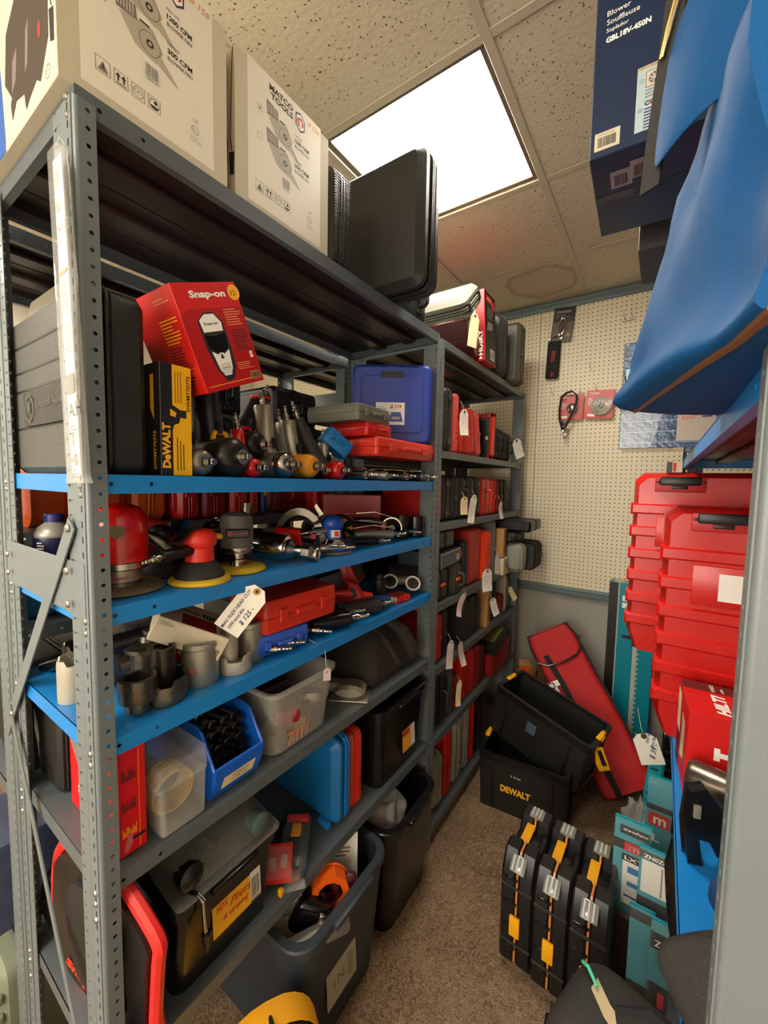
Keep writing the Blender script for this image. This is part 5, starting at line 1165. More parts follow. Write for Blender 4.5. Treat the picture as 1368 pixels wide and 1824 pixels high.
# clear tote with mixed parts
ct_ = thing('clear_tote', 'frosted clear tote with orange crayon figures, holding mixed parts and a dark case', 'tote', (-.205, .50, .9008), group='goods on the upper grey shelf')
def ring_(w_, d_, zz, r_=.03): return [(p[0], p[1]-d_/2, zz) for p in rrect(w_, d_, r_, 0, 5)]
q = MB(); q.loft([ring_(.355, .205, 0), ring_(.372, .218, .085), ring_(.378, .224, .088), ring_(.392, .236, .172), ring_(.388, .232, .172), ring_(.368, .214, .086), ring_(.350, .20, .003)], clr2); q.build('tub', ct_)
q = MB(); q.loft([ring_(.39, .236, .165), ring_(.404, .25, .166), ring_(.404, .25, .176), ring_(.39, .236, .178), ring_(.386, .232, .174)], clr2, caps=False); q.build('rim', ct_)
q = MB(); q.X = T(.193, 0, .05) @ R(0, 0, 90)
for i, s_ in enumerate('7/11/'): q.text(s_, -.07+i*.016, -.03, .034, oink, 1, bold=.01)
q.build('crayon_mark', ct_, smooth=False)
for i, (x, y, zz, w_, d_, h_, m, nm, lb) in enumerate([(-.24, .49, .03, .2, .15, .10, blk, 'tool_case', 'dark case lying inside the frosted clear tote'), (-.07, .43, .01, .06, .06, .05, brs, 'fitting', 'brass coloured fitting inside the clear tote at the bottom left'), (-.07, .52, .02, .07, .06, .05, kraft, 'triangle_bracket', 'tan bracket pressed against the side of the clear tote'), (-.075, .58, .05, .06, .04, .05, steel, 'fitting', 'grey metal fitting high inside the clear tote'), (-.07, .47, .075, .07, .1, .04, redd, 'red_package', 'red package glowing through the wall of the clear tote')]):
    o = thing(nm, lb, 'part' if i else 'tool case', (x, y, .901+zz-.01), (0, 0, 15*i), 'contents of the clear tote'); MB().box((0, 0, h_/2), (w_, d_, h_), m, .01).build('body', o)
price_tag('small pinkish tag hanging by a long string over the clear tote', (.002, .565, 1.075), (0, 0, 60), (.022, .036), papp, 0, string=[(-.004, .0, .03), (-.005, .002, .06), (-.03, .01, .085), (-.05, .01, .098)])
hm_ = thing('planer_base', 'silver cast aluminium tool base with pointed tail lying on the upper grey shelf', 'tool', (-.075, .765, .891), (0, 0, 30), 'goods on the upper grey shelf')
q = MB(); q.prism([(.05*math.cos(a)*1.1, .026+.024*math.sin(a)) for a in [2*PI*i/16 for i in range(16)]], -.035, .035, castal, None, .01); q.build('casting', hm_)
q = MB(); q.prism([(-.16, .03), (-.05, .02), (-.03, .05), (-.10, .055)], -.02, .02, castal, None, .004); q.build('tail', hm_); q = MB(); q.box((0, 0, .003), (.13, .09, .006), castal, .002); q.build('sole_plate', hm_)
# black fabric bag
bg = thing('fabric_bag', 'slouched brown-black fabric tool bag in the corner of the upper grey shelf', 'bag', (-.20, 1.0, .883), (0, 0, 0), 'goods on the upper grey shelf')
q = MB(); rg = random.Random(3)
def slump(w_, d_, zz, s_): return [(p[0]+rg.uniform(-s_, s_), p[1]-d_/2+rg.uniform(-s_, s_), zz+rg.uniform(-s_, s_)) for p in rrect(w_, d_, .05, 0, 4)]
q.loft([slump(.30, .30, 0.004, .0), slump(.33, .345, .02, .004), slump(.31, .32, .08, .008), slump(.22, .24, .15, .012), slump(.14, .17, .195, .012), slump(.05, .12, .21, .004)], fabb); q.build('bag_body', bg, ang=60)
q = MB(); q.tube([(.09, .04, .19), (.14, .07, .15), (.16, .10, .08), (.155, .12, .03)], [.02, .028, .03, .02], fabb, 10); q.tube([(.05, -.06, .2), (.13, -.03, .13), (.165, .0, .05)], .012, fabb, 8); q.build('flap', bg)
o = thing('red_case', 'red tool case peeping out behind the fabric bag', 'tool case', (-.30, 1.172, .880), (0, 0, 0)); MB().slab(.28, .19, .05, red, .01, .006).build('case_body', o); MB().box((.142, 0, .1), (.006, .03, .04), red, .002).build('latch', o)
# ================================================================ lower grey shelf
z = ZS5 = .5065; G5 = 'goods on the lower grey shelf'
cr_ = thing('creeper_board', 'black padded board edged in red, with red letters, behind the near post', 'board', (-.125, .054, z+.013), (3, 0, 8), G5)
ol = [(-.10, .0), (-.155, .05), (-.175, .12), (-.165, .21), (-.135, .30), (-.08, .345), (.04, .35), (.10, .33), (.165, .285), (.185, .258), (.178, .225), (.155, .09), (.145, .0)]
def smooth(pl, n=3):
    out = []; L_ = len(pl)
    for i in range(L_):
        p0, p1, p2, p3 = [Vector(pl[(i+k) % L_]) for k in (-1, 0, 1, 2)]
        for j in range(n):
            t = j/n; out.append(tuple(.5*((2*p1)+(-p0+p2)*t+(2*p0-5*p1+4*p2-p3)*t*t+(-p0+3*p1-3*p2+p3)*t**3)))
    return out
so = smooth(ol); 
q = MB(); q.prism([(a*.93, .17+(b-.17)*.93) for a, b in so][::-1], -.016, .016, blk, None, 0); q.prism([(a*.5, .17+(b-.17)*.7) for a, b in so][::-1], -.024, .0, mat('padded_black', (30, 29, 27), .6), None, .0); q.build('panel', cr_)
q = MB(); q.tube([(a, 0, b) for a, b in so], .0125, mat('coral_red_edge', (222, 40, 36), .45), 8, closed=True); q.build('edge_trim', cr_)
q = MB(); q.X = T(-.125, -.0185, .045) @ R(0, 14, 0); q.text('Snap-on', 0, 0, .032, redo, 1.5, .15, .05, shear=.2); q.build('lettering', cr_, smooth=False)
cc = thing('cable_coil', 'thick black cable coiled and strapped, behind the near back post', 'cable', (-.385, .058, z+.088), (0, 0, 6), G5)
q = MB()
for k in range(4):
    r_ = .068-.005*abs(k-1.5); q.tube([(r_*math.cos(a), (k-1.5)*.012+.003*math.sin(3*a+k), r_*1.12*math.sin(a)) for a in [2*PI*i/32 for i in range(32)]], .0075, rub, 8, closed=True)
q.build('coil', cc); q = MB(); q.strip([(-.075, -.026, -.045), (-.045, -.030, -.025), (-.01, -.030, .0), (.03, -.026, .03)], (-.014, 0, .026), .002, fabk); q.build('strap', cc)
o = thing('hang_card', 'cream card with a blue corner standing behind the coiled cable', 'card', (-.42, .16, z), (0, 0, 20), G5); MB().box((0, 0, .12), (.10, .004, .24), card).build('card', o); q = MB(); q.X = T(0, -.0022, 0); q.rect(-.048, .13, .05, .09, blup, 1); q.text('JARVIS'[:0]+'3LR', -.03, .15, .02, wink, 2, rot=90); q.build('printing', o, smooth=False)
def hdx(k, w, d, h):
    k.X = T(w/2*.965+.001, 0, 0) @ R(0, -3.5, 0) @ R(0, 0, 90)
    k.rect(-.045, .075, .13, .075, mat('label_yellow', (240, 176, 40), .5), 1); k.rect(.055, .075, .03, .075, whit, 2); k.rect(-.045, .075, .13, .006, yink, 2); k.text('HDX', -.035, .128, .016, rink, 3, .03, .02, shear=.2); k.bars(.058, .085, .024, .05, bink, 3, n=10); k.text('Pliers', .0, .118, .018, rink, 3.5, bold=.01, shear=.3); k.text('& striping', -.02, .095, .016, rink, 3.5, bold=.01, shear=.3)
open_tote('black storage tub with a yellow and white label on the lower grey shelf, nearest', .40, .285, .225, blkg, (-.205, .262, z), taper=.86, group='black totes', lab=hdx, r=.035)
bp_ = thing('blister_pack', 'big clear blister pack lying across the top of the black tub', 'package', (-.16, .262, z+.262), (0, 10, 0), G5)
q = MB(); q.slab(.34, .27, .004, clrs, .02, .001, X=T(0, .135, 0) @ R(90, 0, 0)); q.build('backing', bp_)
q = MB(); q.loft([[(p[0], p[1]-.11, zz) for p in rrect(a, .22*b, .03, 0, 4)] for a, b, zz in ((.30, 1, .004), (.29, .97, .03), (.25, .85, .055), (.2, .7, .06))], clrs, caps=True); q.build('blister', bp_)
for i, (x, y, m, lb) in enumerate([(-.03, .17, blkg, 'black curved earpiece inside the clear pack, near end'), (-.02, .34, mat('smoke_grey', (70, 84, 78), .15), 'smoke grey round cup inside the clear pack, far end')]):
    o = thing('earpiece', lb, 'part', (x, y, z+.268), (0, 15, 0), 'pieces inside the clear pack'); q = MB(); q.lathe([(.024, -.018), (.028, 0), (.026, .016), (.016, .022), (.0005, .023)], m, 24, R(0, 70, 0), caps=False); q.build('cup', o)
hk = thing('pick_tool', 'bent chrome hook tool with black rubber tip hanging over the black tub', 'tool', (.0, .165, z+.235), group=G5)
q = MB(); q.tube([(-.02, 0, .0), (.002, .008, .002), (.014, .012, -.008), (.017, .013, -.06), (.018, .015, -.085)], .0052, chrome, 10); q.build('rod', hk); MB().cyl((.018, .015, -.08), (.018, .016, -.125), .0095, blkg, .004, 12).build('tip', hk)
tc_ = tool_case('tool_case', 'large sky blue tool case standing on the lower grey shelf', .38, .285, .076, bluc, (-.225, .700, z), (0, 0, -3), r=.03, edge='top', latches=0, group=G5, hm=blkg, panel=False, bev=.022, split=.7)
MB().box((.15, -.045, .012), (.05, .02, .024), bluc, .006).build('foot', tc_)
tool_case('tool_case', 'orange-red tool case next to the sky blue one', .37, .27, .064, redo, (-.225, .777, z), (0, 0, -3), r=.03, edge='right', latches=0, handle=False, group=G5, bev=.02)
def lab2(k, w, d, h):
    k.X = T(w/2*.965+.001, 0, 0) @ R(0, -3.5, 0) @ R(0, 0, 90); k.rect(-.01, .07, .09, .085, mat('label_yellow', (240, 176, 40), .5), 1); k.rect(.05, .07, .03, .085, whit, 2); k.rect(-.01, .13, .05, .02, rink, 2)
open_tote('black storage tub at the far end of the lower grey shelf under the fabric bag', .41, .345, .30, blkg, (-.20, 1.015, z), taper=.86, group='black totes', lab=lab2, r=.045)
o = thing('cable_bundle', 'tangled blue and grey leads in the far black tub', 'cable', (-.16, 1.02, z+.20), group=None); q = MB(); rg = random.Random(8)
for k in range(9):
    c = Vector((rg.uniform(-.07, .07), rg.uniform(-.06, .06), rg.uniform(0, .04))); q.tube([c+Vector((.05*math.cos(t+k), .045*math.sin(t*1.3+k), .012*math.sin(2*t))) for t in [i*.45 for i in range(12)]], .004, [blud, blkg, gun][k % 3], 6)
q.build('leads', o); o['kind'] = 'stuff'
def blister(label, loc, rot, w, h, cm, items, cat='package', grp=G5, hang=True):
    o = thing('blister_card', label, cat, loc, rot, grp); q = MB(); q.slab(w, h, .0015, cm, .004, 0); q.build('card', o)
    q = MB(); q.loft([[(p[0], y, p[1]) for p in rrect(w*a, h*b, .008, h*(1-b)/2*1.0, 4)] for a, b, y in ((.92, .80, -.001), (.88, .76, -.018), (.76, .66, -.028))], clrs); q.build('blister', o)
    for (x, z_, r_, L_, m) in items: MB().box((x, -.012, z_), (r_, .016, L_), m, .005).build('tool', o)
    return o
blister('clear pack with a dark scraper under a red header card', (-.03, .455, z+.012), (-82, 0, 38), .09, .20, mat('dark_navy_print', (34, 38, 48), .4), [(0, .06, .05, .09, mat('bottle_green_plastic', (26, 44, 46), .3)), (0, .12, .03, .05, yel), (0, .165, .07, .02, redc)])
blister('red trimmed clear bag of bulbs between the black tub and the blue case', (-.04, .42, z+.02), (-62, 0, 44), .075, .09, redc, [(-.015, .04, .02, .03, clr2), (.015, .045, .02, .03, clr2)])
blister('clear pocket with a round brown disc at the shelf edge', (.0, .445, z+.004), (-88, 0, 50), .06, .075, clr, [(0, .03, .035, .03, redbrown)])
o = thing('bulb', 'small amber bulb lying beside the black tub', 'bulb', (-.02, .415, z+.012), group=G5); MB().lathe([(.004, -.012), (.009, .0), (.008, .009), (.0005, .014)], mat('amber_glass', (236, 170, 10), .15), 16, caps=False).build('glass', o); MB().cyl((0, 0, -.012), (0, 0, -.02), .0045, steel).build('cap', o)
o = thing('long_pack', 'long dark packaged blade lying diagonally behind the blister packs', 'package', (-.22, .47, z+.02), (0, 0, 52), G5); MB().box((0, 0, 0), (.28, .05, .02), blk, .006).build('pack', o); MB().box((.12, 0, .011), (.03, .03, .004), clr2).build('hang_tab', o)
# ================================================================ totes on the floor under the left unit
def whl(k, w, d, h): k.X = T(w/2*.97+.001, 0, 0) @ R(0, -4, 0) @ R(0, 0, 90); k.rect(-.09, .12, .13, .12, mat('aged_sticker', (178, 168, 142), .7), 1); k.text('1N.', -.06, .16, .03, gink, 2); k.lines(-.0, .2, .03, 6, .012, gink, 2)
navt = mat('slate_plastic', (44, 52, 58), .45)
open_tote('big slate grey tote under the lower shelf, filled with spray cans and reels', .47, .42, .405, navt, (-.155, .60, 0), taper=.84, group='totes on the floor', lab=whl, r=.07)
open_tote('big black tote on the floor by the far post, with plastic bags inside', .46, .36, .405, blkg, (-.155, .995, 0), taper=.84, group='totes on the floor', r=.07)
z = 0
GT = 'contents of the slate grey tote'
o = thing('spray_can', 'long silver sleeve lying diagonally in the slate grey tote', 'can', (.02, .46, .355), (0, 0, 62), GT); q = MB(); q.lathe([(.018, 0), (.024, .004), (.024, .03), (.025, .032), (.025, .17), (.02, .18)], mat('wrinkled_foil', (150, 146, 136), .3, .7, bump=.6, bs=60), 24, R(0, 90, 0) @ T(0, 0, -.05)); q.build('body', o)
o = thing('tape_reel', 'bright orange reel standing in the slate grey tote', 'reel', (.0, .585, .395), (0, 0, 50), GT); q = MB(); q.lathe([(.038, -.022), (.058, -.022), (.058, .022), (.038, .022)], org, 10, R(90, 0, 0), caps=False); q.lathe([(.06, -.024), (.062, -.018), (.06, -.014)], org, 20, R(90, 0, 0), caps=False); q.build('reel', o)
o = thing('white_card', 'white printed card standing at the back right of the slate grey tote', 'card', (-.03, .68, .312), (-8, 0, 40), GT); MB().box((0, 0, .07), (.10, .006, .17), whit, .001).build('card', o); q = MB(); q.X = T(0, -.0036, 0); q.lines(-.03, .12, .06, 4, .012, gink, 1); q.rect(-.048, -.01, .09, .045, maroonc, 1); q.build('printing', o, smooth=False)
o = thing('cream_carton', 'cream carton standing at the near side of the slate grey tote', 'box', (-.085, .465, .25), (-6, 0, 40), GT); MB().box((0, 0, .085), (.13, .03, .18), mat('aged_cream_card', (186, 172, 138), .7), .002).build('carton', o); q = MB(); q.X = T(0, -.0155, 0); q.rect(.01, .11, .045, .04, gink, 1); q.rect(-.06, 0, .02, .17, olive, 1); q.build('printing', o, smooth=False)
o = thing('shiny_bag', 'dark shiny packaged part in the slate grey tote beside the orange reel', 'package', (-.03, .52, .33), (0, 25, 40), GT); MB().box((0, 0, .03), (.11, .07, .10), blkg, .02, 3).build('bag', o); MB().box((.02, -.037, .04), (.012, .004, .07), chrome, .002).build('metal_strip', o)
o = thing('dark_maroon_pack', 'dark maroon moulded pack in front of the white card in the tote', 'package', (.0, .65, .32), (0, 0, 40), GT); MB().box((0, -.02, .04), (.08, .04, .1), maroonc, .018, 3).build('pack', o); MB().box((0, -.042, .06), (.03, .006, .03), blkg, .003).build('window', o)
o = thing('plastic_bag', 'clear plastic bag of orange brown parts bulging in the black floor tote', 'bag', (-.06, .945, .355), (0, 0, 30), group=None); q = MB(); bm = bmesh.new(); bmesh.ops.create_icosphere(bm, subdivisions=4, radius=1); rg = random.Random(5)
from mathutils import noise as mn
for v in bm.verts: v.co = Vector((v.co.x*.085, v.co.y*.075, v.co.z*.085))*(1+.35*mn.noise(v.co*2.2))
q.bm(bm, clr2); q.build('film', o, ang=60); MB().box((-.02, 0, -.02), (.08, .07, .06), redbrown, .02).build('parts', o); MB().box((-.03, .02, .02), (.05, .05, .03), org, .01).build('orange_part', o)
# yellow and black bag at the very front
yb = thing('tool_bag', 'black and yellow zipped tool bag on the floor at the bottom edge', 'bag', (.108, .285, 0), (0, 0, 62)); yb.scale = (1.05, .60, 1.1)
q = MB(); P_ = [[(p[0], y, p[1]) for p in rrect(w_, h_, r_, 0, 6)] for y, w_, h_, r_ in ((-.17, .17, .24, .08), (-.15, .20, .295, .095), (-.05, .22, .32, .10), (.05, .22, .32, .10), (.15, .20, .295, .095), (.17, .17, .24, .08))]
q.loft(P_, fabk); q.build('bag_body', yb, ang=50)
q = MB(); yf = mat('yellow_nylon', (244, 172, 14), .6, bump=.2, bs=400)
for y0, y1 in ((-.13, -.025), (.03, .13)):
    rs_ = []
    for y in (y0, (y0+y1)/2, y1):
        pr = rrect(.228, .328, .103, -.004, 6); rs_.append([(p[0], y, p[1]) for p in pr if p[1] > .06])
    n_ = len(rs_[0]); q.raw([p for r_ in rs_ for p in r_], [(j*n_+i, j*n_+i+1, (j+1)*n_+i+1, (j+1)*n_+i) for j in range(2) for i in range(n_-1) if not (rs_[0][i][2] < .08 and rs_[0][i+1][2] < .08)], yf)
q.build('yellow_panel', yb, ang=60)
MB().tube([(0, -.17, .24), (0, -.15, .30), (0, -.05, .328), (0, .05, .328), (0, .15, .30), (0, .17, .24)], .005, rub, 8).build('zip', yb)
# things beyond the left end: a printed carton and a ribbed grey case on the floor side
lc = carton('printed_carton', 'worn navy and cream printed carton at the far left edge', .24, .25, .24, mat('worn_navy_card', (60, 66, 92), .6, var=.35, vs=30), (-.72, .10, UB[5]), deco=lambda p, w, d, h: (setattr(p, 'X', face('front', w, d, h)), p.rect(.02, .14, .2, .008, yink, 1), p.lines(.12, .22, .11, 5, .014, card, 1), p.rect(.17, .02, .06, .10, card, 1), p.lines(.02, .12, .13, 6, .016, card, 1)))
o = thing('ribbed_case', 'pale grey-green ribbed hard case at the lower left edge of the picture', 'tool case', (-.725, .075, .0), (0, 0, 0)); q = MB(); pg_ = mat('pale_grey_green', (120, 126, 106), .6)
q.slab(.31, .33, .22, pg_, .04, .02); 
for i in range(5): q.box((.12, -.11, .04+.055*i), (.07, .02, .028), pg_, .006)
q.build('shell', o); MB().box((0, -.12, .27), (.12, .02, .02), blk, .005).build('handle', o)
# ================================================================ second unit: cases standing like books
def book(lab, shelf_, y, t, h, m, w=.32, x=-.02, tilt=0, yaw=0, grp=None, **k):
    """case with its handle edge towards the aisle; y = near face"""
    z0 = Z2[shelf_]+.0005
    return tool_case('tool_case', lab, w, h, t, m, (x-w/2-.012, y+t/2, z0+abs(math.sin(math.radians(tilt)))*t*.5), (tilt, 0, yaw), r=k.pop('r', .02), edge=k.pop('edge', 'right'), group=grp or 'cases on shelf %s of the second unit' % {'B': 'one', 'C': 'two', 'D': 'three', 'E': 'four', 'F': 'five', 'G': 'six'}[shelf_], bev=k.pop('bev', .010), **k)
def scrib(dm, w, t, h):
    dm.X = T(w/2+.0035, 0, 0) @ R(0, 0, 90); rg = random.Random(int(h*1000)); 
    for i in range(6): dm.rect(-t*.22, h*(.25+.09*i), t*.42*rg.uniform(.5, 1), .004, bink, 1)
# shelf B
book('tall olive-black case right behind the far post on the second unit, ridged rim', 'B', 1.335, .085, .285, mat('olive_black', (52, 54, 44), .4), w=.34, latches=2, handle=False, r=.035, bev=.02)
book('tall narrow faded red case with black writing, upright under the pink tag', 'B', 1.435, .045, .27, pink, w=.30, latches=0, handle=False, deco=scrib)
book('small red case leaning against the tall faded one', 'B', 1.505, .030, .15, redo, w=.24, tilt=10, latches=1, handle=False)
book('second small red case leaning just behind the first', 'B', 1.545, .030, .15, red, w=.24, tilt=10, latches=1, handle=False)
book('wide orange-red case with a black wire handle on the second unit', 'B', 1.60, .085, .225, redo, w=.30, tilt=9, latches=2, hm=blkg, edge='top')
book('faded pinkish red slim case leaning beside the wide orange-red one', 'B', 1.725, .050, .225, pink, w=.30, tilt=14, latches=1, handle=False)
book('dark case with a cream catch wedged between two red cases', 'B', 1.825, .045, .21, blk, w=.28, tilt=8, latches=1, lm=card, handle=False)
o = thing('red_frame_case', 'open red case frame standing beyond the dark wedged case', 'tool case', (-.17, 1.925, Z2['B']+.001)); q = MB(); 
for a in ((0, .012, .30, .024), (0, .238, .30, .024)): q.box((a[0], 0, a[1]), (a[2], .03, a[3]), redo, .004)
for s_ in (-1, 1): q.box((s_*.138, 0, .125), (.024, .03, .25), redo, .004)
q.build('frame', o); MB().box((0, .004, .125), (.25, .01, .2), olive).build('panel', o)
for i, (y, lb) in enumerate([(1.965, 'black ribbed case first of the pair before the far post, top case shelf'), (2.04, 'middle black ribbed case near the far post of the top case shelf'), (2.115, 'third black ribbed case near the far post of the top case shelf'), (2.20, 'last black ribbed case at the far post of the top case shelf')]):
    book(lb, 'B', y, .066, .19-.006*i, blk2, w=.28, latches=1, r=.03, bev=.016)
# shelf C
book('thin red case edge first on the second case shelf', 'C', 1.30, .022, .20, red, w=.30, latches=0, handle=False)
for i, (y, t, lb) in enumerate([(1.33, .085, 'charcoal case pair, first one, behind the cream tag'), (1.422, .085, 'charcoal case second in the row behind the cream tag'), (1.515, .07, 'charcoal case third in the row behind the white tag'), (1.595, .10, 'wide charcoal case fourth in the row, second case shelf'), (1.70, .085, 'charcoal case last before the orange-red ones, second case shelf')]):
    book(lb, 'C', y, t, .205, chg, w=.31, latches=1 if i % 2 else 2, r=.03, bev=.02, handle=(i == 2))
book('orange-red case with lettered spine on the second case shelf', 'C', 1.80, .12, .20, redo, w=.31, latches=0, deco=scrib)
book('pale tag-marked grey-red case after the lettered one', 'C', 1.928, .038, .19, pink, w=.30, latches=0, handle=False)
book('narrow red case before the far post on the second case shelf', 'C', 1.972, .045, .195, redo, w=.30, latches=1, handle=False)
book('dark red case before the far post on the second case shelf', 'C', 2.025, .05, .195, redd, w=.30, latches=1, handle=False)
book('black thin case beside the far post on the second case shelf', 'C', 2.085, .06, .195, blk, w=.30, latches=1, handle=False)
book('black case touching the far post on the second case shelf', 'C', 2.16, .07, .195, blk, w=.30, latches=1, handle=False)
# shelf D
zD = Z2['D']+.0005; GD = 'goods on shelf three of the second unit'
tool_case('tool_case', 'rounded brownish case with orange square label on the third shelf, nearest', .26, .145, .12, mat('brown_black', (56, 52, 44), .45), (-.15, 1.335, zD), r=.03, edge='right', group=GD, bev=.02, latches=1, handle=False, lm=org)
tool_case('tool_case', 'second rounded brownish case with orange label, third shelf', .26, .15, .10, mat('brown_black', (56, 52, 44), .45), (-.14, 1.475, zD), r=.03, edge='right', group=GD, bev=.02, latches=1, lm=org)
carton('tool_carton', 'narrow grey-blue carton with gold edge lying on the rounded cases', .22, .20, .065, mat('grey_blue_card', (70, 84, 92), .4), (-.12, 1.395, zD+.152), (3, 0, 0), deco=lambda p, w, d, h: (setattr(p, 'X', face('right', w, d, h)), p.lines(d*.16, h*.86, d*.3, 8, h*.09, bluc, 1, h*.03), p.rect(d*.8, h*.2, d*.14, h*.42, card, 1), p.rect(0, 0, d*.03, h, yink, 1), p.rect(0, h*.93, d, h*.05, yink, 1)), group=GD)
tool_case('tool_case', 'black flat case lying above the grey-blue carton on the third shelf', .26, .085, .19, blk, (-.16, 1.375, zD+.225), r=.015, edge='right', group=GD, latches=1, handle=False)
o = thing('lamp_head', 'round silver lamp head poking out beside the grey-blue carton', 'lamp', (-.03, 1.525, zD+.185), group=GD); MB().lathe([(.018, -.05), (.03, -.01), (.032, .0), (.028, .001), (.012, -.012)], castal, 24, R(0, 90, 0), caps=False).build('reflector', o)
book('black case with top handle standing behind the rounded ones, third shelf', 'D', 1.565, .085, .235, blk2, w=.28, edge='top', latches=1, r=.03)
book('big dull red case on the third shelf of the second unit', 'D', 1.665, .145, .285, mat('faded_red', (186, 52, 40), .45), w=.34, latches=1, handle=False)
book('bright orange case next to the dull red one, third shelf', 'D', 1.82, .105, .265, mat('red_orange_plastic', (232, 58, 14), .38), w=.30, latches=0, handle=False, x=.0, deco=scrib)
book('tall grey case rising above its neighbours on the third shelf', 'D', 1.935, .055, .315, mat('mid_grey_plastic', (98, 102, 100), .5), w=.36, latches=1, handle=False, x=.0)
carton('narrow_carton', 'narrow brown carton standing on the small white one at the far end, third shelf', .06, .055, .165, kraft, (-.005, 2.045, zD+.10), deco=lambda p, w, d, h: (setattr(p, 'X', face('right', w, d, h)), p.rect(d*.55, h*.1, d*.4, h*.8, mat('dark_print', (84, 66, 44), .6), 1)), group=GD)
carton('small_carton', 'small white printed carton below the narrow brown one, third shelf', .08, .085, .095, card, (-.005, 2.045, zD), deco=lambda p, w, d, h: (setattr(p, 'X', face('right', w, d, h)), p.frame(d*.38, h*.08, d*.56, h*.84, .0015, bink, 1), p.poly([(d*.45, h*.75), (d*.85, h*.75), (d*.65, h*.2)], oink, 1.3), p.poly([(d*.5, h*.65), (d*.8, h*.6), (d*.65, h*.3)], bink, 1.6)), group=GD)
tool_case('tool_case', 'pale grey-green case jutting out past the far post, third shelf', .30, .17, .12, mat('pale_greygreen', (132, 132, 118), .45), (-.045, 2.175, zD), (0, 0, 0), r=.035, edge='right', group=GD, bev=.022, latches=1, handle=False)
for i, (y, lb) in enumerate([(2.264, 'black ribbed case jutting out beside the pale grey-green one'), (2.318, 'middle black ribbed case jutting out near the pegboard'), (2.372, 'last black ribbed case jutting out nearest the pegboard')]):
    tool_case('tool_case', lb, .36, .17, .050, blk2, (-.03, y, zD+.001), r=.035, edge='right', group=GD, bev=.018, latches=1, handle=False)
tool_case('tool_case', 'small black pistol case lying over the pale grey-green one', .28, .066, .18, blk2, (-.06, 2.19, zD+.176), r=.03, edge='right', group=GD, bev=.02, latches=2, handle=False)
tool_case('tool_case', 'flat black case lying at the very top of the far pile, under the shelf', .32, .066, .25, blk, (-.01, 2.225, zD+.246), r=.015, edge='right', group=GD, latches=1, handle=False)
# shelf E
zE = Z2['E']+.0005
book('slim bright red case first on the fourth shelf of the second unit', 'E', 1.29, .03, .185, red, w=.32, latches=0, handle=False)
book('taller bright red case second on the fourth shelf', 'E', 1.325, .045, .215, red, w=.33, latches=1, handle=False)
book('dark purple-black case behind the two red ones, fourth shelf', 'E', 1.38, .05, .22, mat('plum_black', (40, 32, 36), .45), w=.32, latches=1, handle=False)
book('large matte black block case in the middle of the fourth shelf', 'E', 1.60, .17, .21, mat('matte_charcoal', (34, 34, 33), .7), w=.34, latches=0, handle=False, r=.015)
book('black case with grey spine behind the matte block, fourth shelf', 'E', 1.785, .05, .20, chg, w=.32, latches=1, handle=False)
carton('narrow_carton', 'upright yellowed brown carton on the fourth shelf near the far post', .24, .06, .235, kraft, (-.13, 1.92, zE), deco=lambda p, w, d, h: (setattr(p, 'X', face('right', w, d, h)), p.rect(d*.5, h*.1, d*.4, h*.8, mat('dark_print', (84, 66, 44), .6), 1)), group='cases on shelf four of the second unit')
book('black upright case after the brown carton, fourth shelf', 'E', 1.965, .07, .235, blk, w=.32, latches=1, handle=False)
book('dark case second after the brown carton, fourth shelf', 'E', 2.045, .06, .225, blk2, w=.32, latches=0, handle=False)
book('short squat dull red case at the far end of the fourth shelf', 'E', 2.15, .10, .115, redd, w=.20, latches=1, handle=False)
book('white spined folder case behind the squat red one, fourth shelf', 'E', 2.255, .025, .22, card, w=.26, latches=0, handle=False, r=.004)
book('grey case against the far post of the fourth shelf', 'E', 2.29, .06, .2, olive, w=.28, latches=0, handle=False)
# shelf F
book('black ribbed case first on the fifth shelf, by the near post', 'F', 1.30, .155, .25, blk2, w=.34, latches=2, r=.03, bev=.02)
book('green-grey case behind the black ribbed one on the fifth shelf', 'F', 1.465, .05, .225, mat('green_grey_plastic', (62, 74, 72), .5), w=.33, latches=1, handle=False, r=.03)
book('low dark red case on the fifth shelf, first of five reds', 'F', 1.535, .06, .165, redd, w=.30, latches=1, handle=False)
book('taller bright red case second of the reds on the fifth shelf', 'F', 1.60, .10, .235, red, w=.32, latches=1, handle=False)
book('bright red case third of the reds on the fifth shelf', 'F', 1.71, .07, .235, red, w=.32, latches=1, handle=False)
book('slatted dark red case fourth of the reds on the fifth shelf', 'F', 1.79, .085, .225, redd, w=.32, latches=0, handle=False, ribs=4)
book('slightly leaning maroon case last of the reds on the fifth shelf', 'F', 1.885, .05, .21, maroonc, w=.32, latches=0, handle=False)
carton('books_box', 'dark green carton lying under the fourth shelf near the far end', .28, .20, .085, mat('dark_green_card', (28, 32, 26), .4), (-.12, 2.07, Z2['F']+.15), (10, 0, 0), deco=lambda p, w, d, h: (setattr(p, 'X', face('top', w, d, h)), p.rect(w*.5, d*.05, w*.46, d*.9, mat('olive_print', (84, 88, 30), .5), 1)), group='cases on shelf five of the second unit')
tool_case('tool_case', 'broad dull red case lying below the dark green carton, fifth shelf', .34, .145, .34, redd, (-.17, 2.14, Z2['F']), r=.01, edge='right', group='cases on shelf five of the second unit', latches=0, handle=False)
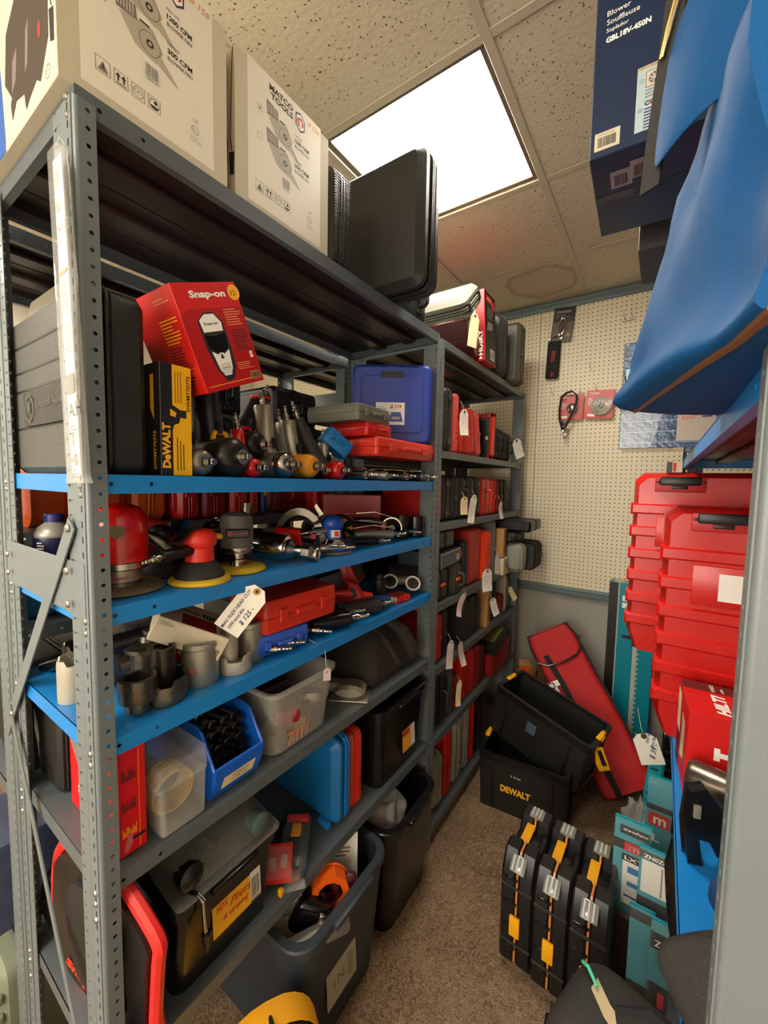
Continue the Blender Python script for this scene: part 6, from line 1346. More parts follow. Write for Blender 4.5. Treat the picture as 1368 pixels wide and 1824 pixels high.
# shelf G
book('olive silver case first on the bottom shelf of the second unit', 'G', 1.34, .095, .26, silc, w=.33, latches=2, r=.035, bev=.02, handle=False)
book('taller bright red case between the two silver ones on the bottom shelf', 'G', 1.455, .065, .315, red, w=.33, latches=0, handle=False)
book('wide olive silver case on the bottom shelf, with faded face', 'G', 1.545, .12, .345, silc, w=.33, latches=2, r=.03, handle=False, bev=.02)
book('narrow olive silver case next to the wide one on the bottom shelf', 'G', 1.675, .07, .345, silc, w=.33, latches=1, r=.03, handle=False)
book('red case behind the silver ones on the bottom shelf', 'G', 1.76, .06, .33, red, w=.33, latches=0, handle=False)
book('black case far along the bottom shelf', 'G', 1.85, .14, .30, blk, w=.33, latches=0, handle=False)
# price tags
def tg2(label, y, z, x=.018, rz=62, sz=(.038, .078), m=None, ink=None, rx=0, ry=0, st=None, curl=.004, n=4): return price_tag(label, (x, y, z), (rx, ry, rz), sz, m, n, ink, string=st if st is not None else [(-.002, .004, .014), (-.006, .02, .035)], curl=curl, grp='price tags tied to the cases')
tg2('white tag with dense red writing hanging by the faded red case under the top shelf', 1.425, 1.93, sz=(.046, .112), ink=rink, m=pape, ry=-2, st=[(-.002, .004, .02), (-.008, .02, .05)])
tg2('white tag with a round stamp hanging at an angle by the far post', 2.20, 1.875, x=.02, sz=(.072, .115), ry=-22, ink=bluink)
tg2('cream tag with orange writing on the second case shelf', 1.46, 1.545, sz=(.040, .082), m=papc, ink=rink)
tg2('long white tag on the second case shelf, next to the cream one', 1.575, 1.55, sz=(.040, .135), ink=gink, ry=8)
tg2('narrow curled tag hanging below the lettered red spine', 1.975, 1.51, sz=(.026, .10), m=papp, ry=-6, curl=.01, ink=gink)
tg2('large white tag with blue handwriting over the third shelf edge', 1.745, 1.165, x=.035, sz=(.065, .118), ry=-3, st=[(-.01, .0, .02), (-.04, -.02, .05)], ink=bluink, n=5)
tg2('narrow pinkish tag hanging against the orange case on the third shelf', 1.95, 1.22, sz=(.024, .115), m=papp, ink=gink, curl=.008)
tg2('curled pinkish tag hanging from the rounded brown case over the third shelf edge', 1.50, 1.09, sz=(.030, .115), m=papp, ry=18, curl=.014, ink=gink)
tg2('white tag with blue writing tilted over the fourth shelf edge', 1.86, .985, x=.03, sz=(.045, .105), ry=-20, ink=bluink)
tg2('cream tag slanting at the far end of the fourth shelf', 2.16, .985, x=.03, sz=(.035, .10), m=papc, ry=-34, ink=gink)
tg2('pinkish tag hanging by the first red cases on the fourth shelf', 1.36, .905, x=.02, sz=(.036, .13), m=papp, ink=gink, ry=3)
tg2('curved pinkish tag below the fourth shelf edge', 1.47, .865, x=.02, sz=(.030, .125), m=papp, ink=gink, ry=-12, curl=.012)
tg2('long narrow cream tag over the green-grey case on the fifth shelf', 1.495, .665, x=.01, sz=(.030, .13), m=papc, ink=gink, ry=3)

# ================================================================ hung on the pegboard
YP = YW-.0022
GP = 'goods hung on the pegboard'
hk_n = 0
def peg_hook(label, x, z, L_=.09, kind=0, extra=None):
    o = thing('peg_hook', label, 'hook', (x, YP, z), group='empty hooks in the pegboard')
    q = MB()
    if kind == 0: q.tube([(0, .0, .0), (0, -.004, .002), (0, -L_*.3, -.004), (0, -L_*.8, .0), (0, -L_, .022)], .0017, galv, 7)
    else:
        for s_ in (-.02, .02): q.tube([(s_, 0, .0), (s_, -.01, 0), (s_, -L_, .006), (s_, -L_-.006, .03)], .0017, galv, 7)
        q.tube([(-.035, -.003, -.01), (.035, -.003, -.01)], .002, galv, 7)
    q.build('wire', o); return o
def wbox_(x, z): return (x, YP-.004, z)
l1 = thing('carabiner_card', 'steel carabiner on a dark printed card hung high on the pegboard', 'hardware', (.165, YP-.022, 2.528), (0, 6, 0), GP)
q = MB(); q.slab(.125, .21, .0015, blkc, .004, 0); q.build('card', l1); q = MB(); q.X = T(0, -.0012, 0); q.rect(-.058, .0, .116, .12, mat('card_bronze', (88, 74, 58), .5), 1); q.rect(-.05, .175, .09, .014, gink, 1); q.lines(-.05, .16, .09, 2, .012, gink, 1); q.disc(.04, .04, .012, mat('badge_tan', (150, 120, 80), .6), 2); q.build('printing', l1, smooth=False)
q = MB(); q.tube([(.019*math.cos(a), -.012, .092+.048*math.sin(a)) for a in [2*PI*i/24 for i in range(24)]], .004, chrome, 8, closed=True); q.tube([(.012*math.cos(a), -.012, .03+.016*math.sin(a)) for a in [2*PI*i/16 for i in range(16)]], .0035, chrome, 8, closed=True); q.tube([(-.004, -.012, .06), (.006, -.012, .12)], .004, steel, 8); q.build('carabiner', l1)
l2 = thing('wrist_strap', 'black padded strap with red lettering hanging from a steel ring', 'strap', (.125, YP-.030, 2.30), (0, 2, 0), GP)
q = MB(); q.slab(.078, .235, .022, fabk, .010, .006); q.build('strap', l2); q = MB(); q.X = T(0, -.0118, 0); q.text('TOOLS', .012, .10, .022, rink, 1, .07, .02, 90); q.text('EXT', .010, .012, .014, rink, 1, .03, .02, 90); q.build('lettering', l2, smooth=False)
q = MB(); q.tube([(.032*math.cos(a), 0, .245+.018*math.sin(a)) for a in [2*PI*i/20 for i in range(20)]], .0035, chrome, 8, closed=True); q.build('ring', l2)
def redpack(label, x, z, s_, wheel):
    o = thing('wheel_package', label, 'package', (x, YP-.030, z), (0, 4 if wheel else 1, 0), GP)
    q = MB(); q.slab(.155*s_, .17*s_, .0015, redc, .004, 0); q.build('card', o)
    q = MB(); q.X = T(0, -.0012, 0); q.text('TOOLS', -.06*s_, .145*s_, .012*s_, wink, 1, .05*s_, .02, shear=.2); q.lines(-.065*s_, .115*s_, .03*s_, 4, .012*s_, wink, 1); q.rect(-.06*s_, .012*s_, .04*s_, .014*s_, wink, 1); q.build('printing', o, smooth=False)
    q = MB(); q.X = T(.012*s_, -.010, .072*s_) @ R(90, 0, 0)
    if wheel:
        q.lathe([(.012*s_, 0), (.054*s_, 0), (.056*s_, .006), (.054*s_, .012), (.012*s_, .012)], gun, 40); q.lathe([(.003, .010), (.02*s_, .012), (.02*s_, .018), (.003, .018)], blk, 24)
        for i in range(40): a = 2*PI*i/40; q.tube([(.026*s_*math.cos(a), .026*s_*math.sin(a), .0135), (.06*s_*math.cos(a+.05), .06*s_*math.sin(a+.05), .0135)], .0013, gun, 5)
    else: q.lathe([(.005, 0), (.034*s_, 0), (.036*s_, .01), (.02*s_, .02), (.0005, .021)], steel, 28, caps=False)
    q.build('wheel', o)
    q = MB(); q.loft([[(p[0], y, p[1]) for p in rrect(.15*s_*a, .165*s_*a, .012, .0025*s_+.0825*s_*(1-a), 4)] for a, y in ((1, -.0015), (.98, -.024), (.93, -.030))], clrs); q.build('blister', o); return o
redpack('red packaged wire wheel with a clear cover, right on the pegboard', .405, 2.028, 1, True)
redpack('red package behind the black looped strap on the pegboard', .250, 2.03, .92, False)
l3 = thing('lanyard', 'black looped lanyard with a steel swivel hook hung on the pegboard', 'lanyard', (.225, YP-.066, 1.965), (0, 0, 0), GP)
q = MB(); q.strip([(-.012, 0, .0), (-.030, 0, .06), (-.035, 0, .13), (-.025, 0, .20), (.0, .002, .228), (.035, .002, .235), (.062, .004, .21), (.060, .004, .16), (.040, .003, .10), (.015, .001, .04), (.0, 0, .0)], (.0, .024, 0), .008, fabk); q.build('loop', l3)
MB().box((.0, -.002, .04), (.034, .012, .03), blk, .003).build('stitch_block', l3); q = MB(); q.tube([(.01*math.cos(a), 0, -.018+.018*math.sin(a)) for a in [2*PI*i/16 for i in range(16)]], .0035, chrome, 8, closed=True); q.cyl((0, 0, .0), (0, 0, .016), .009, steel); q.tube([(0, 0, -.036), (.008, 0, -.045), (.004, 0, -.056), (-.007, 0, -.05)], .0035, chrome, 8); q.build('swivel_hook', l3)
peg_hook('small empty hook at the upper left of the pegboard beside the carabiner card', .0, 2.69, .04)
peg_hook('double empty hook with a cross bar high on the right of the pegboard', .535, 2.60, .07, 1)
peg_hook('single empty hook in the middle of the pegboard', .355, 2.33, .10)
peg_hook('single empty hook above the red wire wheel package', .39, 2.205, .08)
peg_hook('hook end poking out below the padded strap', .135, 2.21, .06)
peg_hook('small bare hook left above the red wheel package', .30, 2.20, .05)
peg_hook('empty wire hook close to the bubble wrapped carton', .55, 1.93, .06, 1)
# ================================================================ by the back wall and on the aisle floor
tealb = carton('hedge_trimmer_carton', 'tall teal carton with a hedge trimmer picture standing against the back wall', .235, .10, 1.05, mat('teal_card2', (0, 128, 142), .35), (.648, 2.508, 0), (0, 0, 0), deco=lambda p, w, d, h: (
    setattr(p, 'X', face('front', w, d, h)), p.rect(0, 0, w*.20, h, blkc, 1), p.rect(w*.2, 0, w*.03, h, mat('silver_line', (160, 170, 166), .4), 1.2),
    p.poly([(w*.46, h*.76), (w*.56, h*.71), (w*.74, h*.71), (w*.82, h*.76), (w*.76, h*.81), (w*.70, h*.82), (w*.66, h*.79), (w*.58, h*.80), (w*.54, h*.86), (w*.45, h*.87), (w*.44, h*.82)], mat('teal_print', (20, 168, 176), .4), 1.3), p.ring(w*.54, h*.83, w*.09, w*.03, bink, 1.5, sz=1.4), p.rect(w*.34, h*.69, w*.56, h*.018, bink, 1.6), p.rect(w*.55, h*.655, w*.2, h*.04, bink, 1.6),
    p.rect(w*.58, h*.15, w*.09, h*.50, mat('blade_print', (176, 178, 168), .4), 1.3), [p.rect(w*.66, h*(.16+.028*i), w*.05, h*.012, mat('blade_print', (176, 178, 168), .4), 1.3) for i in range(17)],
    p.text('LIGHT', w*.85, h*.06, w*.1, wink, 1.3, h*.11, .03, 90), p.rect(w*.30, h*.90, w*.12, h*.03, wink, 1.2), p.rect(w*.30, h*.86, w*.12, h*.03, wink, 1.2),
    setattr(p, 'X', face('top', w, d, h)), p.rect(w*.1, d*.1, w*.8, d*.8, card, 1), p.rect(w*.3, d*.3, w*.3, d*.3, rink, 1.4)))
# long red bag leaning in the corner
def basis(zl, nf):
    zl = Vector(zl).normalized(); nf = Vector(nf); nf = (nf-zl*nf.dot(zl)).normalized(); xl = (-nf).cross(zl)
    m = Matrix((xl, -nf, zl)).transposed().to_4x4(); return m
rb = thing('long_bag', 'long red nylon tool bag with black piping leaning in the back corner', 'bag', (0, 0, 0))
rb.matrix_world = T(.70, 2.10, .045) @ basis((-.50, .28, .66), (.25, -.9, .3))
rb.location = rb.location
q = MB(); q.loft([[(p[0], p[1]-.09, zz) for p in rrect(.27*a, .18*b_, .035, 0, 5)] for a, b_, zz in ((.88, .9, 0), (1, 1, .03), (1.04, 1.06, .3), (1.0, 1.02, .55), (1.02, 1.0, .78), (.98, .94, .845), (.8, .8, .86))], fabr); q.build('bag_body', rb, ang=60)
q = MB()
for sx in (-1, 1): q.tube([(sx*.134, -.094, .01), (sx*.139, -.098, .3), (sx*.135, -.094, .55), (sx*.137, -.092, .78), (sx*.12, -.085, .85)], .006, rub, 7)
q.tube([(-.13, -.085, .852), (.13, -.085, .852)], .006, rub, 7)
q.tube([(-.137, -.098, .70), (-.09, -.104, .665), (0, -.106, .655), (.09, -.104, .668), (.137, -.096, .71)], .006, blkg, 7); q.build('piping', rb)
q = MB(); q.strip([(-.055, -.098, .0), (-.058, -.105, .3), (-.058, -.102, .55), (-.075, -.100, .72)], (.030, 0, 0), .006, fabk); q.build('strap', rb)
q = MB(); q.tube([(-.12+.018*math.cos(a), -.108, .56+.018*math.sin(a)) for a in [2*PI*i/16 for i in range(16)]], .003, chrome, 7, closed=True); q.box((-.115, -.108, .52), (.012, .012, .03), chrome, .004); q.box((-.115, -.106, .46), (.02, .008, .07), fabk, .003); q.build('buckle', rb)
q = MB(); q.X = T(-.105, -.099, .12); q.poly([(-.03, .46), (-.03, .43), (-.008, .43), (-.008, .36), (.012, .36), (.012, .43), (.032, .43), (.032, .46)], wink, 8); q.build('logo', rb, smooth=False)
q = MB(); q.tube([(.137, -.05, .74), (.155, -.06, .76), (.152, -.03, .78)], .006, steel, 8); q.build('side_ring', rb)
# black totes
def dw_tote(label, w, d, h, loc, rot, logo=False):
    o = thing('tool_tote', label, 'tool box', loc, rot, 'black open tool totes')
    q = MB(); t = .006
    def rg2(w_, d_, z_, r_=.018): return [(p[0], p[1]-d_/2, z_) for p in rrect(w_, d_, r_, 0, 3)]
    q.loft([rg2(w*.95, d*.92, 0), rg2(w*.98, d*.97, h-.03), rg2(w*.98, d*.97, h-.006), rg2(w*.98-.014, d*.97-.014, h-.006), rg2(w*.95-.014, d*.92-.014, t)], blk2); q.build('tub', o)
    q = MB(); q.loft([rg2(w*.98, d*.97, h-.035), rg2(w, d, h-.03), rg2(w, d, h), rg2(w-.036, d-.036, h), rg2(w-.036, d-.036, h-.012)], blk, caps=False); q.build('rim', o)
    for sx in (-.33, .33): MB().box((sx*w, -d*.47, h*.45), (.012, .014, h*.78), blk, .003).build('rib', o)
    for sx in (-1, 1):
        for f in (-.25, .25): MB().box((sx*w*.485, f*d, h*.42), (.012, .012, h*.7), blk, .003).build('rib', o)
        MB().box((sx*w*.49, 0, h*.08), (.014, d*.5, .02), blk, .003).build('foot_rail', o)
    for sx in (-1, 1):
        q = MB(); q.box((sx*(w/2-.010), 0, h+.004), (.022, .075, .007), yel, .002); q.box((sx*(w/2-.010), .02, h+.010), (.014, .03, .008), yel, .002); q.box((sx*(w/2+.003), 0, h-.006), (.006, .035, .016), yel, .002); q.build('yellow_latch', o)
    q = MB(); q.X = T(0, -d*.485-.004, 0)
    if logo:
        q.text('DEWALT', -.095, .115, .034, yink, 2, .14, .05); q.text('T STAK', -.05, .20, .010, wink, 2, .05)
    else: q.box((-.02, -.002, h*.62), (.05, .006, .055), mat('smoke_label', (70, 84, 96), .25), .004)
    q.build('logo' if logo else 'clear_badge', o, smooth=False)
    return o
dw_tote('lower black open tool tote with yellow brand lettering, standing on the carpet', .42, .34, .285, (.265, 1.80, 0), (0, 0, 5), True)
ut = dw_tote('upper black open tool tote with a yellow hang tag, tipped into the lower one', .50, .27, .265, (0, 0, 0), (0, 0, 0))
ut.location = (.300, 1.885, .240); ut.rotation_euler = (math.radians(0), math.radians(13), math.radians(-13))
yt = thing('hang_tag', 'yellow folded hang tag dangling from the end of the upper tote', 'tag', (.585, 1.80, .40), (0, 0, 40)); q = MB(); q.strip([(0, 0, .0), (.004, -.012, -.03), (.015, -.02, -.06), (.03, -.02, -.10)], (.03, 0, 0), .0015, yelc); q.strip([(0, .004, .0), (-.010, -.004, -.03), (-.008, -.008, -.07), (.012, -.010, -.11)], (.026, 0, 0), .0015, yelc); q.build('tag_leaf', yt); MB().strip([(-.008, -.008, -.01), (.0, -.024, -.045), (.01, -.03, -.07)], (.02, 0, 0), .002, blkc).build('black_print', yt)
o = thing('drill_box', 'small orange and tan carton on the floor by the far shelf post', 'box', (.095, 2.38, .362), (0, 0, 20)); q = MB(); q.box((0, 0, .05), (.10, .09, .10), kraft, .003); q.build('carton', o); q = MB(); q.X = T(0, -.0455, 0); q.rect(-.048, .005, .06, .085, org, 1); q.rect(-.04, .02, .04, .02, wink, 2); q.build('printing', o, smooth=False); MB().box((.08, .02, .04), (.06, .06, .07), kraft, .003, 1, R(0, 20, 0)).build('flap', o)
o = thing('carton_stack', 'plain brown carton under the small orange one behind the totes', 'box', (.125, 2.40, 0), (0, 0, 8)); MB().box((0, 0, .18), (.2, .18, .36), kraft, .004).build('carton', o); q = MB(); q.X = T(0, -.0905, 0); q.rect(-.015, 0, .03, .36, tape, 1); q.build('tape_strip', o, smooth=False)
# three black organisers on edge
def organiser(label, x):
    o = thing('tool_organiser', label, 'tool box', (x, 1.0, 0), (0, 0, -2), 'three black organisers standing on edge')
    t, d, h = .103, .285, .405
    prof = [(0.03, 0), (d-.02, 0), (d, .03), (d, h-.035), (d-.03, h), (d*.70, h), (d*.66, h-.045), (d*.34, h-.045), (d*.30, h), (.035, h), (0, h-.06), (0, .04)]
    X_ = R(0, 0, 90)   # profile runs along +y
    for a, b_ in ((-t/2, -.003), (.003, t/2)):
        q = MB(); q.X = X_; q.prism(prof, -b_, -a, blk, None, .007)
        q.build('shell_half', o)
    q = MB(); q.X = X_
    q.prism([(p[0]*.985+.002, p[1]*.99+.002) for p in prof], -.003, .003, tape); q.build('orange_seal', o)
    for zz in (.33, .245, .16, .09): MB().box((-.02, -.001, zz), (t*.42, .006, .010), blkg, .002).build('rib', o)
    for zz in (.30, .105): MB().box((0, .0, zz), (t*.95, .005, .010), chg, .002).build('rib', o)
    for yy, zz, rx in ((.012, h-.028, 38), (.225, h+.001, 0)):
        q = MB(); q.box((0, 0, 0), (.048, .05, .012), mat('smoked_latch', (120, 120, 112), .15), .004, 2, T(.0, yy, zz) @ R(rx, 0, 0)); 
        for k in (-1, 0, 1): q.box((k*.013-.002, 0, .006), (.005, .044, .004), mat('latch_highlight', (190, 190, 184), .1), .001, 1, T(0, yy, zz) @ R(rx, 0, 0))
        q.build('clear_latch', o)
    MB().box((-.012, d/2, h-.028), (.030, .105, .012), yel, .003, 2).build('yellow_handle', o)
    MB().box((.0, -.006, .175), (.034, .012, .068), yel, .004).build('yellow_latch', o)
    MB().box((0, d/2, h-.042), (.06, .12, .006), blkg, .001).build('handle_well', o)
    return o
for i, x in enumerate((.440, .546, .652)):
    if i == 0: og = organiser('leftmost of the three black organisers standing on edge, yellow handles up', x)
    else: dup(og, ['', 'middle one of the three black organisers standing on edge', 'rightmost of the three black organisers, partly behind the teal packages'][i], (x, 1.0-.012*i, 0), (0, 0, -2))
# teal packages leaning on the right unit
GT2 = 'teal packages by the right shelf'
tl = mat('teal_card3', (8, 142, 158), .3)
def tealpack(label, x, y, z0, w, h, rot=(0, 0, 0), d=.03, parts=()):
    o = thing('teal_package', label, 'package', (x, y, z0), rot, GT2)
    q = MB(); q.slab(w, h, .004, tl, .003, 0); q.build('card', o)
    q = MB(); q.X = T(0, -.0022, 0)
    for p in parts:
        if p[0] == 'r': q.rect(w*(p[1]-.5), h*p[2], w*p[3], h*p[4], p[5], p[6] if len(p) > 6 else 1)
        else: q.text(p[1], w*(p[2]-.5), h*p[3], h*p[4], p[5], 3, w*p[6], .02, p[7] if len(p) > 7 else 0)
    q.build('printing', o, smooth=False)
    q = MB(); q.loft([[(p[0], yy, p[1]) for p in rrect(w*a, h*.98*a, .006, h*.01+h*.49*(1-a), 3)] for a, yy in ((.99, -.003), (.97, -d), (.92, -d-.004))], clrs); q.build('blister', o)
    return o
bx = carton('brown_carton', 'plain brown carton standing on the carpet under the teal packages', .13, .22, .245, mat('dark_kraft', (112, 80, 52), .7), (.742, 1.30, 0), group=None)
tealpack('large teal package with a red logo and white panel, nearest the organisers', .742, 1.185, .247, .098, .335, (4, 0, 0), parts=[('r', 0, .83, 1, .165, tl), ('r', .0, .665, 1, .10, blkc, 2), ('r', .30, .665, .70, .09, redc, 3), ('r', .15, .83, .8, .09, blkc, 2), ('t', 'XRJ04Z', .93, .895, .026, wink, .7, 180), ('t', 'mu', .42, .68, .05, wink, .5), ('r', .28, .10, .66, .48, whit, 2), ('r', .24, .555, .72, .075, blkc, 2.5), ('t', 'LXT', .32, .57, .04, wink, .5), ('r', .42, .44, .40, .07, bluc, 2.6), ('r', .42, .30, .42, .05, bluc, 2.6), ('r', .35, .18, .5, .02, bink, 2.6), ('r', .55, .12, .35, .03, bluc, 2.6)])
tealpack('second teal package with a barcode label, close against the right shelf', .800, 1.13, .335, .075, .215, (3, 0, 0), parts=[('r', .1, .30, .9, .50, whit, 2), ('t', 'ZN0Z8', .15, .83, .06, wink, .75), ('r', .0, .81, 1, .12, blkc, 1.5), ('r', .0, .02, 1, .2, blkc, 2), ('r', .75, .32, .05, .45, gink, 3)])
tealpack('long narrow teal package standing on the carpet by the shelf', .780, 1.09, .0, .062, .40, (3, 0, 0), parts=[('r', 0, .22, 1, .14, blkc, 2), ('r', 0, .88, 1, .08, blkc, 2)])
tealpack('teal package with black band and small red tag at the bottom right', .826, 1.055, .08, .050, .33, (2, 0, 0), parts=[('r', 0, .72, 1, .16, blkc, 2), ('t', 'ZN', .2, .75, .06, wink, .6), ('r', 0, .15, 1, .25, blkc, 2), ('r', .5, .18, .3, .15, redc, 2.5)])
tealpack('teal card with red and white logos leaning behind the front packages', .812, 1.42, .26, .075, .34, (2, 0, 0), parts=[('r', .1, .45, .85, .14, redc, 2), ('t', 'm', .3, .47, .08, wink, .5), ('r', 0, .62, 1, .06, blkc, 2), ('t', 'L', .3, .27, .08, wink, .3), ('r', .2, .15, .6, .02, wink, 2), ('r', .2, .1, .5, .02, wink, 2)])
o = thing('blade_cover', 'ribbed teal plastic guard standing behind the teal packages', 'guard', (.790, 1.70, .30), (0, 4, 0)); q = MB(); q.slab(.055, .21, .05, tealp, .02, .01); 
for i in range(5): q.box((-.006, -.026, .05+.028*i), (.028, .004, .012), mat('dark_teal', (8, 80, 90), .5), .002)
q.build('guard', o); MB().box((0, 0, -.15), (.05, .05, .302), tl, .006).build('base', o)
o = thing('plastic_bag', 'crumpled clear plastic bag behind the teal packages', 'bag', (.752, 1.60, .245), (0, 0, 0)); q = MB(); bm = bmesh.new(); bmesh.ops.create_icosphere(bm, subdivisions=4, radius=1)
for v in bm.verts: v.co = Vector((v.co.x*.045, v.co.y*.05, v.co.z*.10))*(1+.7*mn.noise(v.co*3.1))
q.bm(bm, clr2); q.build('film', o, ang=70); MB().box((0, 0, -.16), (.07, .07, .16), kraft, .004).build('carton_inside', o)
price_tag('white tag reading 39 dollars hanging by the black pouch near the teal carton', (.752, 1.62, .615), (0, -20, 8), (.085, .125), pape, 0, texts=[('Saw All New', .006, -.03, .011, -90 if False else 62), ('Blue Blade', .018, -.05, .011, 62), ('$ 39 -', .012, -.095, .022, 62)], string=[(.0, .01, .03), (.01, .05, .09)])
o = thing('black_pouch', 'black ribbed pouch standing at the far end of the right bottom shelf', 'pouch', (.882, 1.90, .0845)); q = MB(); q.slab(.11, .44, .10, blk, .03, .02)
for i in range(4): q.box((-.02, -.052, .25+.04*i), (.06, .006, .01), chg, .002)
q.build('pouch', o); MB().tube([(-.05, 0, .42), (-.06, 0, .5), (-.055, .02, .62)], .006, papc, 6).build('strap', o)

# ================================================================ right hand shelves
# Big ribbed red cases
def big_case(label, loc, rot, w, h, t, logo, group='big red moulded cases on the right'):
    o = thing('ribbed_case', label, 'tool case', loc, rot, group)
    tf, tb2 = t*.62, t*.34
    prof = lambda k: [(-w/2+k, .08), (-w/2+k+.03, .0), (w/2-k-.03, 0), (w/2-k, .08), (w/2-k, h-.03), (w/2-k-.03, h), (-w/2+k+.03, h), (-w/2+k, h-.03)]
    q = MB(); q.loft([[(p[0]*.93, y, .02+(p[1]-.02)*.97) for p in prof(0)] if y == -t/2 else [(p[0], y, p[1]) for p in prof(0)] for y in (-t/2, -t/2+.035, -t/2+tf)], redh)
    # ribs wrapping from the front round the left and right sides
    nr = 6; zs = [h*(.80-.125*i) for i in range(nr)]
    for z_ in zs:
        q.prism([(-w/2-.008, z_-.022), (w/2+.008, z_-.022), (w/2+.008, z_+.022), (-w/2-.008, z_+.022)], -t/2-.006, -t/2+tf-.025, redh, None, .008)
    q.build('front_shell', o)
    q = MB(); q.loft([[(p[0]*s_, y, p[1]) for p in prof(0)] for s_, y in ((1.0, -t/2+tf+.008), (1.0, t/2-.03), (.94, t/2))], redh)
    for z_ in zs: q.box((0, t*.33, z_), (w+.012, t*.16, .044), redh, .008)
    q.build('rear_shell', o)
    q = MB(); q.loft([[(p[0]*1.008, y, p[1]) for p in prof(0)] for y in (-t/2+tf-.003, -t/2+tf+.003)], mat('red_seam', (176, 14, 14), .4)); q.loft([[(p[0]*1.016, y, p[1]) for p in prof(0)] for y in (-t/2+tf+.004, -t/2+tf+.012)], redh); q.build('rim', o)
    # recess, handle and logo
    MB().box((-.086, -t/2-.0045, h-.045), (.155, .014, .056), mat('recess_red', (186, 18, 18), .45), .004).build('recess_frame', o)  # recess frame in a slightly darker red than the shell
    q = MB(); q.box((-.086, -t/2-.016, h-.032), (.125, .018, .032), blk, .006); q.box((-.086-.067, -t/2-.014, h-.036), (.014, .008, .008), blk, .002); q.box((-.086+.067, -t/2-.014, h-.036), (.014, .008, .008), blk, .002); q.box((-.086, -t/2-.012, h-.056), (.05, .012, .012), blk, .003); q.build('carry_handle', o)
    q = MB(); q.box((.0, -t/2-.0045, h*.68), (w*.66, .010, h*.165), redh, .002); q.build('logo_plate', o)
    if logo:
        q = MB(); q.X = T(0, -t/2-.0098, 0); X0 = 0; Z0 = h*.68; q.X = T(-.037, -t/2-.0098, Z0) @ Matrix.Diagonal((.86, 1, .8, 1)); Z0 = 0
        q.poly([(X0-.058, Z0-.052), (X0+.006, Z0-.052), (X0+.006, Z0-.026), (X0+.06, Z0-.026), (X0+.06, Z0-.052), (X0+.124, Z0-.052), (X0+.124, Z0+.052), (X0+.06, Z0+.052), (X0+.06, Z0+.018), (X0+.006, Z0+.018), (X0+.006, Z0+.052), (X0-.058, Z0+.052)], wink, 1)
        q.X = T(-w/2-.0012, -t/2+tf-.004, 0) @ R(0, 0, -90); q.text('PM 40-MG', .020, h*.20, .016, wink, 2, .12, .04, 90); q.build('lettering', o, smooth=False)
    return o
big_case('nearest big red ribbed case with a white logo and black handle on the right', (1.000, 1.395, .803), (0, 0, 0), .46, .752, .155, True)
bx2 = thing('support_case', 'flat black case on the right blue shelf under the rear red case', 'tool case', (.98, 1.70, .803)); MB().slab(.30, .158, .16, blk, .012, .006).build('case_body', bx2); MB().box((0, -.083, .08), (.06, .006, .03), chg, .002).build('latch', bx2)
big_case('second big red ribbed case standing behind the nearest one, further left', (.895, 1.70, .9655), (0, 0, 0), .46, .705, .17, False)
carton('paper_stack', 'narrow printed carton standing on top of the rear red case', .05, .05, .04, card, (.79, 1.66, 1.672), deco=lambda p, w, d, h: (setattr(p, 'X', face('front', w, d, h)), p.rect(w*.4, h*.1, w*.2, h*.8, rink, 1), p.rect(0, 0, w*.35, h, blkc, 1)), flap=False)
zr = .8025
def hil(p, w, d, h):
    p.X = face('front', w, d, h)
    for (x0, z0, s_) in ((.055, h*.52, .030),):
        p.poly([(x0, z0), (x0+.012, z0), (x0+.012, z0+.009), (x0+.034, z0+.009), (x0+.034, z0), (x0+.046, z0), (x0+.046, z0+.032), (x0+.034, z0+.032), (x0+.034, z0+.022), (x0+.012, z0+.022), (x0+.012, z0+.032), (x0, z0+.032)], wink, 1)
        p.rect(x0+.051, z0, .013, .032, wink, 1); p.rect(x0+.069, z0, .013, .032, wink, 1); p.rect(x0+.069, z0, .026, .010, wink, 1); p.rect(x0+.100, z0, .013, .032, wink, 1); p.rect(x0+.095, z0+.022, .026, .010, wink, 1); p.rect(x0+.126, z0, .013, .032, wink, 1)
    p.text('B 36', .055, h*.35, .013, bink, 1, .05, .04); p.text('Li-Ion', .055, h*.23, .013, bink, 1, .06, .04)
    p.X = face('top', w, d, h)
    p.rect(0, d*.72, w, d*.28, maroonc, 1); p.text('HILTI', .090, d*.06, .030, wink, 1.5, d*.58, .05, 90, .2)
    p.text('B 36/5.2', .075, d*.75, .010, wink, 2, d*.22, .02, 90); p.text('Li-Ion', .095, d*.76, .008, wink, 2, d*.14, .02, 90)
    for i in range(8): p.rect(.13+.016*i, d*.76, .005, d*(.12+.02*(i % 3)), card, 2)
    for i in range(5): p.poly([(.16+.012*i, d*.60), (.163+.012*i, d*.60), (.20+.012*i, d*.15), (.197+.012*i, d*.15)], mat('dark_red_ink', (120, 20, 20), .5), 1.3)
    p.X = face('left', w, d, h)
    p.rect(0, h*.42, d*.30, h*.5, mat('label_cream', (222, 200, 160), .6), 1.2); p.rect(0, 0, d*.30, h*.40, maroonc, 1); p.poly([(d*.42, h*.22), (d*.72, h*.30), (d*.76, h*.72), (d*.52, h*.78)], mat('label_cream', (222, 200, 160), .6), 1.2)
    for i in range(5): p.poly([(d*(.45+.05*i), h*.40), (d*(.465+.05*i), h*.40), (d*(.50+.05*i), h*.70), (d*(.485+.05*i), h*.70)], bluink, 1.6)
carton('battery_carton', 'red battery carton with white brand lettering on the right blue shelf', .32, .215, .235, mat('red_card_b', (206, 24, 22), .35), (1.000, 1.118, zr+.0055), (-2, 0, 3), deco=hil)
GR = 'black tools on the right blue shelf'
